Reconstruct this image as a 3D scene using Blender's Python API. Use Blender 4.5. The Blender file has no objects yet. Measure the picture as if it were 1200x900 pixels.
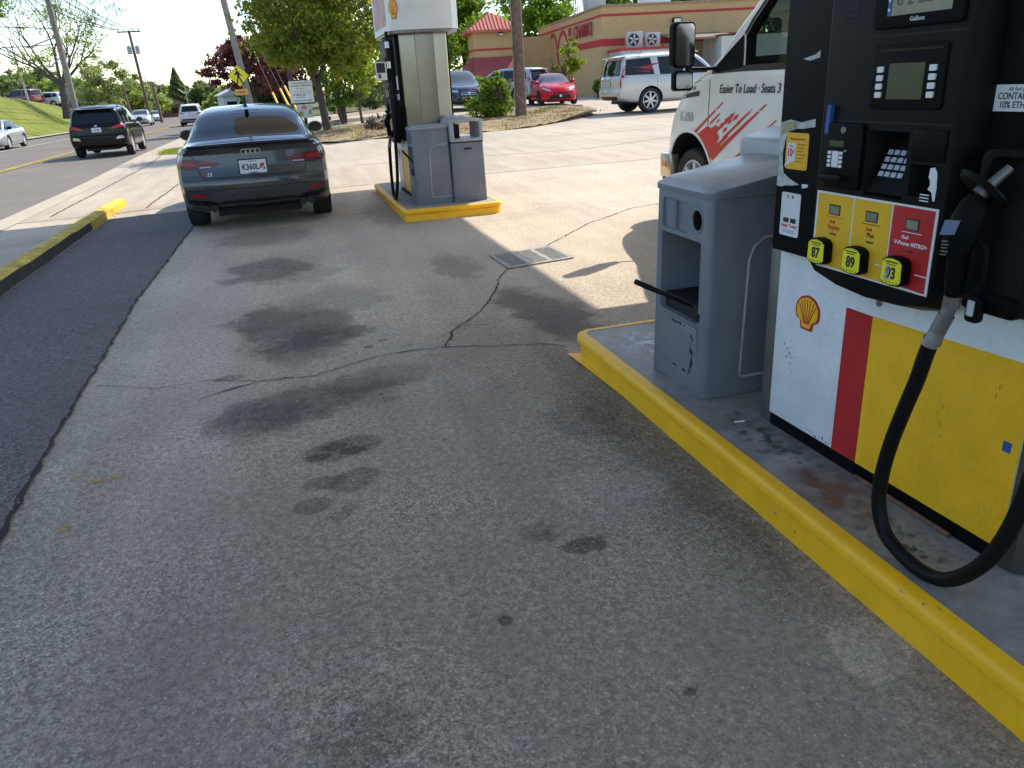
import bpy, bmesh, math, random
import numpy as np
from mathutils import Vector, Matrix
from mathutils.bvhtree import BVHTree

scene = bpy.context.scene
R_ = math.radians

# ---------------------------------------------------------------- camera
EYE = 1.5
def camera_axes(f=890.0, roll=3.4, horizon=354.0, vx=322.0):
    p = math.atan(horizon / f); r = R_(roll)
    down = np.array([math.sin(r) * math.cos(p), math.cos(r) * math.cos(p), math.sin(p)])
    u = vx - 600; v = -(down[0] * u + down[2] * f) / down[1]
    fw = np.array([u, v, f]); fw /= np.linalg.norm(fw)
    up = -down
    rt = np.cross(fw, up)
    if rt[0] < 0: rt = -rt
    return np.array([rt, fw, up])
CR = camera_axes()
cam_data = bpy.data.cameras.new("camera")
cam = bpy.data.objects.new("camera", cam_data)
scene.collection.objects.link(cam)
cam_data.sensor_fit = 'HORIZONTAL'; cam_data.sensor_width = 36.0
cam_data.lens = 36.0 * 890.0 / 1200.0
cam_data.clip_start = 0.05; cam_data.clip_end = 3000
mw = Matrix.Identity(4)
for i in range(3):
    mw[i][0] = CR[i, 0]; mw[i][1] = -CR[i, 1]; mw[i][2] = -CR[i, 2]
mw.translation = (0, 0, EYE)
cam.matrix_world = mw
scene.camera = cam

# ---------------------------------------------------------------- light
SUN = Vector((0.75, 0.50, 1.0)).normalized()
SUN_EL = math.asin(SUN.z); SUN_AZ = math.atan2(SUN.x, SUN.y)
world = bpy.data.worlds.new("World"); scene.world = world; world.use_nodes = True
wn = world.node_tree
bgn = wn.nodes['Background']; bgn.inputs[1].default_value = 0.15
sky = wn.nodes.new('ShaderNodeTexSky'); sky.sky_type = 'NISHITA'; sky.sun_disc = False
sky.sun_elevation = SUN_EL; sky.sun_rotation = SUN_AZ
sky.air_density = 1.0; sky.dust_density = .45; sky.ozone_density = .8
wn.links.new(sky.outputs[0], bgn.inputs[0])
sl = bpy.data.lights.new("sun", 'SUN'); sl.energy = 2.95; sl.angle = R_(0.53); sl.color = (1.0, 0.925, 0.82)
sun = bpy.data.objects.new("sun", sl); scene.collection.objects.link(sun)
sun.rotation_euler = (-SUN).to_track_quat('-Z', 'Y').to_euler()
sun.location = (20, 15, 40)
vs = scene.view_settings
scene.display_settings.display_device = 'sRGB'
vs.view_transform = 'Standard'; vs.look = 'None'; vs.exposure = 0.90; vs.gamma = 1.0; vs.use_curve_mapping = False
scene.cycles.max_bounces = 8; scene.cycles.diffuse_bounces = 4; scene.cycles.glossy_bounces = 4
scene.cycles.transparent_max_bounces = 8

# ---------------------------------------------------------------- helpers
COL = scene.collection
MATS = {}
def mat(name, col, rough=.5, metal=0., var=0., vs_=4., bump=0., bs=60., spec=.5, coat=0., fine=0., fs=120., transl=0., emit=0.):
    """procedural material: base colour with two scales of noise variation and optional bump"""
    if name in MATS: return MATS[name]
    m = bpy.data.materials.new(name); m.use_nodes = True; MATS[name] = m
    nt = m.node_tree; N = nt.nodes; L = nt.links
    b = N['Principled BSDF']
    b.inputs['Roughness'].default_value = rough; b.inputs['Metallic'].default_value = metal
    b.inputs['Specular IOR Level'].default_value = spec; b.inputs['Coat Weight'].default_value = coat
    b.inputs['Coat Roughness'].default_value = .06
    tc = N.new('ShaderNodeTexCoord')
    c4 = (col[0], col[1], col[2], 1)
    b.inputs['Base Color'].default_value = c4
    out = None
    def nz(scale, det):
        n = N.new('ShaderNodeTexNoise'); n.inputs['Scale'].default_value = scale; n.inputs['Detail'].default_value = det
        L.new(tc.outputs['Object'], n.inputs['Vector']); return n.outputs['Fac']
    facs = []
    if var: facs.append((nz(vs_, 4), var))
    if fine: facs.append((nz(fs, 3), fine))
    val = None
    for f, a in facs:
        mr = N.new('ShaderNodeMapRange'); mr.inputs['From Min'].default_value = .3; mr.inputs['From Max'].default_value = .7
        mr.inputs['To Min'].default_value = 1 - a; mr.inputs['To Max'].default_value = 1 + a
        L.new(f, mr.inputs['Value'])
        if val is None: val = mr.outputs[0]
        else:
            mm = N.new('ShaderNodeMath'); mm.operation = 'MULTIPLY'; L.new(val, mm.inputs[0]); L.new(mr.outputs[0], mm.inputs[1]); val = mm.outputs[0]
    if val is not None:
        vm = N.new('ShaderNodeVectorMath'); vm.operation = 'SCALE'; vm.inputs[0].default_value = col[:3]
        L.new(val, vm.inputs['Scale']); L.new(vm.outputs[0], b.inputs['Base Color'])
    if var:
        rr = N.new('ShaderNodeMapRange'); rr.inputs['To Min'].default_value = max(0, rough - .08); rr.inputs['To Max'].default_value = min(1, rough + .08)
        L.new(facs[0][0], rr.inputs['Value']); L.new(rr.outputs[0], b.inputs['Roughness'])
    if bump:
        bp = N.new('ShaderNodeBump'); bp.inputs['Strength'].default_value = bump; bp.inputs['Distance'].default_value = .01
        L.new(nz(bs, 4), bp.inputs['Height']); L.new(bp.outputs[0], b.inputs['Normal'])
    if emit:
        b.inputs['Emission Color'].default_value = c4; b.inputs['Emission Strength'].default_value = emit
    return m

def leaf_mat(name, c1, c2, transl=.4):
    """foliage: colour per leaf and per clump, partly translucent"""
    m = bpy.data.materials.new(name); m.use_nodes = True; MATS[name] = m
    nt = m.node_tree; N = nt.nodes; L = nt.links
    for n in list(N): N.remove(n)
    o = N.new('ShaderNodeOutputMaterial'); geo = N.new('ShaderNodeNewGeometry'); tc = N.new('ShaderNodeTexCoord')
    nz = N.new('ShaderNodeTexNoise'); nz.inputs['Scale'].default_value = 1.3; L.new(tc.outputs['Object'], nz.inputs['Vector'])
    ad = N.new('ShaderNodeMath'); ad.operation = 'ADD'; mu = N.new('ShaderNodeMath'); mu.operation = 'MULTIPLY'; mu.inputs[1].default_value = .55
    L.new(geo.outputs['Random Per Island'], mu.inputs[0]); L.new(mu.outputs[0], ad.inputs[0])
    mr = N.new('ShaderNodeMapRange'); mr.inputs['From Min'].default_value = .3; mr.inputs['From Max'].default_value = .7; mr.inputs['To Max'].default_value = .5
    L.new(nz.outputs['Fac'], mr.inputs['Value']); L.new(mr.outputs[0], ad.inputs[1])
    mx = N.new('ShaderNodeMix'); mx.data_type = 'RGBA'; mx.inputs[6].default_value = (*c1, 1); mx.inputs[7].default_value = (*c2, 1)
    L.new(ad.outputs[0], mx.inputs[0])
    d = N.new('ShaderNodeBsdfPrincipled'); d.inputs['Roughness'].default_value = .55; d.inputs['Specular IOR Level'].default_value = .3
    t = N.new('ShaderNodeBsdfTranslucent'); ms = N.new('ShaderNodeMixShader'); ms.inputs[0].default_value = transl
    sc = N.new('ShaderNodeMix'); sc.data_type = 'RGBA'; sc.blend_type = 'MULTIPLY'; sc.inputs[0].default_value = 1; sc.inputs[7].default_value = (1.5, 1.5, .55, 1)
    L.new(mx.outputs[2], sc.inputs[6]); L.new(sc.outputs[2], t.inputs['Color']); L.new(mx.outputs[2], d.inputs['Base Color'])
    L.new(d.outputs[0], ms.inputs[1]); L.new(t.outputs[0], ms.inputs[2]); L.new(ms.outputs[0], o.inputs['Surface'])
    return m

def tag(o, label=None, cat=None, group=None, kind=None):
    if label: o['label'] = label
    if cat: o['category'] = cat
    if group: o['group'] = group
    if kind: o['kind'] = kind
    return o
def empty(name, loc, label=None, cat=None, group=None, rz=0., scale=1.):
    o = bpy.data.objects.new(name, None); COL.objects.link(o); o.location = loc; o.rotation_euler = (0, 0, rz)
    o.empty_display_size = .2; o.scale = (scale,) * 3
    return tag(o, label, cat, group)
def link(name, me, parent=None):
    o = bpy.data.objects.new(name, me); COL.objects.link(o)
    if parent is not None: o.parent = parent
    return o
def copy_tree(o, parent=None):
    c = o.copy(); COL.objects.link(c)
    if parent is not None: c.parent = parent
    for ch in list(o.children): copy_tree(ch, c)
    return c

class MB:
    """collects shapes, then becomes ONE mesh object"""
    def __init__(s): s.v = []; s.f = []; s.m = []; s.cur = 0
    def add(s, vs, fs):
        k = len(s.v); s.v += [tuple(v) for v in vs]
        for f in fs: s.f.append([k + i for i in f]); s.m.append(s.cur)
        return s
    def mi(s, i): s.cur = i; return s
    def box(s, x0, x1, y0, y1, z0, z1, M=None):
        vs = [Vector((x, y, z)) for z in (z0, z1) for y in (y0, y1) for x in (x0, x1)]
        if M is not None: vs = [M @ v for v in vs]
        return s.add(vs, [(0, 2, 3, 1), (4, 5, 7, 6), (0, 1, 5, 4), (2, 6, 7, 3), (0, 4, 6, 2), (1, 3, 7, 5)])
    def tube(s, pts, r, n=10, cap=True):
        pts = [Vector(p) for p in pts]; rs = r if isinstance(r, (list, tuple)) else [r] * len(pts)
        rings = []; up = None
        for i, p in enumerate(pts):
            t = (pts[min(i + 1, len(pts) - 1)] - pts[max(i - 1, 0)]).normalized()
            if up is None:
                a = Vector((0, 0, 1)) if abs(t.z) < .9 else Vector((1, 0, 0)); up = (a - t * a.dot(t)).normalized()
            else: up = (up - t * up.dot(t)).normalized()
            w = t.cross(up)
            rings.append([p + (up * math.cos(2 * math.pi * k / n) + w * math.sin(2 * math.pi * k / n)) * rs[i] for k in range(n)])
        vs = [v for r_ in rings for v in r_]; fs = []
        for i in range(len(pts) - 1):
            for k in range(n):
                k2 = (k + 1) % n; fs.append((i * n + k, i * n + k2, (i + 1) * n + k2, (i + 1) * n + k))
        if cap: fs.append(tuple(range(n))[::-1]); fs.append(tuple((len(pts) - 1) * n + k for k in range(n)))
        return s.add(vs, fs)
    def cyl(s, p0, p1, r0, r1=None, n=16): return s.tube([p0, p1], [r0, r0 if r1 is None else r1], n)
    def lathe(s, prof, c=(0, 0, 0), axis='z', n=24, M=None, cap=True):
        vs = []; fs = []; c = Vector(c)
        for r, h in prof:
            for k in range(n):
                a = 2 * math.pi * k / n; x, y = r * math.cos(a), r * math.sin(a)
                p = Vector((x, y, h)) if axis == 'z' else (Vector((h, x, y)) if axis == 'x' else Vector((x, h, y)))
                if M is not None: p = M @ p
                vs.append(p + c)
        for i in range(len(prof) - 1):
            for k in range(n):
                k2 = (k + 1) % n; fs.append((i * n + k, i * n + k2, (i + 1) * n + k2, (i + 1) * n + k))
        if cap: fs.append(tuple(range(n))[::-1]); fs.append(tuple((len(prof) - 1) * n + k for k in range(n)))
        return s.add(vs, fs)
    def prism(s, poly, d0, d1, fn):
        """poly of 2-D points extruded from d0 to d1; fn(a, b, d) gives the 3-D point"""
        n = len(poly); vs = [fn(a, b, d0) for a, b in poly] + [fn(a, b, d1) for a, b in poly]
        fs = [tuple(range(n))[::-1], tuple(range(n, 2 * n))] + [(i, (i + 1) % n, n + (i + 1) % n, n + i) for i in range(n)]
        return s.add(vs, fs)
    def quad(s, a, b, c, d): return s.add([a, b, c, d], [(0, 1, 2, 3)])
    def mesh(s, name, mats, smooth=False, bevel=0., seg=2, angle=35):
        me = bpy.data.meshes.new(name); me.from_pydata(s.v, [], s.f)
        for m in (mats if isinstance(mats, (list, tuple)) else [mats]): me.materials.append(m)
        me.polygons.foreach_set('material_index', s.m)
        bm = bmesh.new(); bm.from_mesh(me)
        bmesh.ops.recalc_face_normals(bm, faces=bm.faces)
        if bevel:
            es = [e for e in bm.edges if len(e.link_faces) == 2 and e.calc_face_angle(0) > R_(30)]
            bmesh.ops.bevel(bm, geom=es, offset=bevel, segments=seg, profile=.5, affect='EDGES', clamp_overlap=True)
        bm.to_mesh(me); bm.free()
        if smooth or bevel:
            me.polygons.foreach_set('use_smooth', [True] * len(me.polygons)); me.set_sharp_from_angle(angle=R_(angle))
        return me
    def build(s, name, mats, parent=None, **k): return link(name, s.mesh(name, mats, **k), parent)

def circle(cx, cy, r, n=24, ry=None):
    ry = r if ry is None else ry
    return [(cx + r * math.cos(2 * math.pi * k / n), cy + ry * math.sin(2 * math.pi * k / n)) for k in range(n)]
def rrect(x0, x1, y0, y1, r, n=5):
    pts = []
    for cx, cy, a0 in ((x1 - r, y1 - r, 0), (x0 + r, y1 - r, 90), (x0 + r, y0 + r, 180), (x1 - r, y0 + r, 270)):
        for k in range(n + 1):
            a = R_(a0 + 90 * k / n); pts.append((cx + r * math.cos(a), cy + r * math.sin(a)))
    return pts

def boolean(me, cutter, op='DIFFERENCE'):
    """mesh minus cutter mesh, applied at once; nothing of the cutter stays in the scene"""
    a = bpy.data.objects.new('tmp_a', me); b = bpy.data.objects.new('tmp_b', cutter)
    COL.objects.link(a); COL.objects.link(b)
    md = a.modifiers.new('b', 'BOOLEAN'); md.operation = op; md.object = b; md.solver = 'EXACT'
    dg = bpy.context.evaluated_depsgraph_get(); dg.update()
    res = bpy.data.meshes.new_from_object(a.evaluated_get(dg))
    bpy.data.objects.remove(a); bpy.data.objects.remove(b)
    return res

def text(s, size, fn, m, parent, name='lettering', align='CENTER', shear=0., bold=0., depth=.001, sx=1., sp=1.):
    """flat lettering; fn(x, y, d) places the glyph plane on its surface"""
    cu = bpy.data.curves.new('txt', 'FONT'); cu.body = s; cu.size = size; cu.align_x = align; cu.shear = shear; cu.offset = bold
    cu.resolution_u = 3; cu.space_character = sp; cu.extrude = depth / 2
    o = bpy.data.objects.new('txt', cu); COL.objects.link(o)
    dg = bpy.context.evaluated_depsgraph_get(); dg.update()
    me = bpy.data.meshes.new_from_object(o.evaluated_get(dg)); bpy.data.objects.remove(o)
    for v in me.vertices: v.co = fn(v.co.x * sx, v.co.y, v.co.z)
    me.materials.clear(); me.materials.append(m)
    return link(name, me, parent)

def gridpoly(poly, cell):
    """polygon cut into a grid of cells: bmesh with z = 0"""
    bm = bmesh.new(); f = bm.faces.new([bm.verts.new((a, b, 0)) for a, b in poly])
    for ax in (0, 1):
        lo = min(p[ax] for p in poly); hi = max(p[ax] for p in poly)
        n = int((hi - lo) / cell)
        for i in range(1, n + 1):
            co = [0, 0, 0]; co[ax] = lo + (hi - lo) * i / (n + 1); no = [0, 0, 0]; no[ax] = 1
            bmesh.ops.bisect_plane(bm, geom=bm.verts[:] + bm.edges[:] + bm.faces[:], plane_co=co, plane_no=no, dist=1e-5)
    return bm

def sstep(t): t = min(max(t, 0), 1); return t * t * (3 - 2 * t)
def zg(x, y):
    """height of the land: the street falls gently to the left, the lot rises to the right"""
    l = -.0072 * min(max(0, y - 5), 95); r = .012 * min(max(0, y - 8), 34)
    t = sstep((x + 4) / 6)
    return l * (1 - t) + r * t
def sheet(name, poly, dz, m, cell=1.5, hf=None, kind='structure'):
    bm = gridpoly(poly, cell)
    for v in bm.verts: v.co.z = (hf or zg)(v.co.x, v.co.y) + dz
    bmesh.ops.recalc_face_normals(bm, faces=bm.faces)
    if sum(f.normal.z for f in bm.faces) < 0: bmesh.ops.reverse_faces(bm, faces=bm.faces)
    me = bpy.data.meshes.new(name); bm.to_mesh(me); bm.free(); me.materials.append(m)
    me.polygons.foreach_set('use_smooth', [True] * len(me.polygons))
    o = link(name, me); o['kind'] = kind
    return o
# ---------------------------------------------------------------- ground materials
def ground_mat(name, base, grain=.25, gscale=90., patch=.15, pscale=.5, stains=(), flecks=0., rough=.85, bump=.35, tint=None, fleck_col=(.5, .5, .48), zone=None, streak=0., agg=0.):
    m = bpy.data.materials.new(name); m.use_nodes = True; MATS[name] = m
    nt = m.node_tree; N = nt.nodes; L = nt.links; b = N['Principled BSDF']
    b.inputs['Roughness'].default_value = rough; b.inputs['Specular IOR Level'].default_value = .25
    tc = N.new('ShaderNodeTexCoord'); P = tc.outputs['Object']
    def noise(scale, det=4, vec=None, rough_=.5):
        n = N.new('ShaderNodeTexNoise'); n.inputs['Scale'].default_value = scale; n.inputs['Detail'].default_value = det; n.inputs['Roughness'].default_value = rough_
        L.new(vec or P, n.inputs['Vector']); return n
    def mrange(f, a, b_, c, d, smooth=False):
        r = N.new('ShaderNodeMapRange'); r.inputs[1].default_value = a; r.inputs[2].default_value = b_; r.inputs[3].default_value = c; r.inputs[4].default_value = d
        if smooth: r.interpolation_type = 'SMOOTHSTEP'
        L.new(f, r.inputs[0]); return r.outputs[0]
    def mul(a, b_):
        r = N.new('ShaderNodeMath'); r.operation = 'MULTIPLY'; L.new(a, r.inputs[0]); L.new(b_, r.inputs[1]); return r.outputs[0]
    n1 = noise(pscale, 6, rough_=.6); n2 = noise(gscale, 3, rough_=.7); n3 = noise(gscale * .28, 4)
    am = mrange(noise(1.1, 4).outputs[0], .35, .65, .35, 1.15)   # how coarse the surface is here
    if zone:
        spz = N.new('ShaderNodeSeparateXYZ'); L.new(P, spz.inputs[0]); am = mul(am, mrange(spz.outputs[1], 2.5, 7.0, 1, .3))
    gm = N.new('ShaderNodeMath'); gm.operation = 'MULTIPLY_ADD'; gm.inputs[2].default_value = 1
    L.new(mrange(n2.outputs[0], .3, .7, -grain, grain), gm.inputs[0]); L.new(am, gm.inputs[1])
    v = mul(mrange(n1.outputs[0], .3, .7, 1 - patch, 1 + patch), gm.outputs[0])
    v = mul(v, mrange(n3.outputs[0], .3, .7, 1 - grain * .5, 1 + grain * .5))
    if agg:     # single stones of the mix, each with its own tone
        va = N.new('ShaderNodeTexVoronoi'); va.inputs['Scale'].default_value = gscale * .95; va.inputs['Randomness'].default_value = 1; L.new(P, va.inputs['Vector'])
        vb = N.new('ShaderNodeTexVoronoi'); vb.inputs['Scale'].default_value = gscale * 2.1; L.new(P, vb.inputs['Vector'])
        for vn, q in ((va, agg), (vb, agg * .8)):
            sc_ = N.new('ShaderNodeSeparateColor'); L.new(vn.outputs['Color'], sc_.inputs[0])
            g2 = N.new('ShaderNodeMath'); g2.operation = 'MULTIPLY_ADD'; g2.inputs[2].default_value = 1; L.new(mrange(sc_.outputs[1], 0, 1, -q, q), g2.inputs[0]); L.new(am, g2.inputs[1]); v = mul(v, g2.outputs[0])
    if streak:
        mp = N.new('ShaderNodeMapping'); mp.inputs['Scale'].default_value = (3.2, .35, 1); L.new(P, mp.inputs[0])
        ns = noise(1.3, 5, mp.outputs[0]); v = mul(v, mrange(ns.outputs[0], .35, .7, 1 - streak, 1 + streak))
    wob = noise(3.5, 8, rough_=.65); wsub = N.new('ShaderNodeVectorMath'); wsub.operation = 'SUBTRACT'; wsub.inputs[1].default_value = (.5, .5, .5)
    L.new(wob.outputs['Color'], wsub.inputs[0])
    for (cx, cy, rx, ry, ang, st, wobble) in stains:
        ws = N.new('ShaderNodeVectorMath'); ws.operation = 'SCALE'; ws.inputs['Scale'].default_value = wobble * 1.9; L.new(wsub.outputs[0], ws.inputs[0])
        ad = N.new('ShaderNodeVectorMath'); ad.operation = 'ADD'; L.new(P, ad.inputs[0]); L.new(ws.outputs[0], ad.inputs[1])
        mp = N.new('ShaderNodeMapping'); mp.vector_type = 'TEXTURE'; mp.inputs['Location'].default_value = (cx, cy, 0); mp.inputs['Rotation'].default_value = (0, 0, R_(ang)); mp.inputs['Scale'].default_value = (rx, ry, 1000)
        L.new(ad.outputs[0], mp.inputs[0])
        ln = N.new('ShaderNodeVectorMath'); ln.operation = 'LENGTH'; L.new(mp.outputs[0], ln.inputs[0])
        v = mul(v, mrange(ln.outputs['Value'], *((.78, 1.04) if rx < .26 and ry < .3 else (.6, 1.12)), 1 - st, 1, True))
    if zone:    # darker, coarser pavement towards one side
        sp = N.new('ShaderNodeSeparateXYZ'); L.new(P, sp.inputs[0])
        ad = N.new('ShaderNodeMath'); ad.operation = 'MULTIPLY_ADD'; ad.inputs[1].default_value = 2.2; L.new(n1.outputs[0], ad.inputs[0]); L.new(sp.outputs[1], ad.inputs[2])
        v = mul(v, mrange(ad.outputs[0], zone[0], zone[1], zone[2], 1, True))
    vm = N.new('ShaderNodeVectorMath'); vm.operation = 'SCALE'; vm.inputs[0].default_value = base; L.new(v, vm.inputs['Scale'])
    col = vm.outputs[0]
    if tint:
        mx = N.new('ShaderNodeMix'); mx.data_type = 'RGBA'; mx.inputs[7].default_value = (*tint, 1); L.new(col, mx.inputs[6])
        L.new(mrange(noise(pscale * 2.3, 5).outputs[0], .48, .75, 0, .7), mx.inputs[0]); col = mx.outputs[2]
    if flecks:
        vo = N.new('ShaderNodeTexVoronoi'); vo.inputs['Scale'].default_value = gscale * .75; L.new(P, vo.inputs['Vector'])
        cs = N.new('ShaderNodeSeparateColor'); L.new(vo.outputs['Color'], cs.inputs[0])
        k = mul(mrange(cs.outputs[0], 1 - flecks, 1 - flecks + .02, 0, 1), mrange(vo.outputs['Distance'], .2, .5, .75, 0))
        if zone: k = mul(k, mrange(spz.outputs[1], 2.0, 6.0, 1, .1))
        mx = N.new('ShaderNodeMix'); mx.data_type = 'RGBA'; mx.inputs[7].default_value = (*fleck_col, 1); L.new(col, mx.inputs[6]); L.new(k, mx.inputs[0]); col = mx.outputs[2]
    L.new(col, b.inputs['Base Color'])
    if bump:
        bp = N.new('ShaderNodeBump'); bp.inputs['Strength'].default_value = bump; bp.inputs['Distance'].default_value = .006
        L.new(n2.outputs[0], bp.inputs['Height']); L.new(bp.outputs[0], b.inputs['Normal'])
    return m

STAINS = [(-.3, 7.38, .45, .65, 0, .44, .5), (-.05, 7.0, .4, .4, 0, .2, .4), (-.35, 9.2, .6, .7, 0, .30, .5), (-.1, 5.3, .46, .7, 10, .44, .5), (-.3, 5.6, .25, .4, 0, .25, .4), (.1, 5.0, .3, .35, 0, .22, .35), (-.05, 4.85, .32, .4, 0, .3, .3), (.25, 5.9, .4, .5, 0, .25, .4), (-.08, 3.82, .58, .27, 14, .42, .35), (.32, 4.02, .38, .2, 14, .25, .2), (-.35, 3.72, .3, .2, 10, .25, .2),
          (.05, 3.2, .20, .12, 15, .38, .08), (.01, 3.235, .065, .05, 0, .5, .05), (.09, 3.165, .065, .045, 0, .5, .05), (-.06, 3.15, .065, .04, 0, .5, .05),
          (-.05, 2.91, .10, .075, 0, .38, .06), (.07, 2.88, .12, .10, 20, .38, .07), (-.1, 2.73, .085, .07, 0, .38, .06), (.0, 2.62, .06, .035, 20, .25, .06), (.05, 2.66, .04, .03, 0, .25, .05), (1.58, 4.85, .27, .85, 6, .55, .3), (.8, 2.1, .085, .05, 0, .5, .08),
          (.42, 1.81, .025, .025, 0, .5, .02), (.66, 2.22, .07, .07, 0, .2, .1), (.8, 1.37, .02, .015, 0, .5, .02), (1.05, 4.2, .35, .9, 0, .16, .4), (.32, 4.62, .035, .03, 0, .5, .03), (.42, 4.72, .04, .03, 0, .35, .03), (.55, 4.55, .05, .035, 0, .25, .05), (-.5, 4.4, .09, .05, 0, .4, .06),
          (1.3, 6.6, .22, .6, 0, .3, .3), (-.03, 1.5, .14, .12, 0, .25, .12), (1.3, 9.9, .5, 1.2, 0, .3, .5), (1.34, 3.0, .16, 1.6, 0, .34, .2), (1.2, 3.1, .2, .35, 0, .3, .3), (1.25, 2.0, .16, .5, 0, .2, .2),
          (.95, 2.42, .18, .2, 0, -.16, .2), (1.33, 1.35, .12, .12, 0, -.35, .15), (.5, 6.2, .5, 1.0, 0, -.12, .5), (-.75, 4.0, .5, 2.0, 0, -.15, .5)]
M_conc = ground_mat('concrete', (.535, .444, .336), grain=.40, gscale=120, patch=.17, pscale=.55, stains=STAINS, agg=.36, flecks=.07, rough=.8, bump=.7, fleck_col=(.60, .575, .53), zone=(2.2, 8.5, .66), streak=.07)
M_drive = ground_mat('drive_concrete', (.475, .397, .302), grain=.16, gscale=60, patch=.13, pscale=.35, rough=.85, bump=.2, streak=.1)
M_asph = ground_mat('fresh_asphalt', (.172, .146, .134), grain=.45, gscale=110, patch=.14, pscale=.7, agg=.42, flecks=.07, rough=.85, bump=.9, fleck_col=(.27, .26, .27))
M_road = ground_mat('road_asphalt', (.205, .175, .147), grain=.12, gscale=30, patch=.08, pscale=.25, rough=.9, bump=.2, streak=.06)
M_walk = ground_mat('pavement_concrete', (.49, .415, .315), grain=.1, gscale=30, patch=.1, pscale=.5, rough=.9, bump=.2)
M_grass = ground_mat('lawn', (.165, .19, .030), grain=.3, gscale=6, patch=.25, pscale=.3, rough=1, bump=0, tint=(.24, .225, .06))
M_earth = ground_mat('earth', (.14, .14, .06), grain=.3, gscale=10, patch=.3, pscale=.2, rough=1, bump=0, tint=(.07, .10, .03))
M_mulch = ground_mat('mulch', (.33, .245, .135), grain=.5, gscale=14, patch=.35, pscale=.8, rough=1, bump=.8, tint=(.20, .14, .07))
M_crack = mat('crack_dark', (.03, .03, .03), .95)
M_yline = mat('road_yellow', (.62, .42, .08), .8, var=.2, vs_=2)
M_wline = mat('road_white', (.62, .60, .55), .8, var=.15, vs_=2)

# ---------------------------------------------------------------- ground
def far_ground(x, y):
    return zg(x, y) - .14
bm = bmesh.new()
xs = [-900, -500, -250, -140, -90, -60, -40, -30, -24, -20, -17.7, -12, -8, -4, -2, 0, 2, 6, 10, 16, 24, 34, 46, 60, 90, 140, 250, 500, 900]
ys = [-200, -100, -50, -20, -8, 0, 5, 8, 12, 18, 25, 34, 42, 50, 62, 78, 100, 130, 170, 230, 320, 500, 900, 1500]
gv = [[bm.verts.new((x, y, far_ground(x, y))) for x in xs] for y in ys]
for j in range(len(ys) - 1):
    for i in range(len(xs) - 1): bm.faces.new((gv[j][i], gv[j][i + 1], gv[j + 1][i + 1], gv[j + 1][i]))
me = bpy.data.meshes.new('ground'); bm.to_mesh(me); bm.free(); me.materials.append(M_earth); link('ground', me)['kind'] = 'structure'

sheet('forecourt', [(-4.35, -14), (12, -14), (12, 13), (1.2, 13), (-4.35, 13)], 0, M_conc, .8)
MULCH_FRONT = [(1.0, 22.9), (1.6, 22.7), (2.4, 23.0), (5.2, 22.3), (7.2, 22.9), (9.2, 24.7), (10.9, 26.7), (11.5, 28.5)]
sheet('driveway', [(-4.35, 12.99), (1.2, 12.99), (12, 12.99), (12, -14), (40, -14), (40, 60), (-4.9, 60), (-4.8, 34), (-4.5, 24)], .004, M_drive, 1.5)
sheet('asphalt_strip', [(-2.62, -12), (-1.27, -12), (-1.24, 2.6), (-1.29, 3.8), (-1.31, 5.1), (-1.35, 6.7), (-1.27, 10.4), (-1.24, 12.32), (-2.58, 12.36)], .006, M_asph, .8)
RR = [(-4.35, -30), (-4.35, 14), (-4.42, 19.6), (-4.8, 30), (-4.95, 40), (-5.1, 47), (-5.25, 62), (-5.8, 90), (-9, 130), (-18, 180), (-30, 230)]
RLf = [(-16.3, -30), (-16.3, 43), (-16.8, 62), (-17.0, 80), (-17.5, 100), (-21, 140), (-30, 190), (-40, 240)]
sheet('road', RR + RLf[::-1], -.02, M_road, 4)
sheet('gutter', [(-4.36, -20), (-3.95, -20), (-3.95, 14), (-4.0, 19.6), (-4.4, 30), (-4.55, 40), (-4.7, 60), (-5.2, 60)] + RR[5:0:-1], .010, M_walk, 2)
sheet('pavement', [(-16.35, -30), (-17.9, -30), (-17.9, 45), (-18.3, 80), (-19, 105), (-17.55, 100), (-17.05, 80), (-16.85, 62), (-16.35, 43)], .06, M_walk, 3)
def strip(name, pts, w, dz, m, hf=None):
    mb = MB(); hf = hf or zg; n = len(pts); vs = []
    for i, p in enumerate(pts):
        a = pts[max(0, i - 1)]; b = pts[min(n - 1, i + 1)]; dx, dy = b[0] - a[0], b[1] - a[1]; l = math.hypot(dx, dy) or 1
        ww = w[i] if isinstance(w, (list, tuple)) else w
        for s in (-1, 1):
            x, y = p[0] - dy / l * s * ww / 2, p[1] + dx / l * s * ww / 2; vs.append((x, y, hf(x, y) + dz))
    mb.add(vs, [(2 * i, 2 * i + 1, 2 * i + 3, 2 * i + 2) for i in range(n - 1)])
    o = mb.build(name, m); o['kind'] = 'structure'; return o
def dens(pts, step):
    out = []
    for a, b in zip(pts[:-1], pts[1:]):
        n = max(1, int(math.hypot(b[0] - a[0], b[1] - a[1]) / step))
        out += [(a[0] + (b[0] - a[0]) * i / n, a[1] + (b[1] - a[1]) * i / n) for i in range(n)]
    return out + [pts[-1]]
YL = [(-8.1, -30), (-8.2, 27), (-8.4, 36), (-8.7, 62), (-9.4, 95), (-13, 135), (-22, 185)]
strip('road_marking', dens([(x - .09, y) for x, y in YL], 3), .10, .0, M_yline)
strip('road_marking', dens([(x + .09, y) for x, y in YL], 3), .10, .0, M_yline)
strip('road_marking', dens([(-12.9, -30), (-12.95, 43), (-13.3, 62), (-13.8, 95)], 3), .12, .0, M_wline)
rnd = random.Random(5)
def jag(pts, step, amp):
    d = dens(pts, step); return [(x + rnd.uniform(-amp, amp), y + rnd.uniform(-amp, amp)) for x, y in d]
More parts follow.
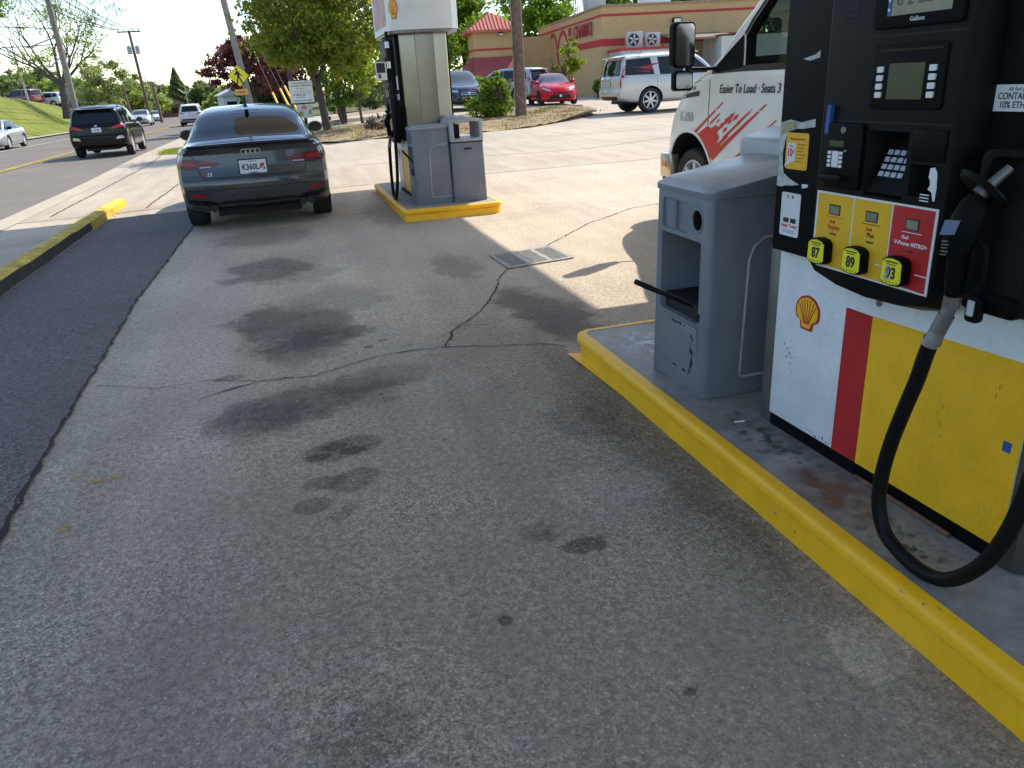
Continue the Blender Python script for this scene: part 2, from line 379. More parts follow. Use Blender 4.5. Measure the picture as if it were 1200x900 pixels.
C1 = [(-.64, 4.12), (-.35, 4.27), (-.02, 4.23), (.18, 4.32), (.45, 4.43), (.78, 4.4), (1.06, 4.28), (1.35, 4.18), (1.45, 4.08)]
C2 = [(.78, 4.4), (.88, 4.71), (1.0, 4.85), (1.13, 5.01), (1.3, 5.32), (1.42, 5.59), (1.55, 5.98), (1.69, 6.22)]
C3 = [(2.28, 6.95), (3.1, 7.88), (3.89, 8.49), (4.6, 8.7)]
for c, w in ((C1, .008), (C2, .010), (C3, .011)):
    j = jag(c, .05, .012); strip('pavement_crack', j, [w * rnd.choice((.6, .8, 1., 1.2, 1.7)) for _ in j], .0055, M_crack)
SE = jag([(-1.24, .5), (-1.24, 2.6), (-1.29, 3.8), (-1.31, 5.1), (-1.35, 6.7), (-1.27, 10.4), (-1.24, 12.3)], .06, .010)
strip('pavement_seam', SE, [rnd.uniform(.004, .024) * (1.5 if y < 4 else 1) for x, y in SE], .0085, M_crack)
for c in ([(-4.3, 10.2), (-2.75, 10.9)], [(-3.6, 13.4), (-3.7, 24), (-4.1, 31)], [(-2.2, 13.2), (-2.0, 20), (-2.4, 28)]):
    j = jag(c, .2, .015); strip('pavement_crack', j, .02, .0165, M_crack)
j = jag([(1.3, 16.2), (6, 15.6), (11, 17.5)], .2, .02); strip('pavement_crack', j, .02, .0085, M_crack)
j = jag([(3.5, 19.5), (10, 19.2), (14, 22)], .2, .02); strip('pavement_crack', j, .02, .0085, M_crack)
for c in ([(.95, 4.78), (1.12, 4.74), (1.3, 4.8)], [(1.3, 5.32), (1.5, 5.36)], [(-.35, 4.27), (-.62, 4.42), (-.9, 4.4), (-1.25, 4.6)]):
    j = jag(c, .05, .012); strip('pavement_crack', j, [.004 * rnd.choice((.5, .8, 1.4)) for _ in j], .0055, M_crack)
# loose grit along the seam and kerb (uncountable)
grit = MB(); g = random.Random(2)
for i in range(620):
    if i >= 420: x, y = g.uniform(-1.2, 1.4), g.uniform(1.0, 7)
    elif i < 260: p = g.choice(SE); x, y = p[0] + g.gauss(0, .03), p[1] + g.gauss(0, .03)
    else: x, y = -2.58 + abs(g.gauss(0, .12)), g.uniform(7, 13)
    r = g.uniform(.0025, .007) * (.7 if i >= 420 else 1); z = .009 + r * .5
    grit.add([(x + r * g.uniform(.7, 1.3), y, z), (x, y + r, z), (x - r, y, z), (x, y - r * g.uniform(.7, 1.3), z), (x, y, z + r), (x, y, z - r)], [(0, 1, 4), (1, 2, 4), (2, 3, 4), (3, 0, 4), (1, 0, 5), (2, 1, 5), (3, 2, 5), (0, 3, 5)])
tag(grit.build('loose_grit', mat('grit', (.2, .19, .18), .9)), 'loose dark grit along the asphalt seam and kerb', 'grit', kind='stuff')

# grass bank across the street with a parking lot on its crest
def crest(y):
    return float(np.interp(y, [-40, 70, 83, 95, 112, 126, 160, 230], [3.3, 3.15, 2.95, 2.45, 1.65, .3, -.7, -.8]))
def lot_h(x, y): return max(crest(y), zg(x, y)) + (.06 * min(5, max(0, -26 - x)) if y < 125 else 0)
def bank_h(x, y):
    f = -17.8 if y < 80 else -17.8 - (y - 80) * .05
    t = sstep((f - x) / 6.5); base = zg(x, y) + .02
    return base + (crest(y) - base) * t if crest(y) > base else base
sheet('grass_bank', [(-17.85, -40), (-26, -40), (-26, 150), (-21.5, 150), (-17.85, 80)], .0, M_grass, 1.6, bank_h)
sheet('hilltop_lot', [(-25.9, -40), (-80, -40), (-80, 150), (-25.9, 150)], .02, M_road, 4, lambda x, y: lot_h(x, y))
# planting beds by the restaurant
def bed_h(x, y): return zg(x, y) + .03 + .10 * sstep((y - 22.6) / 3)
sheet('mulch_bed', MULCH_FRONT + [(12.2, 31.5), (11.2, 32.6), (8, 30.6), (4.1, 29.4), (3.0, 29.0), (2.0, 28.4), (.6, 28.6)], .0, M_mulch, .5, lambda x, y: bed_h(x, y) + .04 * math.sin(x * 5.3 + y * 2) * math.cos(y * 4.1 + x))
sheet('lawn', [(-2.2, 44), (.5, 42.5), (3.0, 43.2), (6.5, 48), (10, 60), (10, 140), (-6, 140), (-4.9, 62), (-3.0, 44)], .03, M_earth, 3)
sheet('grass_patch', [(-4.15, 29.2), (-3.35, 28.8), (-3.1, 31.6), (-3.9, 33.0), (-4.2, 31.5)], .024, M_grass, .5)
# ---------------------------------------------------------------- kerb on the left, canopy, islands
M_yel = mat('kerb_yellow', (.93, .545, .012), .45, var=.12, vs_=9, fine=.08, fs=60, bump=.25, bs=35)
M_yelw = mat('kerb_yellow_worn', (.60, .43, .05), .8, var=.4, vs_=7, fine=.3, fs=50, bump=.4, bs=50)
M_kdark = mat('kerb_dirty', (.055, .053, .05), .9, var=.3, vs_=8, bump=.5, bs=40)
M_black = mat('black_plastic', (.0045, .0047, .0051), .5, var=.2, vs_=20, bump=.06, bs=300, spec=.09)
M_black2 = mat('black_satin', (.006, .0065, .0078), .45, var=.25, vs_=12, spec=.12)
M_dark = mat('dark_void', (.006, .006, .007), .7)
M_rubber = mat('rubber', (.005, .005, .005), .45, fine=.2, fs=200, spec=.18)
M_tyre = mat('tyre_rubber', (.018, .018, .019), .8, var=.2, vs_=10)
M_white = mat('white_paint', (.72, .72, .70), .35, var=.06, vs_=6)
M_offw = mat('panel_white', (.74, .76, .77), .3, var=.07, vs_=7, fine=.04, fs=30)
M_wprint = mat('white_print', (.75, .75, .74), .5)
M_bprint = mat('black_print', (.02, .02, .022), .5)
M_rprint = mat('red_print', (.55, .03, .03), .5)
M_red = mat('panel_red', (.50, .020, .024), .35, var=.1, vs_=8)
M_yellow = mat('panel_yellow', (.95, .52, .014), .35, var=.08, vs_=7, fine=.04, fs=40)
M_yellow2 = mat('grade_yellow', (.82, .46, .018), .4, var=.05, vs_=12)
M_lemon = mat('button_yellow', (.86, .78, .02), .4)
M_grey = mat('grey_plastic', (.185, .198, .222), .48, var=.12, vs_=5, fine=.05, fs=150, bump=.06, bs=160)
M_greyt = mat('grey_plastic_lid', (.36, .375, .40), .33, var=.2, vs_=7, bump=.06, bs=160)  # paler than the sides: sky reflection on the lid top put into the colour
M_greyw = mat('grey_plastic_worn', (.13, .14, .155), .6, var=.35, vs_=14, fine=.3, fs=60)
M_metal = mat('grey_metal', (.20, .20, .20), .4, .7, var=.15, vs_=6)
M_alu = mat('bright_metal', (.55, .55, .55), .35, .9, var=.15, vs_=30)
M_steel = mat('brushed_steel', (.235, .228, .212), .20, 1.0, var=.10, vs_=2.0, bump=.35, bs=1.2)
M_chrome = mat('chrome', (.75, .75, .76), .12, 1.0)
M_screen = mat('screen_green', (.045, .060, .035), .25, var=.1, vs_=20)
M_lcd = mat('lcd_glass', (.25, .24, .17), .3, var=.15, vs_=30)
M_lblue = mat('sticker_blue', (.03, .10, .34), .5)
M_islt = mat('island_paint', (.17, .175, .18), .38, var=.3, vs_=5, fine=.25, fs=40, bump=.25, bs=25)
M_isl2 = mat('island_concrete', (.30, .29, .27), .8, var=.2, vs_=4, fine=.15, fs=50)
M_ext = mat('canopy_white', (.72, .72, .70), .7)

def scuffed(name, base, spots, dark=(.03, .03, .03), rough=.4, scale=70., stretch=(1, 1, 1), amp=.17):
    '''paint worn through in speckles inside the given spots (x, y, z, rx, ry, rz)'''
    m = mat(name, base, rough, var=.08, vs_=7, fine=.05, fs=60); nt = m.node_tree; N = nt.nodes; L = nt.links; b = N['Principled BSDF']
    src = b.inputs['Base Color'].links[0].from_socket; tc = N.new('ShaderNodeTexCoord')
    nz = N.new('ShaderNodeTexNoise'); nz.inputs['Scale'].default_value = scale; nz.inputs['Detail'].default_value = 5; mp0 = N.new('ShaderNodeMapping'); mp0.inputs['Scale'].default_value = stretch
    L.new(tc.outputs['Object'], mp0.inputs[0]); L.new(mp0.outputs[0], nz.inputs['Vector']); tot = None
    for x, y, z, rx, ry, rz in spots:
        mp = N.new('ShaderNodeMapping'); mp.vector_type = 'TEXTURE'; mp.inputs['Location'].default_value = (x, y, z); mp.inputs['Scale'].default_value = (rx, ry, rz); L.new(tc.outputs['Object'], mp.inputs[0])
        ln = N.new('ShaderNodeVectorMath'); ln.operation = 'LENGTH'; L.new(mp.outputs[0], ln.inputs[0])
        mr = N.new('ShaderNodeMapRange'); mr.inputs[1].default_value = .2; mr.inputs[2].default_value = 1; mr.inputs[3].default_value = amp; mr.inputs[4].default_value = -.1; L.new(ln.outputs['Value'], mr.inputs[0])
        if tot is None: tot = mr.outputs[0]
        else:
            mx = N.new('ShaderNodeMath'); mx.operation = 'MAXIMUM'; L.new(tot, mx.inputs[0]); L.new(mr.outputs[0], mx.inputs[1]); tot = mx.outputs[0]
    ad = N.new('ShaderNodeMath'); ad.operation = 'ADD'; L.new(tot, ad.inputs[0]); L.new(nz.outputs['Fac'], ad.inputs[1])
    k = N.new('ShaderNodeMapRange'); k.inputs[1].default_value = .70; k.inputs[2].default_value = .74; L.new(ad.outputs[0], k.inputs[0])
    mx = N.new('ShaderNodeMix'); mx.data_type = 'RGBA'; L.new(k.outputs[0], mx.inputs[0]); L.new(src, mx.inputs[6]); mx.inputs[7].default_value = (*dark, 1); L.new(mx.outputs[2], b.inputs['Base Color'])
    return m
M_yel = scuffed('kerb_yellow_chipped', (1.0, .53, .010), [(-.70, -2.2 + .62 * k, .06 + .05 * (k % 3), .12, .30 + .1 * (k % 2), .05) for k in range(10)] + [(-.5, -1.5, .03, .3, .2, .04)], (.30, .24, .12), .45, 60., (1, .6, 1), .10)
kb = MB(); g = random.Random(8)
ysk = list(np.arange(-12, 13.9, .35)) + [13.95]
def kerb_seg(ys, top, side, o):
    mb = MB(); rows = []
    for y in ys:
        w = g.uniform(-.008, .008); z0 = zg(-2.7, y)
        rows.append([(-2.60 + w, y, z0 - .03), (-2.615 + w, y, z0 + .105 + g.uniform(-.008, .008)), (-2.645 + w, y, z0 + .128), (-2.76, y, z0 + .132 + g.uniform(-.004, .004)), (-2.785, y, z0 + .11), (-2.79, y, z0 - .05)])
    vs = [v for r in rows for v in r]; k = 6
    for i in range(len(rows) - 1):
        for j in range(5):
            mb.mi(0 if j in (1, 2, 3, 4) else 1)
            if not mb.v: mb.v = list(vs)
            mb.f.append([i * k + j, (i + 1) * k + j, (i + 1) * k + j + 1, i * k + j + 1]); mb.m.append(mb.cur)
    mb.f.append([(len(rows) - 1) * k + j for j in range(k)]); mb.m.append(0)
    mb.f.append([j for j in range(k)][::-1]); mb.m.append(0)
    o = mb.build('kerb', [top, side], smooth=True, angle=40); o['kind'] = 'structure'; return o
kerb_seg([y for y in ysk if y < 11.4] + [11.4], M_yelw, M_kdark, 0)
kerb_seg([11.4, 11.9, 12.4, 12.95], M_yelw, M_yelw, 0)
kerb_seg([12.95, 13.3, 13.6, 13.8, 13.95], M_yel, M_yel, 0)  # end beyond the canopy shade: sunlight put into its brighter yellow

# canopy over the islands: out of the picture, it shades the forecourt
can = empty('canopy', (1.75, 3.3, 0)); can['kind'] = 'structure'
mb = MB(); mb.box(-2.65, 4.1, -6.3, 11.67, 5.2, 5.9); mb.build('canopy_roof', M_ext, can, bevel=.04)['kind'] = 'structure'
mb = MB(); mb.box(.75, 1.05, -4.6, -4.3, 0, 5.2); mb.build('column', M_ext, can)['kind'] = 'structure'

def island(x0, x1, y0, y1, top, label, flange):
    root = empty('pump_island', ((x0 + x1) / 2, (y0 + y1) / 2, 0), label, 'kerbed island', 'pump islands')
    ox, oy = root.location.x, root.location.y
    out = rrect(x0 - ox, x1 - ox, y0 - oy, y1 - oy, .10, 6)
    def off(poly, d):
        n = len(poly); res = []
        cx0, cx1, cy0, cy1 = x0 - ox + .1, x1 - ox - .1, y0 - oy + .1, y1 - oy - .1
        for a, b in poly:
            cx = min(max(a, cx0), cx1); cy = min(max(b, cy0), cy1); v = Vector((a - cx, b - cy)); l = v.length or 1
            res.append((a + v.x / l * d, b + v.y / l * d))
        return res
    prof = [(-.010, -.03), (-.012, .02), (-.016, .086), (-.024, .092), (-.024, .098), (-.006, .100), (.002, .104), (.004, .111), (.004, .136), (-.002, .146), (-.012, .151), (-.024, .1528), (-.050, .1535), (-.056, .14)]
    mb = MB(); n = len(out); rows = [off(out, d) for d, z in prof]; rr = random.Random(4)
    vs = [(p[0] + rr.uniform(-.0015, .0015), p[1] + rr.uniform(-.0015, .0015), z + rr.uniform(-.0012, .0012)) for row, (d, z) in zip(rows, prof) for p in row]
    mb.add(vs, [(i * n + k, i * n + (k + 1) % n, (i + 1) * n + (k + 1) % n, (i + 1) * n + k) for i in range(len(prof) - 1) for k in range(n)])
    if flange:
        mb.add([(x0 - ox - .030, y1 - oy + .02, .010), (x0 - ox + .05, y1 - oy - .02, .014), (x0 - ox + .03, y1 - oy - .2, .02), (x0 - ox + .03, y1 - oy - .75, .02), (x0 - ox + .012, y1 - oy - .75, .004)], [(0, 1, 2), (0, 2, 3, 4)])
    mb.build('kerb_edge', M_yel, root, smooth=True, angle=34)
    mb = MB(); mb.prism(off(out, -.045), .0, .150, lambda a, b, d: (a, b, d)); mb.build('slab', top, root)
    return root
# worn paint on the near island top
m = ground_mat('island_worn', (.255, .235, .21), grain=.25, gscale=45, patch=.25, pscale=2.5, rough=.42, bump=.3, tint=(.40, .38, .35),
               stains=[(0, 0, .01, .01, 0, .1, .1)])
island(1.435, 2.85, -3, 3.93, m, 'grey painted island with a yellow kerb under the near pump', True)
island(1.25, 2.47, 9.10, 12.15, M_isl2, 'short concrete island with a yellow kerb under the far pump', False)

M_cab = scuffed('cabinet_white', (.77, .79, .80), [(.10, 0, .33, .09, 1, .12), (.3, 0, .07, .2, 1, .03)], (.22, .22, .22))
M_cabyel = scuffed('cabinet_yellow', (.95, .52, .014), [(.80, 0, .34, .05, 1, .16), (1.0, 0, .15, .06, 1, .10), (.97, 0, .5, .04, 1, .06)], (.38, .25, .02), scale=85., stretch=(2.6, 1, .4), amp=.13)
M_plate_worn = scuffed('station_plate', (.19, .203, .225), [(0, .09, .2, 1, .035, .26), (0, .2, .08, 1, .32, .035), (0, .25, .3, 1, .2, .02)], (.012, .012, .013), .5, 42., amp=.24)
# ---------------------------------------------------------------- fuel pump
def scallop(k, grow=0.):
    pts = [(-.20 - grow, -.5 - grow), (-.26 - grow, -.30)]
    n = 42
    for i in range(n + 1):
        a = R_(212 - 244 * i / n); r = .5 + .016 * abs(math.sin(7 * math.pi * i / n)) + grow
        pts.append((r * math.cos(a), .02 + (r - .02) * math.sin(a) * .92))
    return pts + [(.26 + grow, -.30), (.20 + grow, -.5 - grow)]
def emblem(fn, w, h, parent):
    f = lambda a, b, d: fn(a * w, b * h, d)
    mb = MB(); mb.prism(scallop(0, .06), 0, .003, f); e = mb.build('emblem', M_red, parent)
    mb = MB(); mb.prism(scallop(0, -.015), .003, .0045, f); mb.build('shell_face', M_yellow, e)
    mb = MB()
    for i in range(7):
        a = R_(150 - 20 * i); x0, y0 = .10 * math.cos(a) * 1.2, -.36; x1, y1 = .43 * math.cos(a), .02 + .40 * math.sin(a)
        dx, dy = x1 - x0, y1 - y0; l = math.hypot(dx, dy); px, py = -dy / l * .012, dx / l * .012
        mb.prism([(x0 - px, y0 - py), (x0 + px, y0 + py), (x1 + px * 1.3, y1 + py * 1.3), (x1 - px * 1.3, y1 - py * 1.3)], .0045, .0055, f)
    mb.build('shell_rib', M_red, e)
    return e

def make_pump(loc, rz, label, far):
    root = empty('fuel_pump', loc, label, 'fuel pump', 'fuel pumps', rz)
    def P(u, n, z): return Vector((u, -n, z - .15))
    def pbox(name, u0, u1, n0, n1, z0, z1, m, par=None, bevel=0., seg=2):
        mb = MB(); vs = [P(u, n, z) for z in (z0, z1) for n in (n0, n1) for u in (u0, u1)]
        mb.add(vs, [(0, 2, 3, 1), (4, 5, 7, 6), (0, 1, 5, 4), (2, 6, 7, 3), (0, 4, 6, 2), (1, 3, 7, 5)])
        return mb.build(name, m, par or root, bevel=bevel, seg=seg)
    def plate(name, poly, n0, n1, m, par=None, bevel=0.):
        mb = MB(); mb.prism(poly, n0, n1, lambda a, b, d: P(a, d, b)); return mb.build(name, m, par or root, bevel=bevel)
    def T(s, size, u, z, n, m, par=None, **k): return text(s, size, lambda x, y, d: P(u + x, n + d, z + y), m, par or root, **k)
    pbox('plinth', 0, 1.06, -.60, -.012, .15, .205, M_black)
    pbox('cabinet', 0, 1.06, -.60, 0, .205, .90, M_cab, bevel=.006)
    pbox('corner_post', -.072, -.004, -.60, -.012, .15, .92, M_metal, bevel=.004)
    p = plate('red_stripe', [(.37, .208), (.49, .208), (.49, .735), (.37, .735)], .0, .002, M_red)
    p = plate('yellow_panel', [(.4915, .208), (1.0596, .208), (1.0596, .752), (.4915, .735)], .0, .002, M_cabyel)
    # scuffs on the cabinet are worn spots of the paint
    emblem(lambda x, y, d: P(.18 + x, d, .667 + y), .115, .118, root)
    mb = MB(); mb.lathe([(.012, 0), (.012, .004), (.009, .006)], P(.51, .0, .785), 'y', 16, Matrix.Scale(-1, 3, (0, 1, 0))); mb.build('lock', M_metal, root)
    plate('blue_sticker', [(1.01, .495), (1.035, .495), (1.035, .525), (1.01, .525)], .002, .003, M_lblue)
    # stainless end
    for sgn in (1,):
        plan = [(1.0615, -.003), (1.10, -.006), (1.118, -.018), (1.176, -.165), (1.186, -.185), (1.188, -.30), (1.186, -.415), (1.176, -.435), (1.118, -.582), (1.10, -.594), (1.0615, -.597)]
        mb = MB(); mb.prism(plan, .155, 2.13, lambda a, b, d: P(a, b, d)); mb.build('end_cladding', M_steel, root, smooth=True, angle=12)
        mb = MB()
        for n_ in (-.187, -.413): mb.box(1.1845, 1.1885, n_ - .003, n_ + .003, .16, 2.12)
        mb.v = [tuple(P(a, b, c)) for a, b, c in mb.v]; mb.build('cladding_seam', M_metal, root)
    # head
    pbox('head', 0, 1.085, -.62, .045, .872, 2.13, M_black, bevel=.012)
    bez = [(.322, 2.05), (.322, .895), (.345, .872), (.45, .848), (.575, .838), (.70, .844), (.79, .862), (.818, .89), (.818, 2.05)]
    base = [(.245, 2.07), (.245, .885), (.29, .852), (.42, .826), (.575, .816), (.73, .822), (.82, .842), (.845, .875), (.845, 2.07)]
    mb = MB(); n = len(bez); vs = [P(a, .045, b) for a, b in base] + [P(a, .128, b) for a, b in bez]
    mb.add(vs, [tuple(range(n))[::-1], tuple(range(n, 2 * n))] + [(i, (i + 1) % n, n + (i + 1) % n, n + i) for i in range(n)])
    me = mb.mesh('bezel', [M_black2, M_dark], bevel=.006)
    cut = MB().mi(1)   # recess for the main keypad and the receipt slot
    cut.add([P(u, n_, z) for z in (1.135, 1.315) for n_ in (.03, .2) for u in (.525, .672)], [(0, 2, 3, 1), (4, 5, 7, 6), (0, 1, 5, 4), (2, 6, 7, 3), (0, 4, 6, 2), (1, 3, 7, 5)])
    cut.add([P(u, n_, z) for z in (1.15, 1.235) for n_ in (.05, .2) for u in (.69, .775)], [(0, 2, 3, 1), (4, 5, 7, 6), (0, 1, 5, 4), (2, 6, 7, 3), (0, 4, 6, 2), (1, 3, 7, 5)])
    me = boolean(me, cut.mesh('cut', [M_black2, M_dark]))
    link('bezel', me, root)
    NB = .128
    plate('trim_line', [(.34, 1.555), (.81, 1.555), (.81, 1.560), (.34, 1.560)], NB - .001, NB + .0012, M_dark)
    plate('trim_line', [(.34, 1.335), (.81, 1.335), (.81, 1.339), (.34, 1.339)], NB - .001, NB + .0012, M_dark)
    # price display
    d = plate('display', rrect(.505, .80, 1.575, 1.86, .012), NB, NB + .012, M_black, bevel=.004)
    plate('display_glass', [(.57, 1.605), (.765, 1.605), (.765, 1.80), (.57, 1.80)], NB + .012, NB + .0135, M_lcd, d)
    plate('display_edge', [(.556, 1.605), (.568, 1.605), (.568, 1.80), (.556, 1.80)], NB + .012, NB + .0138, M_lblue, d)
    mb = MB()
    for i in range(5): mb.prism(circle(.5615, 1.62 + i * .022, .004, 8), NB + .0138, NB + .015, lambda a, b, dd: P(a, dd, b))
    mb.build('display_light', M_wprint, d)
    T('Gallons', .016, .66, 1.588, NB + .013, M_wprint, d)
    T('8 2 2.5 1', .05, .665, 1.628, NB + .0145, mat('lcd_ink', (.10, .10, .07), .5), d, sx=.9)
    for i in range(5): plate('vent_slot', [(.385, 1.60 + i * .016), (.435, 1.60 + i * .016), (.435, 1.607 + i * .016), (.385, 1.607 + i * .016)], NB - .002, NB + .001, M_dark)
    # customer screen with soft keys
    s = plate('screen_frame', rrect(.515, .765, 1.372, 1.535, .01), NB, NB + .006, M_black, bevel=.003)
    plate('frame_shadow_gap', [(.53, 1.518), (.75, 1.518), (.75, 1.524), (.53, 1.524)], NB + .006, NB + .007, M_dark, s)
    plate('screen', [(.578, 1.398), (.70, 1.398), (.70, 1.488), (.578, 1.488)], NB + .006, NB + .0068, M_screen, s)
    for u in (.549, .729):
        for i in range(4):
            plate('soft_key', rrect(u - .011, u + .011, 1.402 + i * .0215 - .0, 1.402 + i * .0215 + .015, .003), NB + .006, NB + .0105, M_wprint, s)
    # card reader
    c = plate('card_reader', rrect(.365, .512, 1.145, 1.332, .008), NB, NB + .012, M_black, bevel=.004)
    k = plate('reader_label', rrect(.395, .422, 1.205, 1.252, .003), NB + .012, NB + .0135, M_wprint, c)
    for r in range(4):
        for uu in (.384, .433): plate('reader_key', rrect(uu - .007, uu + .007, 1.205 + r * .0125, 1.214 + r * .0125, .002), NB + .012, NB + .015, M_wprint, c)
    plate('reader_window', [(.378, 1.265), (.44, 1.265), (.44, 1.282), (.378, 1.282)], NB + .012, NB + .0128, M_screen, c)
    plate('reader_lamp', [(.445, 1.252), (.453, 1.252), (.453, 1.257), (.445, 1.257)], NB + .012, NB + .0135, mat('led_green', (.05, .5, .15), .4), c)
    pbox('card_slot', .372, .468, NB + .012, NB + .040, 1.168, 1.186, M_black2, c, bevel=.004)
    mb = MB(); mb.lathe([(.011, 0), (.011, .003), (.008, .005)], P(.435, NB + .012, 1.312), 'y', 16, Matrix.Scale(-1, 3, (0, 1, 0))); mb.build('key_lock', M_metal, c)
    plate('blue_label', [(.352, 1.30), (.368, 1.30), (.372, 1.382), (.356, 1.382)], NB - .0005, NB + .0135, M_lblue)
    # keypad sloping in its recess
    mb = MB(); A = [P(.53, .060, 1.285), P(.667, .060, 1.285), P(.667, .124, 1.145), P(.53, .124, 1.145)]
    def KP(a, b, d):
        o = A[3]; ex = (A[2] - A[3]).normalized(); ey = (A[0] - A[3]).normalized(); nn = ex.cross(ey)
        return o + ex * a + ey * b + nn * d
    kp = MB(); kp.prism([(0, 0), (.136, 0), (.136, .15), (0, .15)], -.01, 0, KP); kp = kp.build('keypad', M_black, root)
    for r in range(4):
        for cc in range(4):
            mb = MB(); mb.prism(rrect(.022 + cc * .024, .039 + cc * .024, .048 + r * .021, .062 + r * .021, .002), 0, .004, KP); mb.build('key', mat('key_grey', (.42, .45, .52), .4), kp)
    pbox('receipt_flap', .69, .80, NB - .002, NB + .006, 1.245, 1.325, M_black, bevel=.004)
    # fuel grade panel and its three buttons
    mats3 = (M_yellow2, M_yellow2, M_red)
    edges = [.338, .497, .650, .800]
    pb = plate('grade_panel', [(.332, .900), (.36, .893), (.806, .893), (.806, 1.128), (.332, 1.128)], NB, NB + .002, M_wprint)
    for i in range(3):
        a, b = edges[i] + .003, edges[i + 1] - .003
        gp = plate('grade_card', [(a, .903 if i != 1 else .898), (b, .898), (b, 1.122), (a, 1.122)], NB + .002, NB + .003, mats3[i], pb)
        wu = (a + b) / 2 + .004
        plate('price_window', [(wu - .026, 1.062), (wu + .022, 1.062), (wu + .022, 1.093), (wu - .026, 1.093)], NB + .003, NB + .0042, M_bprint, pb)
        plate('price_digits', [(wu - .022, 1.065), (wu + .018, 1.065), (wu + .018, 1.089), (wu - .022, 1.089)], NB + .0042, NB + .005, M_lcd, pb)
        plate('rule', [(wu - .036, 1.054), (wu + .034, 1.054), (wu + .034, 1.056), (wu - .036, 1.056)], NB + .003, NB + .0036, (M_rprint, M_bprint, M_wprint)[i], pb)
        T('Shell', .013, wu - (.022 if i == 2 else .008), 1.036, NB + .003, (M_rprint, M_rprint, M_wprint)[i], pb, bold=.0004)
        T(('Regular', 'Plus', 'V-Power NITRO+')[i], (.018, .018, .0155)[i], wu, 1.018, NB + .003, (M_rprint, M_bprint, M_wprint)[i], pb, bold=.0005)
        plate('small_print', [(wu - .014, 1.001), (wu + .014, 1.001), (wu + .014, 1.006), (wu - .014, 1.006)], NB + .003, NB + .0036, M_bprint, pb)
        if i: plate('rule', [(b - .04, .943), (b, .943), (b, .946), (b - .04, .946)], NB + .003, NB + .0036, M_wprint, pb)
        bu = (.388, .545, .705)[i]
        ob = [(x_, y_) for x_, y_ in [(bu - .042, .917), (bu - .03, .908), (bu, .905), (bu + .03, .908), (bu + .042, .917), (bu + .040, .975), (bu + .026, .985), (bu, .989), (bu - .026, .985), (bu - .040, .975)]]
        bt = plate('grade_button', ob, NB + .003, NB + .034, M_black, root, bevel=.004)
        ib = [(bu + (x_ - bu) * .88, .947 + (y_ - .947) * .88) for x_, y_ in ob]
        plate('button_face', ib, NB + .034, NB + .0352, M_lemon, bt)
        T(('87', '89', '93')[i], .044, bu, .928, NB + .0353, M_bprint, bt, bold=.0018, sx=.82)
        if i == 2: plate('worn_patch', [(bu - .024, .924), (bu - .003, .922), (bu - .004, .962), (bu - .018, .962)], NB + .0352, NB + .0358, mat('worn_grey', (.42, .42, .36), .6), bt); T('9', .044, bu - .012, .928, NB + .0365, mat('worn_ink', (.30, .30, .27), .6), bt, sx=.82)
        for q in range(5): plate('button_mark', [(bu - .026 + q * .012, .914), (bu - .020 + q * .012, .914), (bu - .023 + q * .012, .921)], NB + .0352, NB + .036, mat('olive_print', (.25, .22, .02), .5), bt)
        plate('button_caption', [(bu - .024, .972), (bu + .022, .972), (bu + .022, .9755), (bu - .024, .9755)], NB + .0352, NB + .036, M_bprint, bt)
        plate('button_caption', [(bu - .018, .9655), (bu + .016, .9655), (bu + .016, .968), (bu - .018, .968)], NB + .0352, NB + .036, M_bprint, bt)
    # nozzle pictogram decal
    dc = plate('nozzle_decal', [(.757, 1.175), (.772, 1.168), (.779, 1.146), (.785, 1.146), (.786, 1.18), (.782, 1.218), (.772, 1.232), (.758, 1.229), (.756, 1.205), (.762, 1.198), (.764, 1.185)], NB, NB + .001, M_wprint)
    for i in range(3): plate('decal_text', [(.735, 1.158 - i * .008), (.765, 1.158 - i * .008), (.765, 1.161 - i * .008), (.735, 1.161 - i * .008)], NB, NB + .001, M_wprint, dc)
    # torn stickers on the left wing
    g = random.Random(31)
    def rag(pts, j=.004): return [(a + g.uniform(-j, j), b + g.uniform(-j, j)) for a, b in pts]
    W = .0455
    plate('torn_paper', rag([(.012, 1.318), (.06, 1.325), (.12, 1.322), (.19, 1.330), (.192, 1.305), (.13, 1.302), (.07, 1.298), (.045, 1.27), (.034, 1.22), (.03, 1.18), (.045, 1.15), (.08, 1.128), (.11, 1.125), (.13, 1.116), (.10, 1.108), (.06, 1.11), (.035, 1.098), (.014, 1.10), (.008, 1.2)]), W - .0012, W + .0008, mat('torn_white', (.50, .50, .48), .8, var=.3, vs_=40))
    plate('torn_paper', rag([(.02, 1.312), (.09, 1.322), (.10, 1.30), (.05, 1.285), (.02, 1.28)], .002), W + .0008, W + .0016, mat('old_glue', (.36, .30, .18), .8, var=.3, vs_=30))
    plate('torn_paper', rag([(.145, 1.118), (.175, 1.118), (.172, 1.109), (.15, 1.108)], .003), W - .001, W + .0008, M_wprint)
    plate('torn_paper', rag([(.10, 1.515), (.16, 1.53), (.185, 1.535), (.182, 1.515), (.14, 1.51)], .004), W - .001, W + .0008, mat('torn_white', (.5, .5, .48), .8))
    st = plate('yellow_sticker', rrect(.048, .165, 1.165, 1.285, .01), W, W + .0015, M_yellow2)
    plate('sticker_flag', [(.045, 1.172), (.10, 1.195), (.10, 1.252), (.058, 1.252), (.058, 1.19)], W + .0015, W + .0025, M_wprint, st)
    T('Save', .012, .078, 1.238, W + .0026, M_rprint, st)
    T('10', .036, .072, 1.208, W + .0026, M_rprint, st, bold=.0012, sx=.8); T('¢', .022, .093, 1.22, W + .0026, M_rprint, st)
    T('Members Save More', .0095, .107, 1.262, W + .0016, M_rprint, st, bold=.0003)
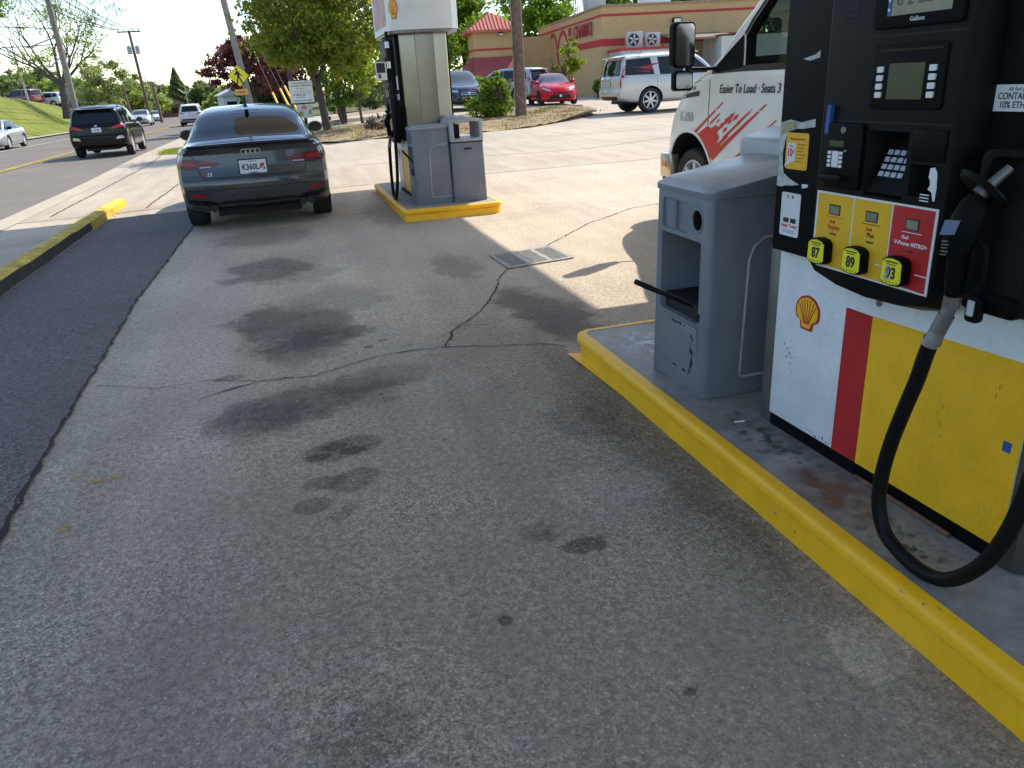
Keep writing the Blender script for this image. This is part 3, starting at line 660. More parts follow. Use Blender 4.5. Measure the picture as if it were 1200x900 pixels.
    for i in range(6): plate('small_print', [(.108, 1.246 - i * .011), (.150 - (i % 3) * .006, 1.246 - i * .011), (.150 - (i % 3) * .006, 1.249 - i * .011), (.108, 1.249 - i * .011)], W + .0015, W + .002, mat('rust_print', (.35, .12, .01), .5), st)
    st = plate('white_sticker', rrect(.045, .148, .935, 1.085, .008), W, W + .0015, M_offw)
    T('Apply Today!', .016, .0965, .966, W + .0016, M_rprint, st, bold=.0004)
    for i, (w_) in enumerate((.03, .036)): plate('small_print', [(.0965 - w_, .953 - i * .006), (.0965 + w_, .953 - i * .006), (.0965 + w_, .9545 - i * .006), (.0965 - w_, .9545 - i * .006)], W + .0015, W + .002, M_bprint, st)
    for uu in (.078, .116): plate('store_badge', [(uu - .015, .982), (uu + .015, .982), (uu + .015, .998), (uu - .015, .998)], W + .0015, W + .0022, M_bprint, st)
    plate('sticker_emblem', circle(.080, 1.072, .006, 10), W + .0015, W + .0022, mat('orange_print', (.6, .25, .02), .5), st); plate('sticker_emblem', circle(.106, 1.072, .006, 10), W + .0015, W + .0022, M_metal, st)
    # notices over the nozzle
    st = plate('ethanol_notice', [(.842, 1.366), (1.06, 1.366), (1.06, 1.427), (.842, 1.427)], W, W + .0015, M_wprint)
    T('All fuel grades in this pump', .0125, .945, 1.413, W + .0016, M_bprint, st, shear=.2)
    T('CONTAINS UP TO', .0215, .851, 1.394, W + .0016, M_bprint, st, align='LEFT', sx=.86, bold=.0004)
    T('10% ETHANOL', .0215, .858, 1.374, W + .0016, M_bprint, st, align='LEFT', sx=.86, bold=.0004)
    plate('white_notice', [(.925, 1.48), (1.06, 1.48), (1.06, 1.64), (.925, 1.64)], W, W + .0015, M_wprint)
    # nozzle holster
    me = MB().prism(rrect(.905, 1.08, .892, 1.29, .03), .0, .085, lambda a, b, d: P(a, .045 + d, b)).mesh('holster', [M_black, M_dark], bevel=.008)
    cut = MB().mi(1); cut.prism(rrect(.930, 1.075, .93, 1.272, .03), .02, .2, lambda a, b, d: P(a, .045 + d, b))
    hl = link('holster', boolean(me, cut.mesh('c', [M_black, M_dark])), root)
    mb = MB(); mb.prism(rrect(.948, .990, .868, .935, .012), .085, .105, lambda a, b, d: P(a, .045 + d, b)); mb.build('holster_flap', M_black2, hl, bevel=.004)
    plate('flap_label', rrect(.955, .975, .885, .925, .003), .150, .1515, M_offw, hl)
    # nozzle and hose
    nz = MB(); nz.tube([P(.958, .205, .945), P(.960, .21, .99), P(.963, .215, 1.04), P(.966, .22, 1.08)], [.021, .024, .025, .028], 14)
    nzl = nz.build('nozzle', M_black, root, smooth=True)
    mb = MB(); mb.tube([P(.963, .222, 1.05), P(.966, .226, 1.085), P(.972, .22, 1.125), P(.974, .205, 1.165), P(.976, .195, 1.185)], [.028, .036, .038, .033, .024], 14); mb.build('nozzle_body', M_black, nzl, smooth=True)
    mb = MB(); mb.tube([P(.985, .20, 1.10), P(1.020, .195, 1.07), P(1.025, .195, 1.0), P(1.005, .20, .955), P(.965, .205, .95)], .007, 8); mb.build('lever_guard', M_black, nzl, smooth=True)
    mb = MB(); mb.tube([P(.98, .205, 1.085), P(1.0, .205, 1.04), P(.992, .205, .985)], .006, 8); mb.build('lever', M_black, nzl, smooth=True)
    ax = (P(1.000, .13, 1.262) - P(.972, .195, 1.185)).normalized()
    q = ax.to_track_quat('Z', 'Y').to_matrix()
    mb = MB(); mb.lathe([(.02, -.006), (.060, -.010), (.068, 0), (.066, .004), (.02, .006)], P(.976, .185, 1.205), 'z', 28, q); mb.build('splash_guard', M_rubber, nzl, smooth=True)
    mb = MB(); mb.tube([P(.973, .192, 1.19), P(.979, .180, 1.206)], .020, 14); mb.tube([P(.979, .180, 1.206), P(.988, .160, 1.228), P(.998, .140, 1.25)], [.0135, .0125, .012], 12); mb.build('spout', M_metal, nzl, smooth=True)
    mb = MB(); bq = P(.985, .262, 1.09)
    mb.prism([(-.022, .0), (.018, .006), (.026, .040), (-.016, .036)], 0, .002, lambda a, b, d: P(.966 + a, .262 + d - (b * .1), 1.10 + b)); mb.build('nozzle_label', mat('label_blue', (.12, .16, .25), .5), nzl)
    for i in range(5): plate('label_text', [(.950, 1.052 + i * .008), (.968 + .004 * (i % 2), 1.054 + i * .008), (.968 + .004 * (i % 2), 1.057 + i * .008), (.950, 1.055 + i * .008)], .260, .2612, M_metal, nzl)
    sw = MB(); sw.tube([P(.958, .205, .948), P(.955, .205, .915)], .021, 14); sw.tube([P(.955, .205, .918), P(.948, .21, .885)], [.017, .017], 12); sw.tube([P(.950, .208, .892), P(.937, .215, .845)], .0205, 14); sw.tube([P(.938, .215, .85), P(.930, .22, .815)], [.019, .024], 14)
    sw.build('swivel', M_metal, nzl, smooth=True)
    hp = [(.931, .22, .825), (.920, .222, .78), (.905, .224, .70), (.878, .225, .60), (.852, .226, .49), (.836, .226, .38), (.84, .227, .29), (.875, .228, .215), (.945, .230, .182), (1.03, .228, .172), (1.10, .226, .195), (1.165, .220, .265), (1.21, .21, .36), (1.238, .20, .50), (1.25, .19, .70), (1.26, .18, 1.0), (1.25, .17, 1.4), (1.22, .16, 1.75), (1.19, .15, 2.13)]
    sp = []
    for i in range(len(hp) - 1):
        p0, p1, p2, p3 = [Vector(hp[min(max(i + k, 0), len(hp) - 1)]) for k in (-1, 0, 1, 2)]
        for j in range(4):
            t = j / 4; sp.append(.5 * ((2 * p1) + (p2 - p0) * t + (2 * p0 - 5 * p1 + 4 * p2 - p3) * t * t + (3 * p1 - p0 - 3 * p2 + p3) * t ** 3))
    sp.append(Vector(hp[-1]))
    mb = MB(); mb.tube([P(*p) for p in sp], .0205, 14); hz = mb.build('hose', M_rubber, root, smooth=True)
    mb = MB(); mb.tube([P(*sp[0]), P(*sp[2])], .0235, 14); mb.build('hose_collar', M_alu, hz, smooth=True)
    mb = MB(); mb.cyl(P(1.235, .165, 1.60), P(1.222, .16, 1.72), .03); mb.build('breakaway', M_black, hz)
    mb = MB(); mb.cyl(P(1.222, .16, 1.725), P(1.213, .158, 1.80), .024); mb.cyl(P(1.205, .155, 1.95), P(1.198, .153, 2.02), .026); mb.build('coupling', M_alu, hz)
    # header
    ch = .22
    plan = [(-.25 + ch, .13), (1.42 - ch, .13), (1.42 - ch * .5, .095), (1.42 - ch * .15, .02), (1.42, -.10), (1.432, -.30), (1.42, -.50), (1.42 - ch * .15, -.62), (1.42 - ch * .5, -.695), (1.42 - ch, -.73), (-.25 + ch, -.73), (-.25, -.55), (-.25, -.05)]
    mb = MB(); mb.prism(plan, 2.13, 2.85, lambda a, b, d: P(a, b, d)); hd = mb.build('header', M_white, root, smooth=True, angle=25)
    mb = MB(); mb.prism([(a * .97 + .015, b * .97 - .01) for a, b in plan], 2.10, 2.1295, lambda a, b, d: P(a, b, d)); mb.build('header_tray', M_metal, hd)
    plate('header_graphic', [(.1, 2.2), (1.16, 2.2), (1.16, 2.8), (.1, 2.8)], .13, .134, mat('faded_red', (.55, .30, .30), .5, var=.35, vs_=5), hd)
    e1 = Vector((.11, -.085, 0)).normalized(); nn = Vector((.085, .11, 0)).normalized()
    emblem(lambda x, y, d: P(1.352 + e1.x * x + nn.x * (d + .004), .058 + e1.y * x + nn.y * (d + .004), 2.36 + y), .12, .19, hd)
    if far:
        s = MB(); s.box(0, 0, 0, 0, 0, 0); s = MB()
        s.add([P(u, n, z) for z in (1.60, 1.80) for n in (.20, .33) for u in (1.262, 1.268)], [(0, 2, 3, 1), (4, 5, 7, 6), (0, 1, 5, 4), (2, 6, 7, 3), (0, 4, 6, 2), (1, 3, 7, 5)])
        sg = s.build('price_card', M_wprint, root)
        s = MB(); s.add([P(1.2695, n, z) for n, z in ((.215, 1.68), (.318, 1.68), (.318, 1.79), (.215, 1.79))], [(0, 1, 2, 3)]); s.build('card_print', M_bprint, sg)
        s = MB(); s.add([P(1.2695, n, z) for n, z in ((.27, 1.62), (.305, 1.62), (.305, 1.67), (.27, 1.67))], [(0, 1, 2, 3)]); s.build('card_picture', mat('plum_print', (.15, .05, .08), .5), sg)
    return root
make_pump((1.72, 2.43, .15), R_(-88.2), 'nearest fuel pump with white, red and yellow cabinet and hanging black hose', 0)
make_pump((1.53, 11.14, .15), R_(-90), 'far fuel pump with a shiny steel end and white header behind grey bins', 1)

# small things on the near island
mb = MB(); mb.tube([(1.735, 1.93, .158), (1.742, 1.72, .158), (1.745, 1.53, .158)], .008, 8)
tag(mb.build('rusty_rod', mat('rust', (.20, .10, .055), .8, var=.4, vs_=30), smooth=True), 'thin rusty brown rod lying along the foot of the yellow cabinet', 'rod')
mb = MB(); mb.tube([(1.60, 2.485, .1555), (1.64, 2.475, .1555)], .004, 8)
tag(mb.build('cigarette_butt', M_wprint, smooth=True), 'small white cigarette butt on the grey island beside the bin', 'cigarette butt')
def blotch(name, cx, cy, rx, ry, z, col, alpha, scale, rough=.7, lo=.38, hi=.62):
    """thin mark on the floor, broken up by noise"""
    m = bpy.data.materials.new(name); m.use_nodes = True
    nt = m.node_tree; N = nt.nodes; L = nt.links; b = N['Principled BSDF']; b.inputs['Base Color'].default_value = (*col, 1); b.inputs['Roughness'].default_value = rough
    tc = N.new('ShaderNodeTexCoord'); mp = N.new('ShaderNodeMapping'); mp.vector_type = 'TEXTURE'; mp.inputs['Location'].default_value = (cx, cy, z); mp.inputs['Scale'].default_value = (rx, ry, 10)
    L.new(tc.outputs['Object'], mp.inputs[0]); ln = N.new('ShaderNodeVectorMath'); ln.operation = 'LENGTH'; L.new(mp.outputs[0], ln.inputs[0])
    n_ = N.new('ShaderNodeTexNoise'); n_.inputs['Scale'].default_value = scale; n_.inputs['Detail'].default_value = 6; L.new(tc.outputs['Object'], n_.inputs['Vector'])
    mr = N.new('ShaderNodeMapRange'); mr.inputs[1].default_value = .1; mr.inputs[2].default_value = .95; mr.inputs[3].default_value = alpha; mr.inputs[4].default_value = 0; L.new(ln.outputs['Value'], mr.inputs[0])
    m2 = N.new('ShaderNodeMapRange'); m2.inputs[1].default_value = lo; m2.inputs[2].default_value = hi; L.new(n_.outputs['Fac'], m2.inputs[0])
    mm = N.new('ShaderNodeMath'); mm.operation = 'MULTIPLY'; L.new(mr.outputs[0], mm.inputs[0]); L.new(m2.outputs[0], mm.inputs[1]); L.new(mm.outputs[0], b.inputs['Alpha'])
    mb = MB(); mb.add([(cx + rx * math.cos(a), cy + ry * math.sin(a), z) for a in np.linspace(0, 2 * math.pi, 24, endpoint=False)], [tuple(range(24))]); mb.build(name, m)['kind'] = 'structure'
blotch('rust_stain', 1.60, 1.88, .17, .26, .1515, (.26, .12, .07), .9, 14, .6, .34, .6)
blotch('worn_patch', 1.72, 3.55, .24, .42, .1518, (.66, .65, .63), .95, 16, .5, .42, .56)
blotch('worn_patch', 1.62, 3.05, .16, .4, .1521, (.48, .49, .50), .6, 20, .5, .48, .62)
blotch('worn_patch', 1.60, 1.35, .12, .4, .1518, (.40, .41, .42), .5, 18, .5, .48, .66)
blotch('dirt_patch', 1.63, 2.3, .12, .5, .1524, (.045, .045, .045), .7, 24, .5, .5, .62)
blotch('dirt_patch', 1.60, 1.55, .12, .3, .1524, (.05, .05, .05), .7, 30, .5, .52, .62)
for x, y, r in ((-1.08, 3.37, .035), (-.98, 3.29, .05), (-.91, 3.29, .04), (-1.03, 2.9, .04)): blotch('paint_spot', x, y, r, r * .9, .0075, (.55, .34, .06), .9, 70, .8, .35, .6)
blotch('chalky_patch', 1.05, 2.35, .3, .4, .0080, (.52, .51, .49), .45, 14, .9, .42, .66)
blotch('chalky_patch', 1.36, 1.32, .12, .22, .0085, (.55, .54, .52), .5, 22, .9, .40, .66)
for x, y, rx, ry in ((.06, 3.2, .24, .16), (-.12, 5.1, .42, .7), (-.3, 7.4, .4, .6), (1.55, 4.7, .25, .8), (.8, 2.1, .1, .07), (-.1, 3.75, .6, .3), (.42, 1.81, .035, .03), (.68, 2.2, .06, .05), (.8, 1.37, .025, .02), (.2, 2.6, .03, .02), (.9, 3.6, .04, .05), (.5, 3.1, .03, .025), (1.2, 3.2, .05, .09)): blotch('oil_spot', x, y, rx, ry, .0068, (.05, .048, .046), .34 if rx > .2 else .6, 9 / max(.12, rx), .55, .48, .58)

# ---------------------------------------------------------------- windscreen station and waste bin
def make_station(loc, label, front=.915, back=.985):
    r = empty('service_station_bin', loc, label, 'windscreen station', 'windscreen stations beside the pumps')
    # local: x away from the lane, y along the lane, front face x = 0
    W, D, H = .44, .47, .87
    mb = MB(); mb.prism(rrect(0, W, 0, D, .035, 5), 0, H, lambda a, b, d: (a + .012 * (1 - d / H) * (-1 if a < W / 2 else 1) * .8, b + .012 * (1 - d / H) * (-1 if b < D / 2 else 1), d))
    me = mb.mesh('body', [M_grey, M_dark, M_greyw], bevel=.008)
    c = MB().mi(0); c.prism([(.05, .33), (.40, .33), (.40, .685), (.05, .685)], -.05, .34, lambda a, b, d: (d, a, b))
    me = boolean(me, c.mesh('c', [M_grey, M_dark, M_greyw], bevel=.012))
    c = MB().mi(0); c.prism(rrect(.16, .40, .705, .835, .02), -.05, .010, lambda a, b, d: (d, a, b)); me = boolean(me, c.mesh('c', [M_grey, M_dark, M_greyw]))
    c = MB().mi(1); c.prism(circle(.088, .772, .043, 28), -.05, .12, lambda a, b, d: (d, a, b)); me = boolean(me, c.mesh('c', [M_grey, M_dark, M_greyw]))
    for ob in (me,): ob.polygons.foreach_set('use_smooth', [True] * len(ob.polygons)); ob.set_sharp_from_angle(angle=R_(40))
    link('body', me, r)
    mb = MB(); mb.tube([(.0, *p) for p in [(.088 + .047 * math.cos(a), .772 + .047 * math.sin(a)) for a in np.linspace(0, 2 * math.pi, 29)]], .006, 8, cap=False); mb.build('ring', M_grey, r, smooth=True)
    mb = MB(); mb.box(-.002, .010, .275, .280, .71, .83); mb.build('pocket_divider', M_grey, r)
    # worn front plate below the opening
    mb = MB(); mb.prism(rrect(.045, .41, .055, .315, .015), -.013, -.006, lambda a, b, d: (d + .006 - .006 * b / .3, a, b)); mb.build('front_plate', M_plate_worn, r, bevel=.004)
    # bucket inside the opening
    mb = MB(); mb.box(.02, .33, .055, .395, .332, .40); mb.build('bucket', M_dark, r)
    # grooves of the side panel
    for s, y in ((-1, -.0125), (1, D + .0125)):
        mb = MB(); pts = [(.42, .70), (.26, .69), (.215, .655), (.195, .60), (.175, .10), (.185, .085), (.43, .085)]
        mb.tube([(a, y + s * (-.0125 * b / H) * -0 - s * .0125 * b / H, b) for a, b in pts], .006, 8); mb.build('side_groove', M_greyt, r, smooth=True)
    # lid: slopes up away from the lane
    def L_(a, b, d): return (a, b, d)
    lid = MB(); o = .010
    ring = [rrect(-o, W + o, -o, D + o, .05, 5), rrect(-o, W + o, -o, D + o, .05, 5), rrect(.012, W + .005, .075, D - .075, .02, 5)]
    n = len(ring[0]); vs = []
    for k, rg in enumerate(ring):
        for a, b in rg:
            t = min(max(a / W, 0), 1)
            z = (.868, front - .022 + (back - front) * t, front + .006 + (back - front) * t)[k]; vs.append((a, b, z))
    lid.add(vs, [(i * n + k, i * n + (k + 1) % n, (i + 1) * n + (k + 1) % n, (i + 1) * n + k) for i in range(2) for k in range(n)] + [tuple(range(2 * n, 3 * n)), tuple(range(n))[::-1]])
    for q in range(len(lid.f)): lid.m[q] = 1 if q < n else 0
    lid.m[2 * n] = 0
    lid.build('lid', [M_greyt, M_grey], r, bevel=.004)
    mb = MB(); mb.box(.03, W - .03, .02, D - .02, .862, .8675); mb.build('lid_gap', M_dark, r)
    return r
def make_bin(loc, label, rise=0.):
    r = empty('waste_bin', loc, label, 'waste bin', 'waste bins beside the pumps')
    W, D, H = .40, .50, .70
    mb = MB(); mb.prism(rrect(0, W, 0, D, .03, 5), 0, H, lambda a, b, d: (a + .010 * (1 - d / H) * (-1 if a < W / 2 else 1), b + .010 * (1 - d / H) * (-1 if b < D / 2 else 1), d))
    mb.build('body', M_grey, r, bevel=.008)
    mb = MB(); mb.prism(rrect(.045, W - .045, .05, .66, .02), -.012, -.004, lambda a, b, d: (a, d + .008 * b / H, b)); mb.build('front_panel', M_grey, r, bevel=.005)
    mb = MB(); mb.prism(rrect(.15, .25, .615, .637, .008), -.0145, -.008, lambda a, b, d: (a, d + .008, b)); mb.build('hand_slot', M_dark, r)
    mb = MB(); mb.box(-.002, W + .002, -.002, D + .002, H - .004, H + .004); mb.build('hood_gap', M_dark, r)
    mb = MB(); prof = [(0, 0), (W, 0), (W, .25), (W * .5, .30), (0, .25)]
    mb.prism([(-.006, .706), (W + .006, .706), (W + .006, .955 + rise), (W * .38, 1.005 + rise), (-.006, .965 + rise)], -.01, D + .01, lambda a, b, d: (a, d, b))
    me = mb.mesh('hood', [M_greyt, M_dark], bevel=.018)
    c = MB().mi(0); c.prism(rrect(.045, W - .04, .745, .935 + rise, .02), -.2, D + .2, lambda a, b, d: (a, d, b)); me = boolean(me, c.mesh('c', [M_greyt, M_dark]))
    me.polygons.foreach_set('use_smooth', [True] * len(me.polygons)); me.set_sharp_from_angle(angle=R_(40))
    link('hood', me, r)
    mb = MB(); mb.box(.06, .15, .16, .34, .705, .90); mb.build('liner', M_dark, r)
    return r
s1 = make_station((1.60, 2.75, .15), 'dark grey windscreen washing station at the front of the near island')
make_bin((2.05, 2.76, .15), 'grey waste bin half hidden between the near station and the box truck', .085)
make_station((1.485, 9.42, .15), 'grey windscreen washing station at the steel end of the far pump', .905, .915)
make_bin((1.94, 9.38, .15), 'grey waste bin with open square hood at the steel end of the far pump')
def squeegee(tip, root, label):
    r = empty('squeegee', root, label, 'squeegee', 'window squeegees')
    a = Vector(tip) - Vector(root)
    mb = MB(); mb.tube([(0, 0, 0), a * .55], .0075, 10); mb.build('handle', M_black, r, smooth=True)
    mb = MB(); mb.tube([a * .55, a * .8, a], [.0085, .013, .0125], 12); mb.build('grip', M_rubber, r, smooth=True)
    d = a.normalized(); s = d.cross(Vector((0, 0, 1))).normalized() * .09
    mb = MB(); mb.tube([-s, s], .02, 8); mb.build('sponge', M_dark, r)
squeegee((1.45, 3.12, .62), (1.665, 2.84, .515), 'black squeegee sticking out of the near windscreen station')
squeegee((1.40, 9.75, .78), (1.60, 9.62, .52), 'thin black squeegee leaning out of the far windscreen station')

# ---------------------------------------------------------------- drain grate in the forecourt
c4 = [(1.70, 6.82), (2.31, 6.90), (2.325, 6.33), (1.715, 6.23)]   # back-left, back-right, front-right, front-left
def gq(a, b): # a across, b front to back
    f = (c4[3][0] + (c4[2][0] - c4[3][0]) * a, c4[3][1] + (c4[2][1] - c4[3][1]) * a); k = (c4[0][0] + (c4[1][0] - c4[0][0]) * a, c4[0][1] + (c4[1][1] - c4[0][1]) * a)
    return (f[0] + (k[0] - f[0]) * b, f[1] + (k[1] - f[1]) * b)
gr = empty('drain_grate', (*gq(.5, .5), 0), 'square metal drain grate with three slotted bays in the forecourt', 'drain grate')
gx, gy = gr.location.x, gr.location.y
def gp(a, b, d): x, y = gq(a, b); return (x - gx, y - gy, d)
mb = MB(); mb.prism([(0, 0), (1, 0), (1, 1), (0, 1)], .003, .008, gp); mb.build('pit', M_dark, gr)
mg = mat('grate_metal', (.36, .33, .29), .6, .2, var=.2, vs_=20)
mb = MB()
for a0, a1, b0, b1 in ((-.02, .035, -.02, 1.02), (.965, 1.02, -.02, 1.02), (-.02, 1.02, -.02, .05), (-.02, 1.02, .95, 1.02)):
    mb.prism([(a0, b0), (a1, b0), (a1, b1), (a0, b1)], .005 if b1 - b0 < .5 else .0055, .013 if b1 - b0 < .5 else .0136, gp)
mb.build('frame', mg, gr)
for a0 in (.30, .63):
    mb = MB(); mb.prism([(a0, .05), (a0 + .07, .05), (a0 + .07, .95), (a0, .95)], .006, .0142, gp); mb.build('cross_bar', mg, gr)
for bay in ((.035, .30), (.37, .63), (.70, .965)):
    for i in range(12):
        b0 = .05 + i * .075
        mb = MB(); mb.prism([(bay[0], b0 + .035), (bay[1], b0), (bay[1], b0 + .033), (bay[0], b0 + .068)], .006, .0128, gp); mb.build('bar', mg, gr)
# ---------------------------------------------------------------- vehicles
def paint(name, c, metal=.0, rough=.3, coat=1., spec=.3): return mat('paint_' + name, c, rough, metal, var=.05, vs_=3, coat=coat, spec=spec)
M_glass = mat('tinted_glass', (.007, .008, .009), .05, spec=.5)
M_glassc = mat('clear_glass', (.045, .055, .06), .05, spec=.7, coat=.4)
M_mirb = mat('mirror_black', (.004, .004, .0045), .12, spec=.2)
M_gap = mat('panel_gap', (.008, .008, .008), .8)
M_trimb = mat('body_trim_black', (.008, .008, .009), .4, spec=.35)
M_tail = mat('tail_red', (.50, .012, .02), .3, coat=.15)
M_taild = mat('tail_dark', (.34, .008, .014), .25, coat=.1)
M_tailb = mat('tail_smoked', (.085, .004, .009), .2, coat=.1)
M_tailw = mat('tail_clear', (.55, .50, .50), .2, coat=.5)
M_head = mat('headlamp', (.50, .52, .54), .12, .3, coat=.8)
M_plate = mat('number_plate', (.72, .73, .74), .45)
M_amber = mat('amber_lamp', (.65, .25, .03), .3, coat=.5)
M_rim = mat('alloy', (.62, .62, .62), .35, .35)
M_rimd = mat('alloy_dark', (.05, .05, .055), .35, .6)
def pchip(tab, q):
    x = np.array([t[0] for t in tab], float); y = np.array([t[1] for t in tab], float); h = np.diff(x); d = np.diff(y) / h
    m = np.zeros(len(x)); m[0] = d[0]; m[-1] = d[-1]
    for i in range(1, len(x) - 1):
        if d[i - 1] * d[i] > 0:
            w1 = 2 * h[i] + h[i - 1]; w2 = h[i] + 2 * h[i - 1]; m[i] = (w1 + w2) / (w1 / d[i - 1] + w2 / d[i])
    q = np.clip(q, x[0], x[-1]); k = np.clip(np.searchsorted(x, q, side='right') - 1, 0, len(h) - 1); t = (q - x[k]) / h[k]
    return (2 * t**3 - 3 * t**2 + 1) * y[k] + (t**3 - 2 * t**2 + t) * h[k] * m[k] + (-2 * t**3 + 3 * t**2) * y[k + 1] + (t**3 - t**2) * h[k] * m[k + 1]
def chaikin(p, n=2):
    for _ in range(n):
        q = [p[0]]
        for a, b in zip(p[:-1], p[1:]): q += [(a[0] * .75 + b[0] * .25, a[1] * .75 + b[1] * .25), (a[0] * .25 + b[0] * .75, a[1] * .25 + b[1] * .75)]
        p = q + [p[-1]]
    return p
SPEC = {}
SPEC['sedan'] = dict(L=4.45, zb=[(0, .30), (.25, .22), (1, .18), (3.6, .17), (4.2, .2), (4.45, .28)],
    zs=[(0, .93), (.1, .945), (.6, .955), (1.5, .95), (3.0, .93), (3.4, .91), (4.0, .80), (4.3, .70), (4.45, .60)],
    zt=[(0, .975), (.05, .995), (.45, 1.01), (.62, 1.03), (1.0, 1.19), (1.4, 1.335), (1.8, 1.395), (2.2, 1.41), (2.6, 1.385), (2.9, 1.30), (3.45, .985), (3.6, .955), (4.0, .87), (4.3, .76), (4.45, .64)],
    wl=[(0, .82), (.12, .865), (.5, .893), (1.2, .895), (3.2, .895), (3.9, .89), (4.25, .83), (4.45, .70)],
    ws=[(0, .76), (.12, .81), (.6, .85), (1.5, .855), (3, .855), (3.5, .84), (4.1, .78), (4.3, .72), (4.45, .62)],
    wt=[(0, .72), (.12, .77), (.5, .765), (.62, .745), (1.3, .655), (1.8, .615), (2.4, .61), (2.8, .64), (3.4, .70), (3.6, .70), (4.2, .66), (4.45, .5)],
    rear=[(.25, .12), (.36, .03), (.48, 0), (.60, .0), (.63, .02), (.74, .05), (.90, .07), (.95, .05), (1.0, .0)], front=[(.2, .04), (.4, 0), (.6, .03)], rc=.13, fc=.22,
    ax=(.82, 3.46), wr=.325, tw=.225, tip=1.01,
    side=[[(1.02, .985), (1.30, 1.16), (1.55, 1.295), (1.85, 1.335), (2.16, 1.34), (2.16, .975)], [(2.22, .972), (2.22, 1.34), (2.5, 1.325), (2.75, 1.27), (3.22, 1.0), (3.22, .96)]],
    ws_poly=('T', [(-.54, 2.74), (.54, 2.74), (.60, 3.1), (.66, 3.42), (-.66, 3.42), (-.60, 3.1)]), rw_poly=('T', [(-.725, .66), (.725, .66), (.665, 1.1), (.595, 1.475), (-.595, 1.475), (-.665, 1.1)]),
    mir=(3.1, .97), doors=[2.19, 1.12, 3.28], head=[(.42, .60), (.76, .66), (.79, .74), (.48, .70)], grille=[(-.30, .42), (.30, .42), (.38, .62), (-.38, .62)], intake=[(-.6, .26), (.6, .26), (.55, .36), (-.55, .36)], plz=.55, handles=[(2.38, .87), (1.3, .88)])
SPEC['suv'] = dict(L=4.85, zb=[(0, .42), (.3, .32), (1, .27), (4, .25), (4.5, .27), (4.85, .36)],
    zs=[(0, 1.06), (.2, 1.08), (1, 1.08), (3, 1.04), (3.8, 1.02), (4.4, .95), (4.7, .84), (4.85, .70)],
    zt=[(0, 1.02), (.04, 1.09), (.12, 1.27), (.21, 1.47), (.29, 1.60), (.42, 1.665), (1.0, 1.715), (1.9, 1.73), (2.7, 1.68), (3.0, 1.58), (3.85, 1.10), (4.0, 1.075), (4.5, .99), (4.75, .88), (4.85, .74)],
    wl=[(0, .88), (.12, .93), (.5, .96), (1.2, .965), (3.4, .965), (4.2, .955), (4.65, .88), (4.85, .74)],
    ws=[(0, .83), (.15, .88), (.6, .915), (1.5, .925), (3.2, .925), (3.9, .90), (4.5, .84), (4.85, .66)],
    wt=[(0, .80), (.1, .76), (.3, .68), (.5, .66), (1.5, .665), (2.6, .665), (3.0, .69), (3.8, .76), (4.1, .78), (4.6, .72), (4.85, .55)],
    rear=[(.3, .14), (.42, .03), (.55, 0), (.72, .0), (.76, .03), (1.0, .045)], front=[(.3, .05), (.5, 0), (.75, .04)], rc=.10, fc=.18,
    ax=(.98, 3.77), wr=.37, tw=.235,
    side=[[(.38, 1.19), (.50, 1.50), (.98, 1.56), (1.02, 1.12)], [(1.09, 1.12), (1.09, 1.57), (1.98, 1.60), (1.98, 1.10)], [(2.05, 1.10), (2.05, 1.60), (2.6, 1.57), (2.88, 1.48), (3.50, 1.12), (3.5, 1.07)]],
    ws_poly=('T', [(-.62, 2.86), (.62, 2.86), (.70, 3.4), (.74, 3.82), (-.74, 3.82), (-.70, 3.4)]), rw_poly=('B', [(-.66, 1.13), (.66, 1.13), (.62, 1.35), (.555, 1.545), (-.555, 1.545), (-.62, 1.35)]),
    mir=(3.42, 1.10), doors=[2.015, 1.05, 3.55], head=[(.46, .74), (.84, .78), (.86, .88), (.5, .86)], grille=[(-.42, .58), (.42, .58), (.46, .82), (-.46, .82)], intake=[(-.6, .38), (.6, .38), (.55, .5), (-.55, .5)], plz=.50, handles=[(2.2, .97), (1.25, .98)])
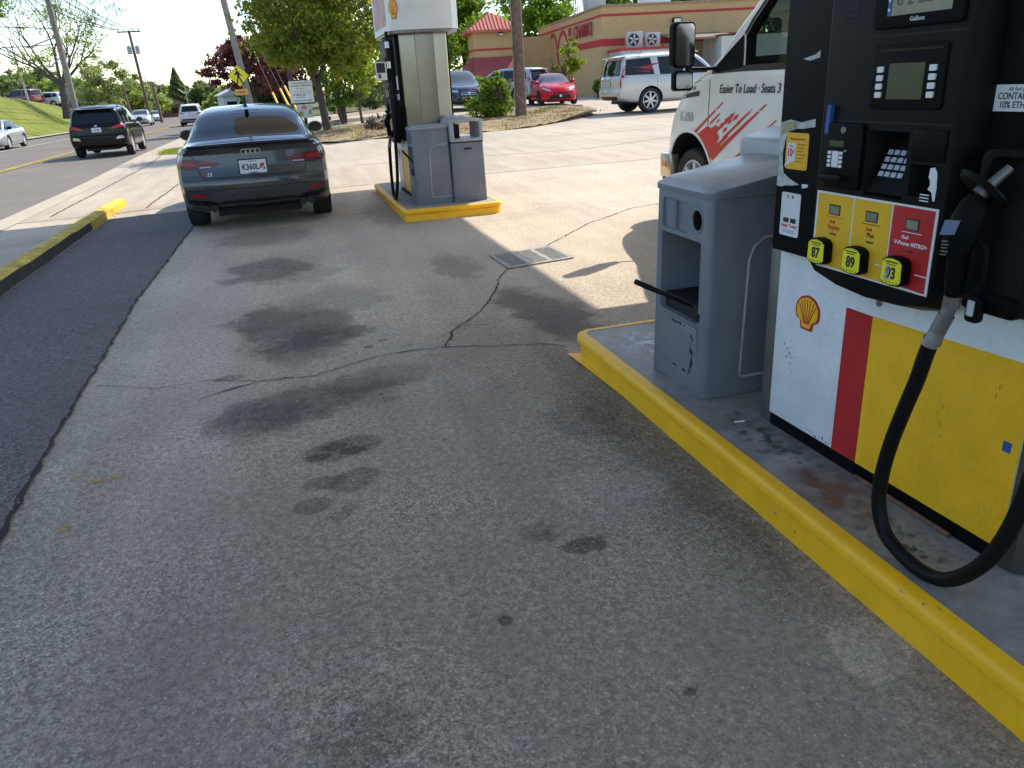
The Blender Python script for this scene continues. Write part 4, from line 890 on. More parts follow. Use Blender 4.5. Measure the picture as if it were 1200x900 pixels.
SPEC['big'] = dict(L=5.25, zb=[(0, .45), (.3, .38), (1, .34), (4.4, .32), (5, .34), (5.25, .42)],
    zs=[(0, 1.16), (.2, 1.18), (1, 1.18), (3.3, 1.17), (4.2, 1.14), (4.8, 1.08), (5.1, 1.0), (5.25, .85)],
    zt=[(0, 1.14), (.03, 1.20), (.09, 1.45), (.15, 1.70), (.21, 1.82), (.34, 1.875), (1.0, 1.915), (2.0, 1.925), (2.8, 1.88), (3.05, 1.80), (3.75, 1.30), (3.95, 1.25), (4.8, 1.17), (5.15, 1.05), (5.25, .9)],
    wl=[(0, .95), (.12, .99), (.5, 1.015), (1.2, 1.02), (3.8, 1.02), (4.6, 1.01), (5.05, .94), (5.25, .82)],
    ws=[(0, .92), (.15, .955), (.6, .975), (1.5, .98), (3.6, .98), (4.3, .96), (4.9, .90), (5.25, .74)],
    wt=[(0, .89), (.09, .85), (.2, .80), (.5, .775), (1.5, .77), (2.7, .77), (3.1, .80), (3.75, .86), (4.2, .86), (5.0, .78), (5.25, .6)],
    rear=[(.4, .10), (.5, .02), (.6, 0), (.74, .0), (.78, .03), (1.1, .04)], front=[(.3, .05), (.5, 0), (1.0, .03)], rc=.06, fc=.14,
    ax=(1.18, 4.13), wr=.41, tw=.28,
    side=[[(.26, 1.26), (.34, 1.72), (1.20, 1.755), (1.32, 1.245)], [(1.56, 1.235), (1.50, 1.755), (2.42, 1.765), (2.42, 1.225)], [(2.52, 1.22), (2.52, 1.765), (2.76, 1.74), (2.92, 1.68), (3.45, 1.30), (3.45, 1.21)]],
    ws_poly=('T', [(-.70, 2.9), (.70, 2.9), (.78, 3.3), (.82, 3.72), (-.82, 3.72), (-.78, 3.3)]), rw_poly=('B', [(-.76, 1.23), (.76, 1.23), (.73, 1.5), (.70, 1.73), (-.70, 1.73), (-.73, 1.5)]),
    mir=(3.4, 1.24), doors=[2.47, 1.42, 3.6], head=[(.62, .80), (.90, .80), (.90, 1.08), (.70, 1.08)], grille=[(-.52, .62), (.52, .62), (.56, 1.05), (-.56, 1.05)], intake=[(-.7, .45), (.7, .45), (.66, .56), (-.66, .56)], plz=.52, handles=[(2.65, 1.08), (1.68, 1.09)])
SPEC['coupe'] = dict(L=4.22, zb=[(0, .30), (.25, .22), (1, .18), (3.4, .17), (4.0, .19), (4.22, .27)],
    zs=[(0, .92), (.2, .95), (.8, .98), (1.5, .95), (2.8, .91), (3.2, .89), (3.8, .79), (4.05, .69), (4.22, .58)],
    zt=[(0, .96), (.08, 1.02), (.3, 1.12), (.8, 1.29), (1.3, 1.375), (1.8, 1.40), (2.2, 1.375), (2.5, 1.29), (3.15, .975), (3.3, .945), (3.7, .87), (4.05, .76), (4.22, .62)],
    wl=[(0, .80), (.12, .85), (.5, .89), (1.2, .895), (3.0, .895), (3.65, .895), (4.0, .84), (4.22, .70)],
    ws=[(0, .74), (.12, .79), (.6, .85), (1.5, .85), (2.8, .845), (3.3, .83), (3.85, .78), (4.05, .72), (4.22, .62)],
    wt=[(0, .66), (.12, .68), (.5, .62), (1.3, .575), (1.8, .57), (2.2, .575), (2.5, .60), (3.1, .68), (3.3, .70), (3.9, .67), (4.22, .5)],
    rear=[(.25, .12), (.4, .02), (.6, 0), (.8, .05), (.95, .05)], front=[(.2, .05), (.4, 0), (.6, .03)], rc=.14, fc=.30,
    ax=(.75, 3.40), wr=.325, tw=.22,
    side=[[(.75, 1.06), (.9, 1.2), (1.3, 1.30), (1.75, 1.335), (1.75, .99)], [(1.82, .985), (1.82, 1.335), (2.1, 1.325), (2.4, 1.25), (2.9, 1.0), (2.9, .95)]],
    ws_poly=('T', [(-.54, 2.36), (.54, 2.36), (.60, 2.75), (.66, 3.12), (-.66, 3.12), (-.60, 2.75)]), rw_poly=('T', [(-.60, .16), (.60, .16), (.56, .6), (.52, .95), (-.52, .95), (-.56, .6)]),
    mir=(2.8, .97), doors=[1.785, 3.0], head=[(.40, .62), (.60, .645), (.79, .77), (.72, .80), (.46, .70)], grille=[(-.50, .33), (.50, .33), (.46, .46), (-.46, .46)], intake=[(-.36, .50), (.36, .50), (.30, .555), (-.30, .555)], plz=.46, handles=[(2.0, .86)])

def loft_body(S, p_ns=46):
    L = S['L']; ys = np.unique(np.concatenate([np.linspace(0, .5, 20), np.linspace(.5, L - .5, p_ns), np.linspace(L - .5, L, 18)]))
    T = {k: pchip(S[k], ys) for k in ('zb', 'zs', 'zt', 'wl', 'ws', 'wt')}
    secs = []
    for i, y in enumerate(ys):
        zb, zs, zt, wl, ws, wt = (T[k][i] for k in ('zb', 'zs', 'zt', 'wl', 'ws', 'wt'))
        zs = min(zs, zt - .005); d = min(.09, (zt - zs) * .45); hh = zs - zb; gh = zt - zs
        p = [(0, zb), (wl * .70, zb), (wl * .93, zb + .015), (wl * .985, zb + .12 * hh), (wl, zb + .35 * hh), (wl, zb + .60 * hh), (wl * .99, zb + .80 * hh), (ws + .006, zs - .05 * min(1, hh)), (ws, zs - .012), (ws - .012, zs), (ws - .03 - .0 * gh, zs + .01 * min(1, gh / .1)),
             (wt + (ws - wt) * .22, zt - d * 1.5), (wt + .01, zt - d), (wt - .05, zt - d * .3), (wt * .6, zt - .004), (0, zt + .006)]
        secs.append(chaikin(p, 2))
    n = len(secs[0]); ns = len(ys); NX = 12
    def shift(x, y, z):
        wr_ = max(0, 1 - y / .7); wf = max(0, 1 - (L - y) / .9); wr_ = wr_ * wr_ * (3 - 2 * wr_); wf = wf * wf * (3 - 2 * wf)
        y2 = y + wr_ * (S['rc'] * (x / .85) ** 2 + float(np.interp(z, [a for a, b in S['rear']], [b for a, b in S['rear']])))
        y2 -= wf * (S['fc'] * (x / .85) ** 2 + float(np.interp(z, [a for a, b in S['front']], [b for a, b in S['front']])))
        return y2
    bm = bmesh.new(); grid = []
    for i, y in enumerate(ys):
        row = []
        for j, (x, z) in enumerate(secs[i]): row.append(bm.verts.new((x, shift(x, y, z), z)))
        left = [row[j] if j in (0, n - 1) else bm.verts.new((-secs[i][j][0], shift(secs[i][j][0], y, secs[i][j][1]), secs[i][j][1])) for j in range(n)]
        grid.append((row, left))
    for i in range(ns - 1):
        for s in (0, 1):
            a, b = grid[i][s], grid[i + 1][s]
            for j in range(n - 1):
                f = (a[j], b[j], b[j + 1], a[j + 1]) if s == 0 else (a[j], a[j + 1], b[j + 1], b[j])
                bm.faces.new(f)
    for i, fl in ((0, 1), (ns - 1, -1)):   # end caps
        R0, L0 = grid[i]; prev = None
        for j in range(1, n - 1):
            x, z = secs[i][j]; y = ys[i]
            row = [L0[j]] + [bm.verts.new((x * (-1 + 2 * k / NX), shift(x * (-1 + 2 * k / NX), y, z), z)) for k in range(1, NX)] + [R0[j]]
            if prev is None:
                for k in range(NX): bm.faces.new([R0[0], row[k], row[k + 1]] if True else [])
            else:
                for k in range(NX): bm.faces.new([prev[k], row[k], row[k + 1], prev[k + 1]])
            prev = row
        for k in range(NX): bm.faces.new([prev[k], R0[n - 1], prev[k + 1]])
    bmesh.ops.recalc_face_normals(bm, faces=bm.faces)
    me = bpy.data.meshes.new('body'); bm.to_mesh(me); bm.free()
    return me
def wheel_wells(me, mats, L, ax, r, wx, zc):
    c = MB().mi(1)
    for y in ax:
        for s in (-1, 1):
            c.lathe([(r, 0), (r, .6)], (s * wx if s > 0 else -wx - .6, y, zc), 'x', 32)
    for m in mats: me.materials.append(m)
    cm = c.mesh('c', mats)
    res = boolean(me, cm)
    res.polygons.foreach_set('use_smooth', [True] * len(res.polygons)); res.set_sharp_from_angle(angle=R_(42))
    return res
def bvh_of(me):
    bm = bmesh.new(); bm.from_mesh(me); t = BVHTree.FromBMesh(bm); bm.free(); return t
AX = {'L': (lambda a, b: Vector((-6, a, b)), Vector((1, 0, 0))), 'R': (lambda a, b: Vector((6, a, b)), Vector((-1, 0, 0))), 'B': (lambda a, b: Vector((a, -6, b)), Vector((0, 1, 0))),
      'F': (lambda a, b: Vector((a, 14, b)), Vector((0, -1, 0))), 'T': (lambda a, b: Vector((a, b, 6)), Vector((0, 0, -1)))}
class Band(list): pass
def dec_mesh(bv, axis, poly, off, m, mb=None, cell=.06, name='decal'):
    """sheet of the polygon (or band along a line) laid on the body surface"""
    o, d = AX[axis]
    if isinstance(poly, Band):
        bm = bmesh.new(); n = len(poly) // 2; l = [bm.verts.new((*p, 0)) for p in poly[:n]]; r = [bm.verts.new((*p, 0)) for p in poly[n:][::-1]]
        for i in range(n - 1): bm.faces.new((l[i], r[i], r[i + 1], l[i + 1]))
    else: bm = gridpoly(poly, cell)
    cx = sum(p[0] for p in poly) / len(poly); cy = sum(p[1] for p in poly) / len(poly)
    for v in bm.verts:
        a, b = v.co.x, v.co.y; h = bv.ray_cast(o(a, b), d)
        for k in range(60):   # beyond the outline: pull in towards the middle of the shape
            if h[0] is not None: break
            a += (cx - a) * .02; b += (cy - b) * .02; h = bv.ray_cast(o(a, b), d)
        if h[0] is None: h = bv.find_nearest(o(a, b) + d * 5)
        nrm = h[1] if h[1].dot(d) < 0 else -h[1]
        v.co = h[0] + nrm * off
    vs = [tuple(v.co) for v in bm.verts]; bm.verts.index_update(); fs = [[v.index for v in f.verts] for f in bm.faces]; bm.free()
    if mb is not None: mb.add(vs, fs); return mb
    mb = MB(); mb.add(vs, fs); return mb
def band(pts, w):
    """polyline widened to a polygon"""
    P_ = [Vector(p) for p in dens([tuple(p) for p in pts], .05 if w < .06 else .3)]; l = []; r = []
    for i, p in enumerate(P_):
        t = (P_[min(i + 1, len(P_) - 1)] - P_[max(i - 1, 0)]).normalized(); nn = Vector((-t.y, t.x)) * w / 2; l.append(tuple(p + nn)); r.append(tuple(p - nn))
    return Band(l + r[::-1])
def make_wheel(r, tw, rim, spokes, parent, pos, side):
    w = tw / 2; rr = r * .70
    mb = MB(); mb.lathe([(rr, -w * .9), (r * .93, -w), (r * .985, -w * .8), (r, -w * .4), (r, w * .4), (r * .985, w * .8), (r * .93, w), (rr, w * .9), (rr * .97, w * .5), (rr * .97, -w * .5), (rr, -w * .9)], (0, 0, 0), 'x', 32, cap=False)
    o = mb.build('wheel', M_tyre, parent, smooth=True, angle=50); o.location = pos
    mb = MB(); mb.lathe([(rr * .98, -w * .5), (rr * 1.0, side * w * .86), (rr * .93, side * w * .9), (rr * .90, side * w * .45), (rr * .88, -side * w * .5)], (0, 0, 0), 'x', 32, cap=False)
    for k in range(spokes):
        a = 2 * math.pi * k / spokes; q = Matrix.Rotation(a, 3, 'X')
        mb.add([q @ Vector((x, y, z)) for z, wy in ((.02, .035), (rr * .93, .022)) for x in (side * w * .45, side * w * (.80 if z > .1 else .86)) for y in (-wy, wy)], [(0, 1, 3, 2), (4, 6, 7, 5), (0, 4, 5, 1), (2, 3, 7, 6), (0, 2, 6, 4), (1, 5, 7, 3)])
    mb.lathe([(.06, side * w * .4), (.06, side * w * .9), (.03, side * w * .95)], (0, 0, 0), 'x', 16)
    mb.build('rim', rim, o, smooth=True, angle=40)
    mb = MB(); mb.lathe([(rr * .9, side * w * .1), (rr * .9, side * w * .2)], (0, 0, 0), 'x', 24); mb.build('brake_disc', M_dark, o)
    return o
def make_car(name, label, cat, loc, rz, kind, pm, group=None, rim=None, spokes=10, extra=None, glass=None, wheels=True, over=None, parts=True, tail=None, scale=1.):
    S = dict(SPEC[kind]); S.update(over or {})
    L = S['L']; root = empty(name, loc, label, cat, group, rz, scale)
    me = loft_body(S); wx = max(b for a, b in S['wl'])
    me = wheel_wells(me, [pm, M_dark], L, S['ax'], S['wr'] + .045, .52, S['wr'] + .01)
    bv = bvh_of(me); off = Vector((0, -L / 2, 0))
    gaps = MB()
    def shift(mb): mb.v = [(a, b - L / 2, c) for a, b, c in mb.v]; return mb
    bl = (S['side'][-1][-2][1] + S['side'][-1][-1][1]) / 2
    for s in 'LR':
        for y in S['doors']:
            zlo = min(S['side'][0][-1][1], bl) - .02
            dec_mesh(bv, s, band([(y, .30), (y, zlo)], .010), .0012, None, gaps)
        dec_mesh(bv, s, band([(min(S['doors']), .33 if kind != 'big' else .42), (max(S['doors']), .31 if kind != 'big' else .40)], .012), .0012, None, gaps)
    hy = S['ws_poly'][1][2][1] + .10
    dec_mesh(bv, 'T', band([(-.62, hy), (.62, hy)], .012), .0012, None, gaps)
    for x in (-.66, .66): dec_mesh(bv, 'T', band([(x, hy), (x * .93, L - .42)], .010), .0012, None, gaps)
    if S.get('rear_gap'):
        for ln in S['rear_gap']: dec_mesh(bv, 'B', band(ln, .009), .0012, None, gaps)
    body = link('body', me, root); body.data.transform(Matrix.Translation(off))
    shift(gaps).build('panel_gap', M_gap, body)
    def D(nm, axis, poly, m, o_=.003, par=None, cell=.06): return shift(dec_mesh(bv, axis, poly, o_, m, cell=cell)).build(nm, m, par or root, smooth=True)
    gl = glass or M_glass
    for s in 'LR':
        for w in S['side']:
            cx = sum(p[0] for p in w) / len(w); cz = sum(p[1] for p in w) / len(w)
            fr = D('window', s, [(cx + (a - cx) * 1.035, cz + (b - cz) * 1.07) for a, b in w], M_trimb, .002); D('pane', s, w, gl, .004, fr)
        for (y, z) in S['handles']: 
            mb = dec_mesh(bv, s, rrect(y - .11, y + .09, z - .014, z + .014, .012), .012, None, cell=.03); shift(mb).build('door_handle', S.get('hm', pm), root, smooth=True)
    w = D('windscreen', S['ws_poly'][0], S['ws_poly'][1], M_glassc, .003)
    rwp = S['rw_poly']; D('rear_window', rwp[0], rwp[1], gl, .003)
    for sx in (-1, 1):
        h = D('headlight', 'F', [(sx * a, b) for a, b in S['head']], M_head, .004); 
    D('grille', 'F', S['grille'], M_trimb, .005)
    for i in range(3):
        z0, z1 = S['grille'][0][1], S['grille'][2][1]; z = z0 + (z1 - z0) * (i + .8) / 3.4; x = abs(S['grille'][0][0]) * .92
        D('grille_bar', 'F', [(-x, z), (x, z), (x, z + .018), (-x, z + .018)], S.get('gm', M_chrome), .009)
    D('air_intake', 'F', S['intake'], M_trimb, .004)
    D('emblem', 'F', circle(0, (S['grille'][0][1] + S['grille'][2][1]) / 2 + S.get('emz', .02), .055, 16, .045), M_chrome, .014, cell=.03)
    D('skirt', 'F', [(-.55, S['zb'][-1][1] + .01), (.55, S['zb'][-1][1] + .01), (.55, S['zb'][-1][1] + .06), (-.55, S['zb'][-1][1] + .06)], M_trimb, .003)
    my, mz = S['mir']
    for sx in (-1, 1):
        hit = bv.ray_cast(Vector((sx * 6, my, mz)), Vector((-sx, 0, 0)))[0]; x0 = abs(hit.x) if hit else wx
        mb = MB(); vs = []
        mb.lathe([(.03, -.07), (.075, -.065), (.088, -.02), (.08, .04), (.035, .085)], (sx * (x0 + .145), my, mz + .05), 'y', 16, Matrix.Diagonal((1.35, 1, .95)))
        mb.tube([(sx * (x0 - .02), my + .02, mz), (sx * (x0 + .12), my, mz + .03)], .022, 8)
        mb.v = [(a, b - L / 2, c) for a, b, c in mb.v]; m_ = mb.build('side_mirror', S.get('mirm', M_mirb), root, smooth=True, angle=60)
        mb = MB(); mb.lathe([(.078, 0), (.07, -.004)], (sx * (x0 + .145), my - .068 - L / 2, mz + .05), 'y', 16, Matrix.Diagonal((1.3, 1, .9))); mb.build('mirror_glass', M_glass, m_)
    for y in S['ax']:
        for sx in (-1, 1): make_wheel(S['wr'], S['tw'], rim or M_rim, spokes, root, (sx * (wx - S['tw'] / 2 - .015), y - L / 2, S['wr']), sx)
    mb = MB(); mb.box(-.5, .5, -L / 2 + .35, L / 2 - .4, S['zb'][2][1] - .03, S['zb'][2][1] + .08); mb.build('underbody', M_dark, root)
    if extra: extra(root, bv, D, S, L, shift, pm)
    return root
def put_text(bv, axis, s, size, a0, b0, m, par, L, off=.006, **k):
    o, d = AX[axis]
    def fn(x, y, dd):
        sx = -x if axis in 'FL' else x
        a = a0 + (-x if axis in 'F' else (-x if axis == 'L' else x)); b = b0 + y
        h = bv.ray_cast(o(a, b), d); p = h[0] if h[0] is not None else o(a, b) + d * 5
        return Vector((p.x, p.y - L / 2, p.z)) - d * (off + dd)
    return text(s, size, fn, m, par, depth=.0015, **k)
def plate_text(bv, axis, s, zc, w, h, par, L, D, ink=None, size=.075, frame=True, style=0):
    """number plate at a height zc on the rear or front"""
    o, d = AX[axis]; p = bv.ray_cast(o(0, zc), d)[0]; y0 = p.y - L / 2 - d.y * .012; sg = 1 if d.y > 0 else -1
    f = lambda a, b, dd: Vector((a * sg, y0 - d.y * dd, zc + b))
    mb = MB(); mb.prism(rrect(-w / 2 - .012, w / 2 + .012, -h / 2 - .012, h / 2 + .012, .012), -.03, .004, f); fr = mb.build('number_plate', M_trimb if frame else M_chrome, par)
    mb = MB(); mb.prism(rrect(-w / 2, w / 2, -h / 2, h / 2, .01), .004, .006, f); mb.build('plate_face', M_plate, fr)
    if s:
        text(s, size, lambda x, y, dd: f(x - (.03 if style else 0), y - size * .36, .0065 + dd), ink or M_bprint, fr, bold=.0028, sx=.8)
        mb = MB(); mb.prism([(-.05, h / 2 - .02), (.05, h / 2 - .02), (.05, h / 2 - .010), (-.05, h / 2 - .010)], .006, .0068, f); mb.prism([(-.055, -h / 2 + .008), (.055, -h / 2 + .008), (.055, -h / 2 + .015), (-.055, -h / 2 + .015)], .006, .0068, f)
        mb.build('plate_print', mat('plate_ink', (.25, .25, .3), .6), fr)
    if style:
        mb = MB(); mb.prism([(.075, -.02), (.13, .0), (.135, .035), (.085, .03)], .006, .0068, f); mb.build('plate_flag', M_rprint, fr)
        mb = MB(); mb.prism([(.075, -.028), (.105, -.018), (.10, .0), (.078, -.004)], .0068, .0074, f); mb.prism([(.115, -.04), (.138, -.04), (.138, -.015), (.115, -.015)], .006, .0068, f); mb.build('plate_star', M_lblue, fr)
    return fr

# --- the dark grey sedan at the pumps
P_dgrey = mat('paint_nardo', (.050, .054, .060), .30, .35, var=.04, vs_=3, coat=1.)
def sedan_rear(root, bv, D, S, L, shift, pm):
    for sx in (-1, 1):
        o_ = D('tail_light', 'B', [(sx * a, b) for a, b in [(.36, .795), (.46, .815), (.60, .845), (.885, .868), (.885, .75), (.72, .732), (.52, .738), (.42, .765)]], M_tailb, .004, cell=.04)
        D('lamp_strip', 'B', [(sx * a, b) for a, b in [(.62, .775), (.86, .79), (.86, .835), (.66, .825)]], M_taild, .007, o_, .04)
        D('lamp_strip', 'B', [(sx * a, b) for a, b in [(.40, .783), (.58, .80), (.58, .826), (.46, .808)]], M_taild, .007, o_, .04)
        D('reverse_lamp', 'B', [(sx * a, b) for a, b in [(.46, .756), (.60, .750), (.60, .763), (.47, .766)]], M_tailw, .007, o_, .04)
        D('reflector', 'B', [(sx * a, b) for a, b in [(.58, .415), (.76, .43), (.76, .465), (.60, .45)]], M_taild, .004, None, .04)
        D('bumper_vent', 'B', [(sx * a, b) for a, b in [(.50, .37), (.80, .40), (.82, .385), (.74, .35), (.52, .35)]], M_trimb, .003, None, .04)
        for x in (.52, .61):
            mb = MB(); mb.lathe([(.033, -.0), (.037, -.01), (.037, .14), (.03, .14)], (sx * x, .07 - L / 2, .275), 'y', 20); e = mb.build('exhaust_tip', M_metal, root, smooth=True)
            mb = MB(); mb.lathe([(.030, -.012), (.030, -.008)], (sx * x, .07 - L / 2, .275), 'y', 20); mb.build('exhaust_bore', M_dark, e)
    D('diffuser', 'B', [(-.76, .30), (-.70, .375), (-.45, .34), (-.40, .36), (.40, .36), (.45, .34), (.70, .375), (.76, .30), (.6, .235), (-.6, .235)], M_trimb, .004, None, .05)
    D('bumper_crease', 'B', [(-.78, .492), (.78, .492), (.78, .500), (-.78, .500)], M_gap, .002)
    D('bumper_crease', 'B', [(-.84, .612), (.84, .612), (.84, .617), (-.84, .617)], M_gap, .002)
    sp = MB(); n = 18
    for i in range(n + 1):
        x = -.70 + 1.4 * i / n; q = (x / .70) ** 2; y = -.035 + .10 * q
        sp.v += [(x, y + .16, 1.000 - .010 * q), (x, y + .02, 1.022 - .014 * q), (x, y, 1.018 - .014 * q), (x, y + .015, .990 - .012 * q), (x, y + .14, .985)]
    for i in range(n):
        for j in range(5): sp.f.append([i * 5 + j, i * 5 + (j + 1) % 5, (i + 1) * 5 + (j + 1) % 5, (i + 1) * 5 + j]); sp.m.append(0)
    sp.f += [[0, 1, 2, 3, 4][::-1], [n * 5 + k for k in range(5)]]; sp.m += [0, 0]
    shift(sp).build('spoiler', mat('spoiler_dark', (.03, .032, .036), .3, .2, coat=.8), root, smooth=True, angle=50)
    e = None
    hit = bv.ray_cast(Vector((0, -6, .905)), Vector((0, 1, 0)))[0]
    mb = MB()
    for k in range(4):
        cx = -.078 + .052 * k; mb.tube([(cx + .031 * math.cos(a), hit.y - L / 2 - .008, .905 + .031 * math.sin(a)) for a in np.linspace(0, 2 * math.pi, 25)], .0045, 6, cap=False)
    mb.build('rear_emblem', M_chrome, root, smooth=True)
    plate_text(bv, 'B', 'K360L', .735, .305, .152, root, L, D, mat('plate_green', (.015, .025, .05), .5), .092, True, 1)
    t = put_text(bv, 'B', 'S3', .058, -.53, .655, M_chrome, root, L, bold=.0, align='LEFT', shear=.15); D('badge', 'B', [(-.565, .653), (-.545, .653), (-.535, .695), (-.555, .695)], M_rprint, .006, t, .03)
    fin = MB(); fin.add([(-.028, 1.30, 1.392), (.028, 1.30, 1.392), (.022, 1.52, 1.405), (-.022, 1.52, 1.405), (0, 1.31, 1.455), (0, 1.34, 1.458)], [(0, 1, 4), (1, 2, 5, 4), (2, 3, 5), (3, 0, 4, 5)])
    fin.v = [(a, b - L / 2, c - .012) for a, b, c in fin.v]; fin.build('roof_antenna', M_trimb, root)
    D('brake_light', 'T', [(-.16, 1.40), (.16, 1.40), (.16, 1.425), (-.16, 1.425)], M_taild, .006)
SED_GAP = [[(-.675, .90), (-.655, .87), (-.63, .80), (-.60, .66), (-.55, .632), (.55, .632), (.60, .66), (.63, .80), (.655, .87), (.675, .90)]]
make_car('parked_car', 'dark grey sedan seen from behind, stopped between the pump lane and the yellow kerb', 'car', (-.40, 9.80 + 2.225, 0), R_(.6), 'sedan', P_dgrey, rim=M_rimd, extra=sedan_rear, over=dict(rear_gap=SED_GAP))

def suv_rear(tail, tm=None, plate='', style='low'):
    def f(root, bv, D, S, L, shift, pm):
        for sx in (-1, 1):
            D('tail_light', 'B', [(sx * a, b) for a, b in tail], tm or M_tail, .005, None, .05)
        plate_text(bv, 'B', plate, S.get('rpz', .93), .305, .152, root, L, D, size=.07)
        for rg in (-1, 1):
            mb = MB(); pts = [(rg * .66, 1.0, 1.655), (rg * .665, 1.2, 1.72), (rg * .665, 2.4, 1.725), (rg * .66, 2.7, 1.67)] if S['L'] < 5 else [(rg * .76, .8, 1.875), (rg * .765, 1.0, 1.94), (rg * .765, 2.8, 1.945), (rg * .76, 3.05, 1.88)]
            mb.tube(pts, .018, 8); shift(mb).build('roof_rail', S.get('railm', M_trimb), root, smooth=True)
        zt_ = 1.63 if S['L'] < 5 else 1.84; y_ = .24 if S['L'] < 5 else .13
        mb = MB(); mb.prism([(y_ - .10, zt_ - .02), (y_ + .22, zt_ + .025), (y_ + .22, zt_ - .02), (y_ - .08, zt_ - .05)], -.58 if S['L'] < 5 else -.72, .58 if S['L'] < 5 else .72, lambda a, b, d: (d, a, b)); shift(mb).build('spoiler', pm, root, bevel=.01)
        D('lower_bumper', 'B', [(-.74, .45), (.74, .45), (.70, .58), (-.70, .58)], M_trimb, .004)
        mb = dec_mesh(bv, 'B', circle(0, S.get('emb', 1.06), .05, 14, .035), .006, None, cell=.03); shift(mb).build('rear_emblem', M_chrome, root)
        for sx in (-1, 1): D('bumper_trim', 'B', [(sx * .56, .60), (sx * .82, .62), (sx * .80, .72), (sx * .62, .69)], S.get('btm', M_chrome), .004, None, .05)
    return f
TAIL_HI = [(.44, .93), (.58, .955), (.90, 1.0), (.90, 1.09), (.70, 1.07), (.52, 1.01)]
P_black = paint('black', (.004, .004, .0045), rough=.2, spec=.15, coat=.35); P_wht = paint('white', (.70, .70, .69)); P_silver = paint('silver', (.46, .47, .48), .45, .35); P_red = paint('red', (.50, .004, .010), rough=.2, spec=.15, coat=.4); P_navy = paint('navy', (.012, .018, .035), .3); P_lsil = paint('champagne', (.52, .505, .48), .25, .35); P_maroon = paint('maroon', (.16, .015, .02))
SUV_GAP = [[(-.70, 1.08), (-.70, .74), (.70, .74), (.70, 1.08)]]
make_car('moving_car', 'black SUV with roof rails driving away on the street', 'car', (-6.15, 33.05, zg(-6.15, 33)), R_(1), 'suv', P_black, extra=suv_rear(TAIL_HI, None, 'TN 482'), over=dict(rear_gap=SUV_GAP))
make_car('moving_car', 'white SUV with roof rack far down the street ahead of the grey sedan', 'car', (-7.05, 74.5, zg(-7, 74)), R_(1), 'suv', P_wht, extra=suv_rear(TAIL_HI, None, ''), over=dict(railm=M_chrome, rear_gap=SUV_GAP))
make_car('moving_car', 'silver sedan cut by the left picture edge below the grass bank', 'car', (-14.15, 47.2, zg(-14.1, 47)), R_(180), 'sedan', P_silver, over=dict(hm=M_chrome))
make_car('moving_car', 'pale silver car coming down the street behind the black SUV', 'car', (-13.2, 88.5, zg(-13, 88)), R_(184), 'sedan', P_lsil, scale=1.08)
make_car('parked_car', 'dark car whose roof shows between the white SUV and the crossing sign', 'car', (-5.3, 80, zg(-5.3, 80)), 0, 'sedan', P_black)
make_car('parked_car', 'small white car far off at the bend beyond the utility poles', 'car', (-15.2, 112, -.85), R_(190), 'sedan', P_wht)

# restaurant lot
BIG_TAIL = [(.84, .86), (.945, .86), (.92, 1.60), (.86, 1.60)]
make_car('parked_car', 'large champagne silver SUV with chrome wheels and tinted windows', 'car', (13.85, 26.5, zg(13, 26.5) + .01), R_(-90), 'big', P_lsil, rim=M_rim, spokes=7, extra=suv_rear(BIG_TAIL, M_taild, 'AB7 204'), over=dict(hm=M_chrome, btm=P_lsil, railm=M_chrome, rpz=.98, emb=1.14))
make_car('parked_car', 'bright red hatchback coupe with black grille facing the lane', 'car', (12.75, 36.9, .36), R_(172), 'coupe', P_red, rim=M_rimd, spokes=5, over=dict(gm=M_trimb, mirm=P_red))
make_car('parked_car', 'navy blue SUV facing forward beside the far pump', 'car', (8.4, 38.2, .41), R_(181), 'suv', P_navy, over=dict(L=4.6, ax=(.95, 3.6)) if False else None, extra=suv_rear(TAIL_HI))
make_car('parked_car', 'silver crossover with red tail light behind the wooden pole', 'car', (11.55, 40.2, .39), R_(30), 'suv', P_silver, extra=suv_rear([(.62, .98), (.90, 1.0), (.86, 1.42), (.76, 1.40), (.74, 1.12)], None, ''))
make_car('parked_car', 'dark sedan between the navy SUV and the silver crossover', 'car', (11.0, 45.0, .42), R_(178), 'sedan', P_navy)
# hilltop lot across the street
for lb, kd, pmx, px, py, rz in (('maroon pickup-like SUV with pale roof at the left on the grassy hilltop', 'big', P_maroon, -29.6, 111, 62), ('white car with orange side on the grassy hilltop beside the light pole', 'suv', P_wht, -27.2, 112.5, 70),
                        ('black sedan on the grassy hilltop in front of the bare tree', 'sedan', P_black, -26.0, 117.5, 75), ('silver sedan at the right end of the hilltop row', 'sedan', P_silver, -24.6, 121, 80), ('white car cut by the left picture edge on the hilltop', 'suv', P_wht, -32.5, 106, 60)):
    make_car('parked_car', lb, 'car', (px, py, lot_h(px, py) + .02), R_(rz), kd, pmx, 'cars parked on the hilltop')

